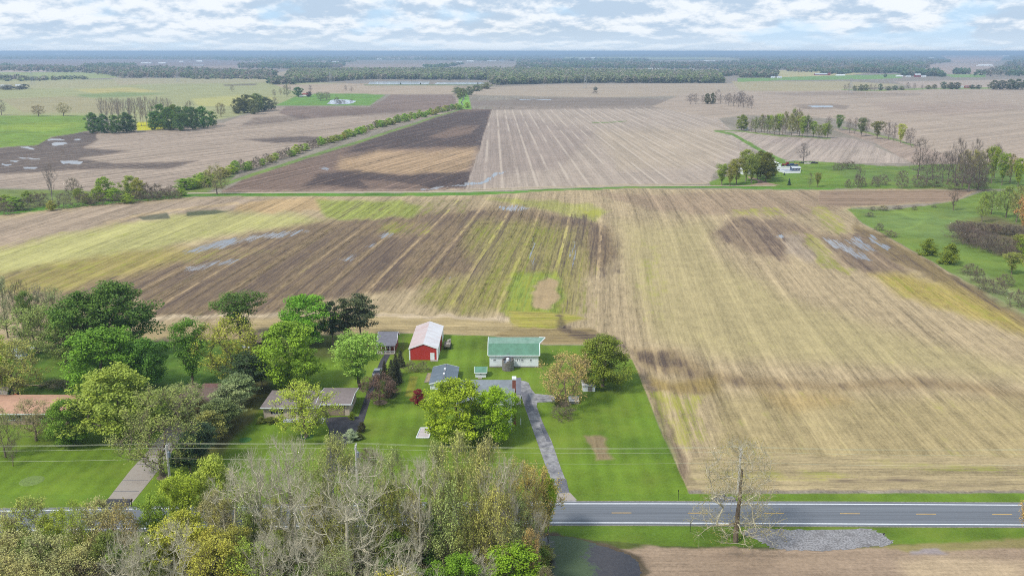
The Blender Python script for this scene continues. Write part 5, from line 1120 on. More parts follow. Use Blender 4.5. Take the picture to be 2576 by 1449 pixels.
def tree_mesh(kind, seed):
    """H=10, W=8 reference tree -> (bark V,F),(crown V,F,var, material)"""
    rng = np.random.default_rng(seed); K = KINDS[kind]; H_, W_ = 10., 8.
    if kind in ('spruce',):
        P0 = [[0, 0, 0]]; P1 = [[0, 0, 9.6]]; R0 = [.22]; R1 = [.03]; LP = []; LO = []; vr = []
        for lv in range(30):
            z = .5 + 9.2 * (lv / 30) ** .95; rad = 3.9 * (1 - z / 10.1) ** .85 * (.85 + .3 * rng.random()); nb = int(6 + 7 * (1 - z / 10))
            for k in range(nb):
                ph = rng.random() * 6.283; rd = rad * (.75 + .35 * rng.random()); e_ = np.array([rd * math.cos(ph), rd * math.sin(ph), z - .18 * rd])
                P0.append([0, 0, z]); P1.append(e_); R0.append(.035); R1.append(.012)
                m = int(6 + 16 * rd / 3.9); f = rng.random(m) ** .6; pts = np.array([0, 0, z]) * (1 - f[:, None]) + e_ * f[:, None]; pts += rng.normal(size=(m, 3)) * np.array([.22, .22, .08]); pts[:, 2] -= .12 * f * f * rd * .5
                LP.append(pts); vr.append(np.stack([rng.random(m), np.full(m, rng.random())], 1)); LO.append(np.tile([math.cos(ph), math.sin(ph), .4], (m, 1)))
        LP = np.concatenate(LP); vr = np.concatenate(vr); LO = np.concatenate(LO)
        V, Fq = quads(rng, LP, .24, .3, LO, .5, .4); return tubes(P0, P1, R0, R1, 5), (V, Fq, vr, NEEDLE)
    if kind == 'pine':
        tg = crown_points(rng, 64, H_, W_, .28, 'oval', .5); P0, P1, R0, R1, ends, nodes, par = skeleton(rng, tg, H_, .25, .22, .012, .9, upb=-.1)
        LP, vr = [], []
        for p in tg:
            m = 120; q = rng.normal(size=(m, 3)) * np.array([.62, .62, .16]); q[:, 2] += .1; LP.append(p + q); vr.append(np.stack([rng.random(m), np.full(m, rng.random())], 1))
        V, Fq = quads(rng, np.concatenate(LP), .22, .9, None, .45); return tubes(P0, P1, R0, R1, 6), (V, Fq, np.concatenate(vr), NEEDLE)
    tg = crown_points(rng, K['n'], H_, W_, K['base'], K['shape'], K.get('shell', .45))
    P0, P1, R0, R1, ends, nodes, par = skeleton(rng, tg, H_, K['base'], K['tr'], K.get('wob', .03), K.get('top', .62), K.get('lean', 0.), K.get('upb', .12))
    bt = [tubes(P0, P1, R0, R1, 5)]
    ctr = np.array([0, 0, H_ * (K['base'] * .6 + .2)])
    E = np.array([nodes[i] for i in ends]); EP = np.array([nodes[par[i]] for i in ends]); dr = E - EP; dr /= np.linalg.norm(dr, axis=1)[:, None] + 1e-9
    tips = E
    if K.get('twig'):
        m, tl, tr_ = K['twig']                    # twigs per end, length, radius
        q0 = np.repeat(E, m, 0); o = np.repeat(dr, m, 0); s_ = np.repeat(EP, m, 0); f = rng.random((len(q0), 1)) * .9; q0 = q0 * (1 - f) + s_ * f
        rad = q0 - ctr; rad /= np.linalg.norm(rad, axis=1)[:, None] + 1e-9
        dd = o * .45 + rad * .5 + rng.normal(size=q0.shape) * .45; dd[:, 2] += K.get('tup', .35); dd /= np.linalg.norm(dd, axis=1)[:, None]
        ln = tl * (.4 + .9 * rng.random((len(q0), 1))); q1 = q0 + dd * ln
        bt.append(tubes(q0, q1, np.full(len(q0), tr_), np.full(len(q0), tr_ * .5), 3))
        # side twiglets
        k2 = K.get('sub', 3)
        a0 = np.repeat(q0, k2, 0); b0 = np.repeat(q1, k2, 0); f = .3 + .65 * rng.random((len(a0), 1)); c0_ = a0 * (1 - f) + b0 * f
        d2 = np.repeat(dd, k2, 0) * .7 + rng.normal(size=c0_.shape) * .5; d2[:, 2] += .15; d2 /= np.linalg.norm(d2, axis=1)[:, None]
        c1_ = c0_ + d2 * tl * .45 * (.5 + rng.random((len(a0), 1)))
        bt.append(tubes(c0_, c1_, np.full(len(c0_), tr_ * .65), np.full(len(c0_), tr_ * .3), 3)); tips = np.concatenate([c1_, q1])
    off = 0; Vs, Fs = [], []
    for V_, F_ in bt: Vs.append(V_); Fs.append(F_ + off); off += len(V_)
    bark = (np.concatenate(Vs), np.concatenate(Fs))
    crown = None
    if K.get('leaf'):
        per, ls, cr = K['leaf']
        if K.get('twig'):
            sel = tips[rng.integers(0, len(tips), int(per * K['n']))]; q = sel + rng.normal(size=sel.shape) * cr; vr = np.stack([rng.random(len(q)), .5 + .5 * np.sin(q[:, 0] * 1.1 + seed) * np.cos(q[:, 1] * .9 + q[:, 2])], 1); o = None
        else:
            q_, v_, o_ = [], [], []
            for p in E:
                sz = cr * (.65 + .7 * rng.random()); d = rng.normal(size=(per, 3)); d /= np.linalg.norm(d, axis=1)[:, None]; rr_ = rng.random((per, 1)) ** .4
                pt = p + d * rr_ * sz * np.array([1.15, 1.15, .75]); pt[:, 2] += sz * .1
                q_.append(pt); o_.append(d); v_.append(np.stack([rng.random(per), np.full(per, rng.random())], 1))
            q = np.concatenate(q_); vr = np.concatenate(v_); o = np.concatenate(o_)
        q[:, 2] = np.maximum(q[:, 2], .15)
        V, Fq = quads(rng, q, ls, .45, o); crown = (V, Fq, vr, LEAF)
    return bark, crown
KINDS = {
 'spruce': {}, 'pine': {},
 'maple': dict(n=150, base=.14, shape='round', tr=.24, leaf=(125, .125, .80), shell=.42),
 'dense': dict(n=120, base=.05, shape='round', tr=.2, leaf=(130, .13, .86), shell=.42),
 'airy': dict(n=95, base=.2, shape='vase', tr=.24, leaf=(95, .125, .85), top=.5),
 'lace': dict(n=120, base=.2, shape='round', tr=.26, twig=(7, .9, .018), sub=2, leaf=(64, .115, .24), top=.45),
 'bare': dict(n=150, base=.22, shape='round', tr=.24, twig=(6, 1.0, .0115), sub=4, top=.7, shell=.55),
 'budding': dict(n=140, base=.2, shape='round', tr=.24, twig=(6, .95, .011), sub=3, leaf=(50, .085, .17), top=.65),
 'tallbare': dict(n=125, base=.25, shape='vase', tr=.22, twig=(6, 1.05, .0115), sub=4, top=.85, tup=.6, shell=.6),
 'tallbud': dict(n=135, base=.22, shape='tall', tr=.22, twig=(7, .9, .011), sub=3, leaf=(64, .085, .17), top=.85, tup=.55, shell=.6),
 'shrub': dict(n=70, base=.03, shape='shrub', tr=.12, leaf=(110, .2, 1.15), top=.3),
 'twiggy': dict(n=110, base=.04, shape='shrub', tr=.12, twig=(9, 1.3, .02), sub=3, leaf=(10, .1, .2), top=.25),
}
NVAR = {'maple': 4, 'dense': 3, 'airy': 3, 'lace': 3, 'bare': 3, 'budding': 3, 'tallbare': 3, 'tallbud': 3, 'shrub': 3, 'twiggy': 2, 'spruce': 2, 'pine': 2}
TM = {}
def template(kind, i):
    key = (kind, i % NVAR[kind])
    if key not in TM:
        (bv, bf), cr = tree_mesh(kind, 100 * (list(KINDS).index(kind) + 1) + key[1])
        bm_ = raw_mesh('trunk', bv, bf, BARK); cm_ = raw_mesh('crown', cr[0], cr[1], cr[3], cr[2]) if cr else None
        TM[key] = (bm_, cm_)
    return TM[key]
def raw_mesh(name, V, Fq, m, var=None):
    me = bpy.data.meshes.new(name); V = np.asarray(V, np.float32); Fq = np.asarray(Fq, np.int32)
    me.vertices.add(len(V)); me.vertices.foreach_set('co', V.ravel()); me.loops.add(Fq.size); me.loops.foreach_set('vertex_index', Fq.ravel())
    me.polygons.add(len(Fq)); me.polygons.foreach_set('loop_start', np.arange(len(Fq), dtype=np.int32) * Fq.shape[1])
    if var is not None:
        a = me.attributes.new('var', 'FLOAT_VECTOR', 'FACE'); a.data.foreach_set('vector', np.concatenate([var, np.zeros((len(var), 1))], 1).astype(np.float32).ravel())
    me.update(calc_edges=True); me.materials.append(m); return me
tid = [0]
def tree(kind, px, pyb, pyt, wpx, col, label, cat='tree', group=None, name=None, bark=(118, 104, 92), hs=1., xy=None, hw=None, tilt=0.):
    tid[0] += 1; i = tid[0]
    if xy is None:
        x, y = G(px, pyb); hh = HT(pyb, pyt) * hs; ww = wpx * MPP(pyb - (pyb - pyt) * .45)
        ww = wpx * ((y * cp + (H - hh * .5) * sp) / F)
    else: x, y = xy; hh, ww = hw
    bm_, cm_ = template(kind, i)
    root = bpy.data.objects.new(name or {'spruce': 'spruce_tree', 'pine': 'pine_tree', 'shrub': 'shrub', 'twiggy': 'shrub', 'bare': 'bare_tree', 'tallbare': 'bare_tree'}.get(kind, 'leafy_tree'), None)
    COL.objects.link(root); root.location = (x, y, 0); root.empty_display_size = .5; tag(root, label, cat, group)
    sc = (ww / 8.3, ww / 8.3, hh / 10.2); rz = random.Random(i * 7).random() * 6.283
    r_c, g_c, b_c = col; r_c = r_c * .96 if r_c > g_c * .9 else r_c * 1.13; b_c = b_c + .12 * (g_c - b_c) if r_c > g_c * .9 else b_c; col = (r_c, g_c, b_c)
    for nm, me, c in (('trunk', bm_, A(*bark, 1.4)), ('crown', cm_, A(min(255, col[0]), col[1], col[2], 1.7))):
        if me is None: continue
        o = bpy.data.objects.new(nm, me); COL.objects.link(o); o.parent = root; o.scale = sc; o.rotation_euler = (tilt, 0, rz); o.color = (c[0], c[1], c[2], 1)
    return root

# ------------------------------------------------------------------ the village trees, one by one
GR = (84, 128, 40); DG = (62, 104, 40); BG = (112, 160, 38); YG = (150, 168, 52); OL = (132, 134, 70); GOLD = (176, 168, 104); GREY = (176, 170, 146); PALE = (204, 198, 176)
ONE = [
 ('lace', 468, 1066, 968, 112, (142, 150, 80), 'small olive tree before the dark brown house'), ('lace', 395, 1062, 985, 90, (140, 154, 70), 'light olive tree between the bright yellow-green tree and the brown house'),
 ('maple', 300, 892, 712, 195, (76, 114, 44), 'tallest dark green tree in front of the field, left of centre'), ('maple', 212, 905, 738, 150, (80, 120, 46), 'broad dark green tree touching the left of the tallest dark tree'),
 ('maple', 262, 990, 828, 200, (92, 142, 42), 'mid green spreading tree in front of the tallest dark green tree'), ('maple', 375, 975, 850, 110, (74, 122, 42), 'green tree between the mid green spreading tree and the mulch ring'),
 ('maple', 300, 1106, 926, 215, (128, 160, 54), 'large bright yellow-green tree left of the concrete driveway'), ('dense', 178, 1114, 1008, 118, (88, 130, 42), 'round green tree below the salmon-roofed ranch'),
 ('budding', 408, 1198, 990, 215, (142, 146, 70), 'olive half-leafed tree leaning over the concrete driveway'), ('airy', 485, 968, 808, 122, (84, 130, 44), 'green tree standing in the round mulch ring'),
 ('airy', 606, 852, 738, 142, (76, 112, 46), 'loose dark green tree alone before the ploughed field'), ('lace', 588, 962, 808, 155, (134, 156, 50), 'yellow-green fine-leaved tree above the dark pines'),
 ('maple', 729, 976, 810, 172, (112, 156, 46), 'large bright green tree with a pale trunk behind the taupe ranch'), ('maple', 776, 866, 742, 142, (92, 150, 42), 'round fresh green tree next to the dark pines'),
 ('airy', 905, 978, 838, 158, (122, 170, 74), 'pale green open tree beside the black driveway'), ('lace', 770, 1100, 964, 138, (172, 180, 54), 'yellow-green tree in front of the taupe ranch roof'),
 ('maple', 1148, 1118, 954, 168, (128, 164, 42), 'big leafy tree hiding the left half of the white farmhouse'), ('maple', 1248, 1116, 972, 106, (120, 166, 36), 'leafy tree hiding the right half of the white farmhouse'), ('airy', 1204, 1122, 1040, 105, (92, 130, 48), 'lower darker tree between the two farmhouse trees'),
 ('airy', 1290, 1075, 1000, 46, (110, 150, 44), 'narrow green tree against the farmhouse chimney'), ('maple', 1516, 972, 848, 148, (100, 126, 44), 'large round green tree at the corner of field and lawn'),
 ('budding', 1424, 1022, 892, 138, (184, 156, 94), 'orange-tan budding tree over the side of the cracked drive'), ('dense', 1052, 1018, 980, 37, (128, 34, 48), 'small dark red maple on the lawn'),
 ('lace', 957, 1016, 944, 84, (110, 84, 74), 'purple-brown tree over the black driveway'), ('dense', 1405, 1020, 994, 30, (74, 92, 44), 'dark bush at the foot of the orange-tan tree'),
 ('twiggy', 1416, 1052, 1012, 62, (128, 116, 96), 'bare grey-brown bush in front of the orange-tan tree'),
 ('lace', 40, 1000, 865, 150, (134, 154, 72), 'olive feathery tree at the left edge above the teal shed'), ('lace', 96, 888, 770, 135, (142, 152, 84), 'tan-olive tree with forked trunk at the left field edge'),
 ('lace', 165, 918, 812, 120, (134, 144, 78), 'leaning olive tree left of the mid green spreading tree'), ('dense', 6, 975, 838, 60, (152, 168, 52), 'yellow-green tree cut by the left picture edge'), ('airy', 76, 860, 735, 60, (96, 130, 62), 'small green tree among bare trees at the left field edge'),
 ('budding', 140, 850, 728, 90, (140, 148, 88), 'grey-green budding tree, left of the broad dark green tree'), ('tallbud', 20, 850, 705, 75, (164, 166, 120), 'pale bare tree at the far left, before the field'), ('tallbare', 62, 856, 712, 70, (150, 140, 120), 'second pale bare tree at the far left, before the field'), ('budding', 105, 842, 722, 70, (150, 140, 120), 'third pale bare tree, nearest the grey-green budding tree'),
 ('budding', 92, 1108, 1008, 112, (150, 140, 90), 'thin bare-branched tree before the salmon-roofed ranch'), ('budding', 14, 1150, 1030, 74, (150, 154, 78), 'olive twiggy tree at the left edge below the salmon roof'), ('bare', 33, 1172, 1100, 38, (150, 140, 120), 'small bare tree on the far left front lawn'),
 ('twiggy', 1036, 934, 910, 36, (140, 140, 80), 'left of two round twiggy bushes below the red barn'), ('twiggy', 1064, 934, 910, 36, (140, 140, 80), 'right of two round twiggy bushes below the red barn'),
 ('pine', 868, 862, 752, 62, (66, 84, 54), 'dark pine, left of two tall pines by the field'), ('pine', 908, 858, 738, 92, (66, 84, 56), 'broad dark pine, right of two tall pines by the field'), ('pine', 838, 868, 760, 60, (46, 66, 42), 'dark pine partly behind the round fresh green tree'),
 ('spruce', 1008, 922, 878, 34, (56, 70, 46), 'small spruce, topmost of the row along the black driveway'), ('spruce', 996, 946, 886, 40, (64, 76, 48), 'spruce, second from the top of the row along the black driveway'), ('spruce', 986, 968, 900, 42, (68, 80, 50), 'spruce, third from the top of the row along the black driveway'), ('spruce', 1000, 962, 905, 34, (52, 64, 44), 'dark spruce on the lawn side of the driveway row'), ('spruce', 984, 996, 920, 46, (60, 72, 46), 'spruce, lowest of the row and beside the purple-brown tree'), ('spruce', 968, 950, 905, 30, (92, 86, 54), 'brownish small spruce nearest the black driveway'),
 ('pine', 628, 990, 886, 96, (50, 74, 44), 'darkest pine at the top of the diagonal evergreen row'), ('pine', 660, 975, 900, 50, (44, 68, 40), 'dark pine at the upper right end of the diagonal evergreen row'), ('pine', 606, 1022, 942, 90, (92, 120, 78), 'blue-green pine, second in the diagonal evergreen row'), ('pine', 578, 1062, 972, 98, (104, 128, 82), 'pale blue-green pine in the middle of the diagonal row'), ('pine', 552, 1094, 1005, 92, (84, 108, 64), 'grey-green pine below the pale blue-green pine'),
 ('pine', 530, 1124, 1036, 84, (112, 128, 60), 'yellowish pine in the lower half of the diagonal row'), ('pine', 505, 1165, 1066, 98, (58, 84, 56), 'dark pine in the lower half of the diagonal row'), ('pine', 480, 1196, 1102, 92, (52, 80, 46), 'dark round pine at the lower end of the diagonal row'), ('pine', 520, 1075, 1005, 46, (86, 76, 46), 'brownish small pine beside the dark brown house'), ('pine', 648, 938, 870, 46, (56, 82, 48), 'short dark pine in shade above the diagonal row'),
 ('shrub', 884, 1108, 1080, 34, (170, 176, 140), 'white-blossoming bush beside the black driveway'), ('shrub', 910, 1086, 1062, 22, (78, 72, 42), 'clipped dark topiary, upper of two at the black driveway bend'), ('shrub', 905, 1104, 1090, 22, (66, 84, 38), 'clipped low topiary, lower of two at the black driveway bend'), ('shrub', 886, 1054, 1036, 18, (112, 124, 40), 'cone-shaped green bush at the garage corner of the taupe ranch'),
 ('shrub', 656, 1064, 1048, 22, (96, 118, 38), 'round clipped bush at the left corner of the taupe ranch'), ('shrub', 682, 1062, 1051, 36, (84, 104, 36), 'low clipped hedge bush under the shuttered window'), ('dense', 690, 842, 820, 30, (60, 84, 48), 'small dark bush at the field edge behind the bright green tree'), ('bare', 906, 900, 862, 60, (160, 152, 130), 'pale dead branches beside the pale green open tree', ),
 ('twiggy', 925, 1165, 1128, 58, (132, 112, 100), 'purplish bare shrub by the middle utility pole'), ('dense', 872, 1186, 1150, 46, (46, 78, 44), 'dark green conical shrub behind the bare treetops', ),
]
for q in ONE: tree(q[0], q[1], q[2], q[3], q[4], q[5], q[6], cat={'shrub': 'bush', 'twiggy': 'bush'}.get(q[0], 'tree'), bark=(96, 84, 72) if q[0] in ('maple', 'airy', 'dense') else (118, 104, 88))
# roadside sycamore: forked dark trunk, pale level limbs
rng = np.random.default_rng(77); sx0, sy0 = G(1850, 1362); hh = HT(1362, 1118); ww = 228 * MPP(1300) * .5
tg = []
for k in range(260):
    ph = rng.random() * 6.283; tt = rng.random(); lo = rng.random() < .33
    rr_ = (ww * (.35 + .65 * rng.random())) if lo else ww * .75 * math.sqrt(max(.05, 1 - ((tt - .45) / .6) ** 2)) * rng.random() ** .45
    tg.append((rr_ * math.cos(ph), rr_ * math.sin(ph), hh * (rng.uniform(.14, .42) if lo else .42 + .58 * tt)))
tg = np.array(tg); P0, P1, R0, R1, ends, nodes, par = skeleton(rng, tg, hh, .16, .44, .022, .74, upb=.06, force=True)
E = np.array([nodes[i] for i in ends]); EP = np.array([nodes[par[i]] for i in ends]); dr = E - EP; dr /= np.linalg.norm(dr, axis=1)[:, None]
q0 = np.repeat(E, 9, 0); s_ = np.repeat(EP, 9, 0); f = rng.random((len(q0), 1)); q0 = q0 * (1 - f) + s_ * f; dd = np.repeat(dr, 9, 0) * .5 + rng.normal(size=q0.shape) * .5; dd[:, 2] += .1; dd /= np.linalg.norm(dd, axis=1)[:, None]
q1 = q0 + dd * (.5 + 1.3 * rng.random((len(q0), 1)))
thick = R0 > .16
syc = empty('sycamore_tree', (sx0, sy0, 0), 'tall half-bare roadside tree with dark trunk and pale level limbs', 'tree')
a_, b_ = tubes(P0[thick], P1[thick], R0[thick], R1[thick], 7); o = mesh_np('trunk', a_, b_, BARK); o.parent = syc; o.color = (*A(118, 104, 86), 1)
a_, b_ = tubes(P0[~thick], P1[~thick], R0[~thick], R1[~thick], 5); c_, d_ = tubes(q0, q1, np.full(len(q0), .018), np.full(len(q0), .008), 3)
o = mesh_np('limbs', np.concatenate([a_, c_]), np.concatenate([b_, d_ + len(a_)]), BARK); o.parent = syc; o.color = (*A(206, 198, 170), 1)
sel = q1[rng.integers(0, len(q1), 6000)]; qq = sel + rng.normal(size=sel.shape) * .3; V_, F_ = quads(rng, qq, .075, .4)
o = mesh_np('crown', V_, F_, LEAF, attrs=[('var', 'FACE', 'FLOAT_VECTOR', np.stack([rng.random(len(F_)), rng.random(len(F_)), np.zeros(len(F_))], 1))]); o.parent = syc; o.color = (*A(176, 166, 92), 1)
# fallen tree on the left lawn
rng = np.random.default_rng(5); fx0, fy0 = G(50, 972); fx1, fy1 = G(212, 968); Lf = math.hypot(fx1 - fx0, fy1 - fy0)
ft = empty('fallen_tree', (fx0, fy0, 0), 'uprooted fallen tree lying on the grass behind the salmon-roofed ranch', 'tree')
tg = crown_points(rng, 90, Lf, Lf * .34, .3, 'oval', .6); P0, P1, R0, R1, ends, nodes, par = skeleton(rng, tg, Lf, .25, .2, .01, .8)
E = np.array([nodes[i] for i in ends]); q0 = np.repeat(E, 12, 0); dd = rng.normal(size=q0.shape) * .5; dd[:, 2] += .8; dd /= np.linalg.norm(dd, axis=1)[:, None]; q1 = q0 + dd * 1.1
def lay(p): p = np.asarray(p); return np.stack([p[:, 2], p[:, 0], np.abs(p[:, 1]) * .55 + .25], 1)
a_, b_ = tubes(lay(P0), lay(P1), R0, R1, 5); c_, d_ = tubes(lay(q0), lay(q1), np.full(len(q0), .02), np.full(len(q0), .01), 3)
o = mesh_np('trunk', np.concatenate([a_, c_]), np.concatenate([b_, d_ + len(a_)]), BARK); o.parent = ft; o.color = (*A(176, 160, 130), 1)
qq = lay(q1[rng.integers(0, len(q1), 2600)]) + rng.normal(size=(2600, 3)) * .25; V_, F_ = quads(rng, qq, .12, .4)
o = mesh_np('crown', V_, F_, LEAF, attrs=[('var', 'FACE', 'FLOAT_VECTOR', np.stack([rng.random(len(F_)), rng.random(len(F_)), np.zeros(len(F_))], 1))]); o.parent = ft; o.color = (*A(130, 142, 84), 1)
MB().add([(fx0 - .4, fy0 - 1, 0), (fx0 + .1, fy0 - 1, 0), (fx0 + .2, fy0 + 1, 0), (fx0 - .3, fy0 + 1.1, 0), (fx0 - .5, fy0 - .8, 1.3), (fx0 - .1, fy0 - .6, 1.5), (fx0, fy0 + .7, 1.6), (fx0 - .4, fy0 + .9, 1.2)], [(3, 2, 1, 0), (4, 5, 6, 7), (0, 1, 5, 4), (1, 2, 6, 5), (2, 3, 7, 6), (3, 0, 4, 7)]).build('root_plate', mat('torn_roots', A(96, 76, 62), .95, .3, 3), ft)

# ------------------------------------------------------------------ the roadside wood at the bottom
W_ = [
 ('lace', 14, 1440, 1300, 130, GOLD, 'gold'), ('lace', 85, 1425, 1262, 130, (156, 160, 70), 'olive'), ('tallbud', 205, 1440, 1262, 90, (160, 172, 60), 'green spike'), ('airy', 150, 1420, 1290, 90, (138, 168, 52), 'bright'), ('lace', 262, 1430, 1262, 120, GOLD, 'gold'),
 ('lace', 40, 1500, 1350, 150, GOLD, 'gold'), ('lace', 130, 1530, 1350, 150, (164, 160, 100), 'gold'), ('airy', 110, 1500, 1345, 110, (120, 132, 62), 'olive'), ('lace', 210, 1545, 1385, 140, (172, 164, 98), 'gold'), ('dense', 285, 1500, 1340, 110, (112, 120, 56), 'dark olive'), ('lace', 20, 1570, 1420, 150, (178, 166, 100), 'gold'), ('lace', 95, 1580, 1420, 130, (172, 162, 98), 'gold'), ('lace', 160, 1600, 1440, 120, (164, 160, 100), 'gold'), ('dense', 230, 1560, 1420, 120, (104, 92, 66), 'dark'),
 ('lace', 320, 1450, 1275, 90, (168, 150, 92), 'tan'), ('airy', 405, 1420, 1250, 110, (112, 150, 50), 'bright'), ('airy', 460, 1372, 1196, 118, (132, 166, 54), 'bright'), ('maple', 545, 1330, 1148, 120, (138, 170, 56), 'bright'), ('maple', 470, 1470, 1290, 150, (146, 168, 52), 'yg'), ('maple', 380, 1500, 1350, 110, (128, 156, 54), 'yg'), ('airy', 520, 1490, 1330, 120, (144, 160, 58), 'yg'), ('airy', 300, 1500, 1375, 70, (120, 170, 50), 'bright'),
 ('bare', 300, 1540, 1400, 150, PALE, 'white bare'), ('tallbare', 350, 1580, 1345, 150, PALE, 'white bare'), ('bare', 455, 1560, 1325, 170, PALE, 'white bare'), ('lace', 555, 1550, 1365, 150, (150, 168, 60), 'yg'), ('lace', 640, 1540, 1370, 150, (142, 156, 62), 'yg'), ('airy', 600, 1480, 1330, 110, (128, 144, 58), 'yg'), ('airy', 700, 1500, 1350, 100, (104, 130, 46), 'green'),
 ('bare', 600, 1400, 1190, 210, GREY, 'grey bare'), ('tallbare', 668, 1420, 1150, 190, GREY, 'grey bare'), ('tallbud', 545, 1390, 1240, 110, (166, 156, 100), 'budding'), ('tallbare', 740, 1400, 1112, 170, GREY, 'grey bare'), ('bare', 755, 1475, 1210, 200, PALE, 'grey bare'), ('budding', 800, 1420, 1150, 120, (150, 156, 80), 'budding'), ('tallbud', 862, 1400, 1108, 150, (158, 158, 84), 'budding'),
 ('bare', 885, 1500, 1165, 250, (188, 176, 158), 'centre bare'), ('tallbare', 950, 1420, 1150, 150, GREY, 'grey bare'), ('tallbud', 1000, 1430, 1140, 140, (154, 160, 86), 'budding'), ('tallbare', 1060, 1470, 1170, 170, GREY, 'grey bare'), ('tallbud', 1105, 1420, 1130, 120, (158, 160, 90), 'budding'), ('tallbud', 1160, 1430, 1098, 160, (168, 166, 84), 'budding'), ('tallbud', 1225, 1440, 1118, 150, (166, 158, 90), 'budding'), ('tallbare', 1265, 1460, 1165, 140, GREY, 'grey bare'),
 ('budding', 1300, 1410, 1172, 150, (164, 150, 80), 'budding'), ('lace', 1345, 1365, 1172, 120, (178, 156, 78), 'gold'), ('airy', 1378, 1345, 1200, 60, (120, 162, 40), 'bright'), ('lace', 1330, 1500, 1340, 70, (180, 148, 88), 'tan'), ('tallbud', 1285, 1500, 1320, 120, (150, 150, 90), 'budding'),
 ('bare', 940, 1580, 1395, 160, (186, 174, 158), 'low bare'), ('bare', 1030, 1600, 1370, 170, (178, 166, 150), 'low bare'), ('bare', 760, 1590, 1370, 160, (176, 166, 148), 'low bare'), ('budding', 850, 1570, 1380, 140, (140, 144, 88), 'low bud'), ('tallbare', 1210, 1540, 1395, 130, (172, 160, 144), 'low bare'), ('tallbare', 680, 1570, 1350, 130, (180, 170, 152), 'low bare'),
 ('maple', 1290, 1520, 1372, 170, (112, 158, 40), 'vivid'), ('maple', 1150, 1560, 1395, 130, (98, 146, 42), 'vivid'), ('dense', 1075, 1440, 1300, 80, (88, 136, 40), 'under'), ('dense', 1000, 1480, 1340, 90, (94, 130, 46), 'under'), ('dense', 640, 1440, 1290, 60, (110, 120, 56), 'under'), ('dense', 1095, 1350, 1260, 70, (88, 140, 40), 'under'), ('dense', 760, 1560, 1420, 80, (88, 118, 50), 'under'), ('dense', 960, 1520, 1410, 80, (78, 118, 44), 'under'), ('airy', 1190, 1400, 1290, 80, (110, 130, 60), 'under'), ('dense', 1050, 1560, 1425, 110, (84, 120, 46), 'under'), ('lace', 1000, 1600, 1445, 160, (176, 166, 60), 'yg low'), ('dense', 860, 1580, 1440, 110, (118, 126, 60), 'under'),
 ('lace', 1370, 1560, 1430, 60, (128, 118, 84), 'brown low'), ('tallbare', 1352, 1440, 1290, 66, GREY, 'grey thin'),
]
KT = {'lace': 'fine-leaved', 'tallbud': 'tall budding', 'airy': 'loose-crowned', 'dense': 'bushy', 'maple': 'full-leaved', 'bare': 'bare spreading', 'tallbare': 'bare upright', 'budding': 'half-leafed'}
CW = {'green': 'plain green', 'gold': 'gold-tan', 'olive': 'olive', 'green spike': 'yellow-green', 'bright': 'bright green', 'dark olive': 'dark olive', 'dark': 'dark brown-green', 'tan': 'tan', 'yg': 'yellow-green', 'white bare': 'whitish', 'grey bare': 'grey', 'budding': 'straw-green', 'centre bare': 'pale pinkish', 'low bare': 'pale', 'low bud': 'grey-green', 'vivid': 'vivid green', 'under': 'green', 'yg low': 'yellow-olive', 'brown low': 'brown', 'grey thin': 'thin grey'}
used = {}
def place_words(px, pyt):
    h_ = 'in the left corner clump' if px < 300 else 'left of the bare wood' if px < 560 else 'in the left wood' if px < 800 else 'in the middle wood' if px < 1060 else 'in the right wood' if px < 1270 else 'at the right wood end'
    return h_ + (', top over front lawns' if pyt < 1200 else ', top over the road' if pyt < 1330 else ', low at the bottom edge')
for q in W_: used.setdefault((KT[q[0]], CW[q[6]], place_words(q[1], q[3])), []).append(q)
ORD = ['leftmost', 'second-left', 'third-left', 'fourth-left', 'fifth-left', 'sixth-left']
for (kt, cw, pw), qs in used.items():
    for n_i, q in enumerate(sorted(qs, key=lambda s: s[1])):
        lb = ('' if len(qs) == 1 else ORD[n_i] + ' ') + f'{cw} {kt} tree {pw}'
        tree(q[0], q[1], q[2], q[3], q[4], q[5], lb, group='trees of the wood south of the road', bark=(192, 184, 160) if 'bare' in q[0] else (174, 168, 130) if 'bud' in q[0] else (126, 110, 92))
tree('lace', 2600, 1352, 1190, 80, (188, 154, 88), 'orange-tan tree cut by the right picture edge beside the road')
EXTRA = [(572, 1400, 1262, 90), (640, 1420, 1235, 80), (705, 1440, 1260, 90), (815, 1440, 1250, 90), (925, 1450, 1230, 100), (985, 1460, 1215, 90), (1045, 1460, 1240, 90), (1130, 1470, 1225, 100), (1190, 1480, 1260, 90), (1250, 1490, 1240, 100), (1310, 1440, 1260, 80), (860, 1470, 1290, 80)]
for i, (px, yb, yt, w_) in enumerate(EXTRA):
    pos = ['leftmost', 'second from left', 'third from left', 'fourth from left', 'fifth from left', 'sixth from left', 'seventh from left', 'eighth from left', 'ninth from left', 'tenth from left', 'eleventh from left', 'twelfth from left'][sorted(e[0] for e in EXTRA).index(px)]
    tree('lace' if i % 2 else 'tallbud', px, yb, yt, w_, [(150, 168, 84), (164, 172, 96), (136, 158, 72)][i % 3], 'young pale green tree under the bare treetops of the wood, ' + pos, group='young trees of the wood south of the road')
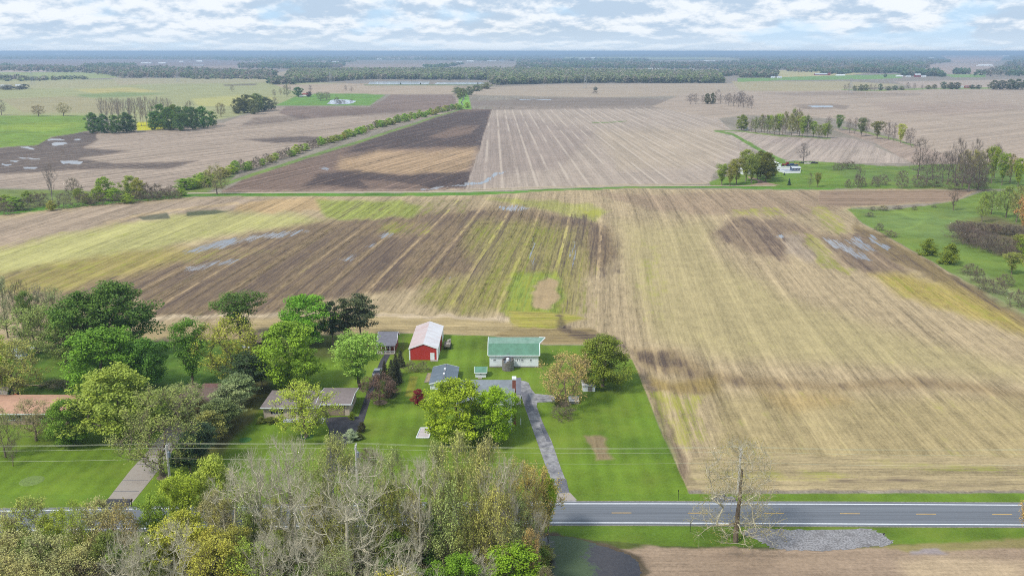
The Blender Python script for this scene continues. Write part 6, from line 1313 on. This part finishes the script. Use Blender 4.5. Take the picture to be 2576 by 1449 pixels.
# undergrowth at the feet of the wood
rng = np.random.default_rng(9)
for k in range(52):
    px = rng.uniform(-20, 1380); py = rng.uniform(1375, 1520) if px > 520 else rng.uniform(1400, 1560)
    x, y = G(px, py); c = [(92, 124, 46), (110, 128, 56), (84, 92, 52), (122, 112, 72), (76, 112, 42)][k % 5]
    tree('shrub' if k % 3 else 'twiggy', 0, 0, 0, 0, c, ('broad leafy' if k % 3 else 'twiggy') + ' underbrush at the feet of the roadside wood, ' + ('left corner' if px < 330 else 'left part' if px < 680 else 'middle' if px < 1020 else 'right part'), 'bush', 'underbrush of the roadside wood', xy=(x, y), hw=(1.6 + 2.4 * rng.random(), 3 + 3.5 * rng.random()))

# ------------------------------------------------------------------ middle distance
LONG = []
def row(items, kind, col, label, group, cat='tree', bark=(118, 104, 92), jit=10):
    rj = random.Random(len(group) + len(items))
    NTH = ['leftmost', 'second', 'third', 'fourth', 'fifth', 'sixth', 'seventh', 'eighth', 'ninth', 'tenth', 'eleventh', 'twelfth', 'thirteenth', 'fourteenth', 'fifteenth', 'sixteenth', 'seventeenth', 'eighteenth']
    base_l = label; srt = sorted(items)
    for (px, yb, yt, w) in items:
        if len(items) > 1:
            i_ = srt.index((px, yb, yt, w)); label = base_l + (', leftmost of its kind' if i_ == 0 else ', %s from left' % NTH[i_]); LONG.append(label) if len(label.split()) > 16 else None
        c = tuple(max(0, v + rj.randint(-jit, jit)) for v in col)
        tree(kind, px, yb, yt, w, c, label, cat, group, bark=bark)
tree('tallbare', 133, 516, 416, 44, GREY, 'tall bare grey tree in the hedge left of the farm track', bark=(140, 128, 120)); tree('budding', 546, 490, 416, 62, (160, 152, 96), 'vase-shaped half-bare tree standing by the farm track junction')
row([(40, 530, 496, 46), (265, 500, 446, 52), (330, 497, 442, 50), (288, 506, 474, 40), (250, 505, 470, 40), (322, 512, 488, 34), (350, 500, 448, 36), (458, 494, 474, 26), (220, 512, 484, 34), (70, 508, 480, 30), (15, 520, 490, 40), (130, 530, 505, 26), (460, 478, 450, 40), (500, 466, 440, 42), (520, 470, 444, 34), (200, 500, 474, 30)], 'dense', (118, 152, 52), 'bright green bushy tree in the hedgerow left of the farm track', 'green bushy trees of the left hedgerow')
row([(395, 497, 464, 44), (430, 494, 468, 40), (370, 500, 462, 40), (185, 496, 450, 40), (90, 522, 486, 46), (160, 524, 488, 50), (60, 530, 500, 40), (20, 540, 508, 44), (210, 518, 486, 50), (250, 516, 486, 46), (300, 512, 486, 40), (340, 508, 482, 44), (415, 500, 474, 44), (0, 530, 498, 50), (110, 516, 486, 40), (385, 504, 480, 40), (445, 500, 480, 30)], 'twiggy', (126, 118, 82), 'brown leafless brush tree in the hedgerow left of the farm track', 'brown brush of the left hedgerow', jit=14)
# hedge along the ditch
hp = [(478, 478), (520, 462), (580, 440), (640, 424), (700, 402), (760, 384), (820, 364), (880, 346), (940, 326), (1000, 310), (1060, 296), (1110, 284), (1152, 274)]
rng = np.random.default_rng(21)
seg = np.array(hp, float); cum = np.concatenate([[0], np.cumsum(np.hypot(*np.diff(seg, axis=0).T))])
s_ = 0
while s_ < cum[-1]:
    px = float(np.interp(s_, cum, seg[:, 0])); py = float(np.interp(s_, cum, seg[:, 1])); m_ = MPP(py); wv = rng.uniform(5.0, 8.5); hv = rng.uniform(4.2, 7.4)
    br = (620 < px < 700 and rng.random() < .6) or rng.random() < .18 or (700 < px < 790 and rng.random() < .5)
    x, y = G(px, py + rng.uniform(-2, 2))
    tree('twiggy' if br else 'dense', 0, 0, 0, 0, (116, 112, 84) if br else tuple(int(v) for v in np.array((128, 162, 58)) + rng.integers(-14, 14, 3)), ('brown leafless shrub' if br else 'fresh green shrub') + ' in the ditch hedge, ' + ('at the farm track end' if px < 560 else 'in its near half' if px < 700 else 'in the middle beside the dark field' if px < 880 else 'in its far half' if px < 1040 else 'near the canal end'), 'shrub', 'brown shrubs of the ditch hedge' if br else 'green shrubs of the ditch hedge', xy=(x, y), hw=(hv * (1.2 if px > 900 else 1), wv), name='shrub')
    s_ += wv * .46 / m_
# groves behind the brown field, left
row([(235, 336, 284, 34), (262, 336, 287, 30), (290, 336, 290, 36), (318, 334, 284, 40), (250, 332, 296, 30), (330, 332, 290, 30), (388, 328, 282, 30), (425, 328, 270, 44), (455, 330, 268, 40), (485, 326, 270, 40), (512, 322, 268, 40), (405, 324, 262, 44), (440, 322, 264, 44), (470, 320, 268, 30), (535, 318, 280, 24)], 'dense', (74, 112, 44), 'dark green leafy tree in the grove behind the left brown field', 'leafy trees of the left grove')
row([(258, 316, 247, 26), (272, 318, 250, 24), (286, 318, 249, 26), (300, 320, 250, 24), (314, 320, 252, 24), (328, 318, 250, 26), (342, 318, 248, 26), (356, 318, 249, 24), (370, 320, 247, 26), (384, 318, 250, 24), (398, 318, 248, 26), (412, 316, 250, 24), (426, 314, 249, 24), (300, 312, 250, 24), (360, 312, 248, 24), (330, 312, 250, 24)], 'tallbare', (150, 138, 122), 'slim leafless tree in the pale row behind the left grove', 'leafless row behind the left grove', bark=(150, 138, 126))
row([(600, 286, 246, 36), (622, 284, 238, 40), (644, 282, 236, 40), (664, 280, 244, 34), (682, 276, 252, 26), (612, 280, 250, 30), (640, 288, 252, 30)], 'dense', (104, 112, 62), 'dull green tree in the clump right of the left grove', 'clump right of the left grove')
row([(590, 284, 256, 20), (676, 278, 244, 22), (692, 272, 246, 20), (480, 318, 256, 30)], 'bare', GREY, 'leafless tree on the rim of the left clumps', 'bare trees around the left clumps')
row([(97, 293, 265, 34)], 'budding', (160, 136, 86), 'brown lone tree, left of two on the pale green crop', 'x'); row([(160, 292, 260, 34)], 'budding', (176, 150, 84), 'orange-brown lone tree, right of two on the pale green crop', 'x2'); row([(4, 290, 252, 30)], 'bare', GREY, 'bare tree cut by the left edge on the green pasture', 'x3')
row([(556, 294, 260, 28)], 'budding', (150, 136, 88), 'single half-leafed tree between the left grove and the dull clump', 'y'); row([(584, 232, 215, 14)], 'bare', (140, 124, 120), 'tiny bare tree alone in the pale green crop', 'y1'); row([(722, 245, 213, 20)], 'budding', (130, 120, 84), 'slender tree on the track left of the red-roofed farmhouse', 'y2')
row([(751, 245, 219, 24)], 'maple', (72, 110, 50), 'dark green tree beside the red-roofed farmhouse', 'y3'); row([(777, 244, 231, 16)], 'dense', (84, 54, 58), 'purple tree just right of the red-roofed farmhouse', 'y4'); row([(806, 254, 232, 26), (822, 252, 232, 22)], 'budding', (130, 134, 92), 'grey-green willow by the small pond', 'willows by the pond'); row([(848, 262, 246, 20), (860, 262, 252, 30), (884, 258, 250, 10)], 'twiggy', (96, 106, 66), 'dark bush on the bank of the small pond', 'bushes by the pond', cat='bush')
row([(781, 233, 215, 12), (690, 244, 226, 14), (706, 240, 222, 10), (870, 230, 216, 10), (884, 232, 219, 10)], 'bare', GREY, 'small bare tree around the red-roofed farmhouse', 'bare trees near the pond farm')
row([(1158, 250, 222, 20), (1166, 244, 222, 20), (1180, 240, 218, 24), (1150, 236, 220, 24), (1200, 230, 214, 28), (1222, 224, 208, 30)], 'dense', (122, 130, 78), 'grey-green willow at the head of the straight canal', 'willows at the canal head'); row([(1156, 276, 264, 20), (1176, 272, 258, 14), (1148, 272, 262, 14)], 'dense', (124, 160, 58), 'fresh green bush at the near end of the canal', 'bushes at the canal end', cat='bush')
row([(970 + i * 8, 213, 206, 5) for i in (29, 32, 34, 36, 38, 41, 44)] + [(1008, 213, 208, 6), (1058, 213, 208, 5)], 'spruce', (60, 78, 60), 'tiny dark conifer on the bank between the long ponds', 'conifers along the long ponds')
# right of centre
row([(1737, 263, 236, 26), (1750, 263, 237, 20), (1800, 261, 232, 10), (1812, 262, 236, 18), (1768, 262, 240, 14), (1808, 234, 226, 12)], 'bare', (126, 112, 104), 'bare tree of the loose tan-plain row', 'loose bare row on the tan plain', bark=(118, 106, 98))
row([(1780, 262, 236, 18), (1793, 262, 234, 14)], 'dense', (98, 104, 62), 'dull green tree of the loose tan-plain row', 'loose green trees on the tan plain')
row([(1833, 266, 236, 22), (1846, 268, 234, 24), (1858, 270, 234, 24), (1870, 271, 236, 22), (1882, 273, 240, 22), (1864, 266, 230, 26), (1890, 274, 242, 14), (1826, 262, 238, 14)], 'bare', (120, 106, 98), 'bare dark tree of the dense clump beyond the stripes', 'dense bare clump on the tan plain', bark=(112, 100, 92))
row([(1866, 329, 289, 32)], 'maple', (120, 144, 56), 'round green tree at the tip of the green strip across the stubble', 'z')
row([(1900, 334, 296, 26), (1915, 334, 290, 24), (1990, 344, 290, 30), (2010, 344, 284, 34), (2030, 346, 292, 30), (1930, 338, 292, 24), (1975, 336, 282, 30), (1996, 332, 276, 30), (2060, 348, 316, 30), (2082, 348, 306, 24), (1948, 340, 292, 30)], 'tallbud', (124, 136, 62), 'half-leafed olive tree in the grove on the stubble field', 'olive trees of the right grove')
row([(1960, 340, 286, 30), (2018, 346, 294, 28), (2045, 346, 306, 30), (1936, 334, 290, 26), (2075, 348, 312, 26)], 'airy', (138, 158, 52), 'fresh green tree in the grove on the stubble field', 'green trees of the right grove')
row([(1890, 332, 296, 18), (1922, 336, 292, 20), (2005, 338, 276, 30), (2084, 320, 292, 18), (1968, 342, 300, 20)], 'bare', (140, 128, 112), 'leafless tree in the grove on the stubble field', 'bare trees of the right grove')
row([(2110, 329, 290, 28), (2206, 350, 306, 38), (2166, 344, 296, 30)], 'airy', (100, 122, 60), 'green tree in the long row right of the stubble grove', 'green trees of the right row'); row([(2265, 361, 313, 28)], 'airy', (150, 164, 50), 'bright yellow-green tree near the right end of the long row', 'zz')
row([(2136, 335, 296, 22), (2150, 338, 298, 20), (2178, 342, 300, 26), (2234, 352, 304, 30), (2248, 356, 312, 20), (2290, 366, 324, 26), (2280, 362, 322, 16)], 'bare', (128, 114, 104), 'bare tree in the long row right of the stubble grove', 'bare trees of the right row', bark=(120, 108, 98))
# pool farm
row([(1815, 466, 412, 44), (1836, 468, 418, 30), (1852, 464, 400, 46), (1890, 462, 388, 52), (1876, 456, 378, 50), (1905, 452, 394, 40)], 'airy', (128, 138, 50), 'olive-green tree around the pool farmhouse', 'olive-green trees at the pool farm'); row([(1926, 458, 384, 50), (1912, 446, 380, 44), (1938, 450, 404, 34)], 'maple', (92, 116, 44), 'darker green tree on the pool side of the farmhouse', 'dark green trees at the pool farm')
row([(2020, 408, 362, 34)], 'bare', (104, 94, 92), 'bare round tree behind the scrap heaps', 'p1', bark=(104, 94, 92)); row([(1985, 466, 448, 12)], 'spruce', (44, 66, 52), 'small dark spruce on the lawn below the pool', 'p2'); row([(1973, 441, 434, 6)], 'spruce', (44, 66, 52), 'tiny spruce beside the pool deck', 'p2'); row([(2056, 471, 434, 26)], 'airy', (120, 128, 52), 'small olive tree on the farm lawn right of the spruce', 'p3'); row([(2037, 472, 436, 14)], 'bare', (150, 140, 120), 'thin bare tree left of the small olive tree', 'p4')
row([(2108, 428, 410, 30), (2140, 426, 406, 34), (2125, 424, 408, 20), (2156, 472, 440, 26), (2133, 472, 452, 20), (2170, 470, 446, 20), (2220, 466, 440, 34), (2200, 470, 444, 26), (2268, 474, 430, 34), (2350, 470, 440, 50), (2310, 472, 440, 44), (2400, 478, 440, 50), (2450, 472, 430, 60), (2470, 480, 446, 40)], 'twiggy', (122, 110, 90), 'grey-brown brush on the rough meadow right of the pool farm', 'brush on the rough meadow', cat='bush', jit=12)
row([(2308, 452, 350, 56), (2345, 452, 376, 40), (2402, 462, 352, 50), (2370, 458, 384, 34), (2384, 462, 372, 36), (2448, 440, 352, 40), (2420, 470, 380, 50), (2160, 466, 414, 24), (2500, 450, 366, 40), (2330, 466, 400, 40), (2436, 482, 392, 84), (2460, 478, 388, 60)], 'bare', (116, 104, 94), 'dark bare tree in the right-hand wood by the meadow', 'dark bare trees of the right-hand wood', bark=(112, 100, 90))
row([(2425, 458, 380, 50), (2476, 458, 376, 54), (2450, 452, 382, 44), (2540, 460, 390, 40)], 'tallbud', (150, 144, 66), 'olive budding tree in the right-hand wood', 'olive trees of the right-hand wood'); row([(2494, 462, 369, 34), (2520, 466, 384, 38), (2560, 470, 400, 38), (2590, 474, 404, 44), (2640, 474, 396, 50)], 'airy', (118, 146, 44), 'green leafy tree in the right-hand wood', 'green trees of the right-hand wood')
row([(2492, 540, 480, 50), (2530, 548, 470, 60), (2470, 560, 488, 40), (2556, 560, 470, 50), (2600, 556, 466, 70)], 'tallbud', (146, 154, 76), 'tall grey-green tree at the right edge above the brown thicket', 'grey-green trees at the right edge'); row([(2585, 590, 484, 60), (2630, 620, 500, 80)], 'lace', (180, 140, 84), 'orange-brown tree at the right edge above the brown thicket', 'orange-brown trees at the right edge'); row([(2398, 530, 484, 40)], 'tallbare', (168, 156, 146), 'ghostly pale bare tree at the top of the meadow', 'r4')
row([(2405 + 17 * i, 598 + 5 * i + (i % 2) * 12, 562 + 5 * i, 52) for i in range(10)] + [(2410 + 22 * i, 580 + 2 * i, 555 + 2 * i, 46) for i in range(8)], 'twiggy', (112, 94, 80), 'brown leafless bush in the thicket on the right meadow', 'brown thicket on the right meadow', cat='bush', jit=22)
tree('shrub', 2335, 642, 601, 44, (104, 132, 40), 'round green bush, left of two on the right meadow', 'bush', name='bush'); tree('shrub', 2387, 664, 614, 50, (104, 130, 30), 'round green bush, right of two on the right meadow', 'bush', name='bush')
row([(2545, 690, 636, 54), (2575, 660, 600, 50), (2590, 700, 640, 60), (2560, 640, 590, 40)], 'airy', (140, 146, 56), 'yellow-olive bush at the right edge of the meadow', 'olive bushes at the right edge', cat='bush')
row([(2212, 580, 562, 26), (2188, 545, 534, 26), (2222, 530, 518, 30), (2195, 530, 520, 20), (2238, 596, 580, 40), (2460, 710, 676, 44), (2480, 730, 700, 50), (2510, 740, 700, 50), (2300, 528, 518, 16), (2350, 522, 516, 16), (2260, 526, 518, 26), (2440, 690, 664, 50), (2560, 770, 730, 60), (2530, 720, 690, 40)], 'twiggy', (122, 124, 76), 'scrubby grey-green bush scattered over the right meadow', 'scattered scrub on the right meadow', cat='bush', jit=12)
# hedgerow far right
row([(2125, 229, 212, 10), (2135, 229, 210, 12), (2190, 229, 214, 12), (2200, 229, 213, 10), (2284, 226, 208, 14), (2300, 226, 210, 12), (2320, 226, 214, 10)], 'bare', (128, 118, 110), 'bare tree in the distant hedgerow on the right plain', 'bare trees of the distant hedgerow'); row([(2150, 229, 216, 14), (2165, 229, 213, 16), (2178, 228, 213, 18), (2215, 228, 211, 12), (2235, 228, 218, 16), (2252, 227, 216, 18), (2268, 227, 217, 14), (2335, 225, 215, 16), (2350, 224, 213, 14)], 'dense', (112, 126, 78), 'green tree in the distant hedgerow on the right plain', 'green trees of the distant hedgerow')
row([(2374, 224, 206, 18), (2392, 225, 208, 24), (2406, 225, 208, 20), (2446, 224, 214, 16), (2500, 226, 202, 26), (2520, 226, 203, 26), (2540, 226, 200, 28), (2560, 226, 199, 30), (2585, 226, 198, 30), (2460, 224, 214, 16)], 'dense', (88, 108, 68), 'dark tree of the clumps closing the distant hedgerow', 'clumps closing the distant hedgerow')
row([(1498, 228, 219, 12), (2226, 195, 186, 10), (60, 224, 212, 24), (20, 226, 214, 40), (50, 226, 217, 22), (1130, 203, 197, 10)], 'dense', (92, 104, 80), 'small dark bush or tree alone on the distant plain', 'lone bushes on the plain')
tree('twiggy', 1497, 236, 229, 16, (122, 108, 88), 'brown bush alone in the tan field right of the ponds', 'bush')

# ------------------------------------------------------------------ far woods: one mass each, thousands of small crowns
fm = bpy.data.materials.new('far_foliage'); fm.use_nodes = True; t = fm.node_tree
a = N(t, 'ShaderNodeAttribute', attribute_name='tint'); L(t, a.outputs['Color'], t.nodes['Principled BSDF'].inputs['Base Color']); t.nodes['Principled BSDF'].inputs['Roughness'].default_value = .9; t.nodes['Principled BSDF'].inputs['Specular IOR Level'].default_value = .1
tr_ = N(t, 'ShaderNodeBsdfTranslucent'); L(t, a.outputs['Color'], tr_.inputs[0]); mx_ = N(t, 'ShaderNodeMixShader'); mx_.inputs[0].default_value = .45
L(t, t.nodes['Principled BSDF'].outputs[0], mx_.inputs[1]); L(t, tr_.outputs[0], mx_.inputs[2]); L(t, mx_.outputs[0], t.nodes['Material Output'].inputs[0])
def wood(poly, n, hgt, cols, label, nq=22, wk=1.0, seed=0, kind='stuff', minw=7.):
    rng = np.random.default_rng(seed + n); p = np.array(poly, float); x0, y0 = p.min(0); x1, y1 = p.max(0); pts = np.zeros((0, 2))
    while len(pts) < n:
        c = np.stack([rng.uniform(x0, x1, n * 2), y0 + (y1 - y0) * rng.random(n * 2)], 1); ins = np.zeros(len(c), bool)
        for i in range(len(p)):
            a, b = p[i], p[(i + 1) % len(p)]
            ins ^= ((a[1] > c[:, 1]) != (b[1] > c[:, 1])) & (c[:, 0] < (b[0] - a[0]) * (c[:, 1] - a[1]) / (b[1] - a[1] + 1e-12) + a[0])
        pts = np.concatenate([pts, c[ins]])
    pts = pts[:n]
    u = (pts[:, 0] - CX) / F; v = (CY - pts[:, 1]) / F; tt = -H / (-sp + v * cp); X, Y = u * tt, (cp + v * sp) * tt
    area = max((x1 - x0) * (y1 - y0) * .7, 1.); spx = math.sqrt(area / n) * 1.7
    w_ = 1.35 * np.maximum(minw, spx * Y / F * wk) * (.75 + .6 * rng.random(n)); h_ = hgt * (.72 + .5 * rng.random(n))
    ci = (vnoise(pts[:, 0] / 26 + seed, pts[:, 1] / 5, 5) * 1.3 + rng.normal(size=n) * .22) * len(cols) / 1.3; ci = np.clip(ci.astype(int), 0, len(cols) - 1)
    C_ = np.array([A(*c, 2.1) for c in cols])[ci] * (.88 + .24 * rng.random((n, 1)))
    d = rng.normal(size=(n, nq, 3)); d /= np.linalg.norm(d, axis=2)[:, :, None]; d *= (.55 + .45 * rng.random((n, nq, 1))); d[:, :, 2] = d[:, :, 2] * .5 + .52
    q = np.stack([X[:, None] + d[:, :, 0] * w_[:, None] / 2, Y[:, None] + d[:, :, 1] * w_[:, None] / 2, d[:, :, 2] * h_[:, None]], 2).reshape(-1, 3)
    sz = np.repeat(np.minimum(w_, h_ * 1.3) * (.24 if nq > 30 else .3), nq)
    nr = rng.normal(size=q.shape); nr[:, 2] = np.abs(nr[:, 2]) + 1.6; nr /= np.linalg.norm(nr, axis=1)[:, None]
    aa = np.cross(nr, rng.normal(size=q.shape)); aa /= np.linalg.norm(aa, axis=1)[:, None]; bb = np.cross(nr, aa); s = (sz * (.7 + .6 * rng.random(len(q))))[:, None]
    V = np.stack([q - aa * s, q - bb * s, q + aa * s, q + bb * s], 1).reshape(-1, 3); V[:, 2] = np.maximum(V[:, 2], .05)
    cc = np.repeat(C_, nq, 0) * (.82 + .36 * rng.random((len(q), 1)))
    o = mesh_np('far_wood', V, np.arange(len(V)).reshape(-1, 4), fm, attrs=[('tint', 'FACE', 'FLOAT_COLOR', np.concatenate([cc, np.ones((len(cc), 1))], 1))])
    tag(o, label, 'woods', kind=kind)
wg = [(112, 114, 90), (122, 126, 92), (116, 128, 84), (134, 128, 110), (108, 118, 84)]
wb = [(124, 116, 106), (112, 112, 92), (100, 112, 80), (126, 118, 104), (84, 104, 70)]
wd = [(84, 104, 74), (98, 116, 80), (76, 98, 72), (112, 114, 94)]
wood([(715, 211), (800, 208), (928, 200.5), (1228, 202), (1240, 214.5), (1360, 212), (1470, 209.5), (1822, 210), (1800, 188), (1300, 179), (730, 181)], 8000, 15, wg, 'long grey-green wood behind the ponds across the centre', 40, seed=1)
wood([(0, 197), (60, 199), (60, 203), (-60, 204), (-400, 206), (-400, 192)], 260, 13, wb, 'small wood at the left edge above the pale crop', 22, seed=2)
wood([(20, 180), (130, 182), (230, 186), (300, 197), (560, 197.5), (690, 197.5), (700, 187), (560, 182), (400, 173), (20, 171), (-500, 171), (-500, 182)], 1900, 15, wb, 'mixed brown and green woods across the left distance', 22, seed=3)
wood([(210, 174), (330, 174), (345, 166), (215, 166)], 260, 16, wd, 'rounded dark green wood in the left distance', 22, seed=4)
wood([(600, 173), (735, 175), (860, 172), (870, 164), (720, 162), (600, 166)], 900, 17, wd + wb[:1], 'dark wood left of the central plain', 20, seed=5)
wood([(-900, 147), (520, 151.5), (720, 160), (900, 151), (1290, 155), (1290, 140), (900, 136), (0, 134), (-900, 134)], 4600, 16, wd + wb[:3], 'blue distant woods along the left horizon', 10, 1.2, seed=6, minw=14)
wood([(1280, 155), (1420, 143.5), (1770, 143.5), (1860, 152), (2330, 152), (2360, 139.5), (2530, 138.5), (2560, 158), (3400, 158), (3400, 134), (1280, 135)], 4600, 15, wd + wb[:4], 'blue distant woods along the right horizon', 10, 1.2, seed=7, minw=14)
wood([(1296, 175), (1500, 173.5), (1800, 176), (1900, 182), (1980, 176), (1970, 158), (1800, 160), (1300, 162)], 1900, 15, wd + wb[:2], 'dark green wood behind the central wood', 20, seed=8)
wood([(1300, 161), (1560, 163), (1640, 158), (1620, 150), (1300, 150)], 500, 15, wd + wb[:1], 'blue-green wood right of the central plain', 16, seed=9)
wood([(1800, 197), (1860, 190), (1860, 196.5), (1948, 196.5), (1960, 188), (1900, 182), (1810, 184)], 420, 14, wb, 'brown wood with meadow trees left of the grey-roofed houses', 22, seed=10)
wood([(1980, 182), (2060, 183), (2130, 180), (2125, 172), (1980, 172)], 260, 12, wb, 'thin wood by the long red barn', 20, seed=11)
wood([(1980, 170), (2330, 168), (2330, 152), (2400, 157), (2330, 165), (2320, 156), (1860, 151), (1860, 160)], 1500, 15, wb + wd[:2], 'brown and green woods on the right distance', 16, seed=12)
wood([(2060, 187), (2090, 182), (2150, 184), (2120, 187.5)], 120, 12, wd, 'dark trees around the long red barn', 22, seed=13)
wood([(2127, 184), (2290, 186), (2300, 176), (2340, 172), (2320, 166), (2127, 172)], 1300, 17, wd + wb[:2], 'green wood behind the distant farm on the right', 20, seed=14)
wood([(2267, 192), (2340, 193), (2377, 195.5), (2360, 182), (2290, 182)], 340, 15, wd, 'dark clump beside the tall red barn', 22, seed=15)
wood([(2450, 193.5), (2576, 193.5), (3300, 196), (3300, 176), (2510, 178), (2460, 186)], 1100, 17, wd + wb[:2], 'wood at the right edge above the tan plain', 20, seed=16)
wood([(2397, 187.5), (2440, 187.5), (2436, 182), (2402, 182)], 90, 14, wd, 'small round clump on the pink field', 24, seed=17)
wood([(2510, 176), (3300, 176), (3300, 158), (2540, 158)], 900, 16, wd + wb[:2], 'distant wood at the right edge behind the white barns', 16, seed=18)
wood([(672, 213.5), (752, 213.5), (745, 207), (700, 203), (678, 205)], 90, 13, wb, 'thin grey copse left of the long central wood', 24, seed=19)
wood([(480, 200), (700, 200), (700, 196), (480, 195)], 160, 8, wb, 'hedge below the dark red barn', 18, seed=20)
wood([(0, 205), (80, 205), (230, 200), (200, 198), (60, 200)], 80, 8, wg, 'low hedge trees left of the pale crop', 22, seed=21)
wood([(820, 158), (880, 158), (900, 155), (820, 155)], 60, 12, wd, 'trees round the small white houses left of centre', 18, seed=22)
wood([(1060, 173), (1118, 172), (1170, 162), (1120, 167), (1066, 170)], 90, 14, wd, 'line of trees behind the central white house', 18, seed=23)
wood([(0, 172), (26, 172), (40, 168), (0, 164)], 60, 14, wd, 'dark copse at the left edge of the far plain', 18, seed=24)
# ------------------------------------------------------------------ the air
hz = bpy.data.materials.new('air'); hz.use_nodes = True; t = hz.node_tree; t.nodes.clear()
pv = N(t, 'ShaderNodeVolumePrincipled'); pv.inputs['Color'].default_value = (.55, .75, 1, 1); pv.inputs['Density'].default_value = 0.00014; pv.inputs['Anisotropy'].default_value = .2
L(t, pv.outputs[0], N(t, 'ShaderNodeOutputMaterial').inputs['Volume'])
hb = MB().box(-90000, 90000, -3500, 72000, -1, H + 6).build('haze', hz); tag(hb, 'pale blue air over the far plain', 'haze', kind='stuff')

if LONG: print('LONG LABELS', len(LONG), sorted(set(l.split(',')[0] for l in LONG)))
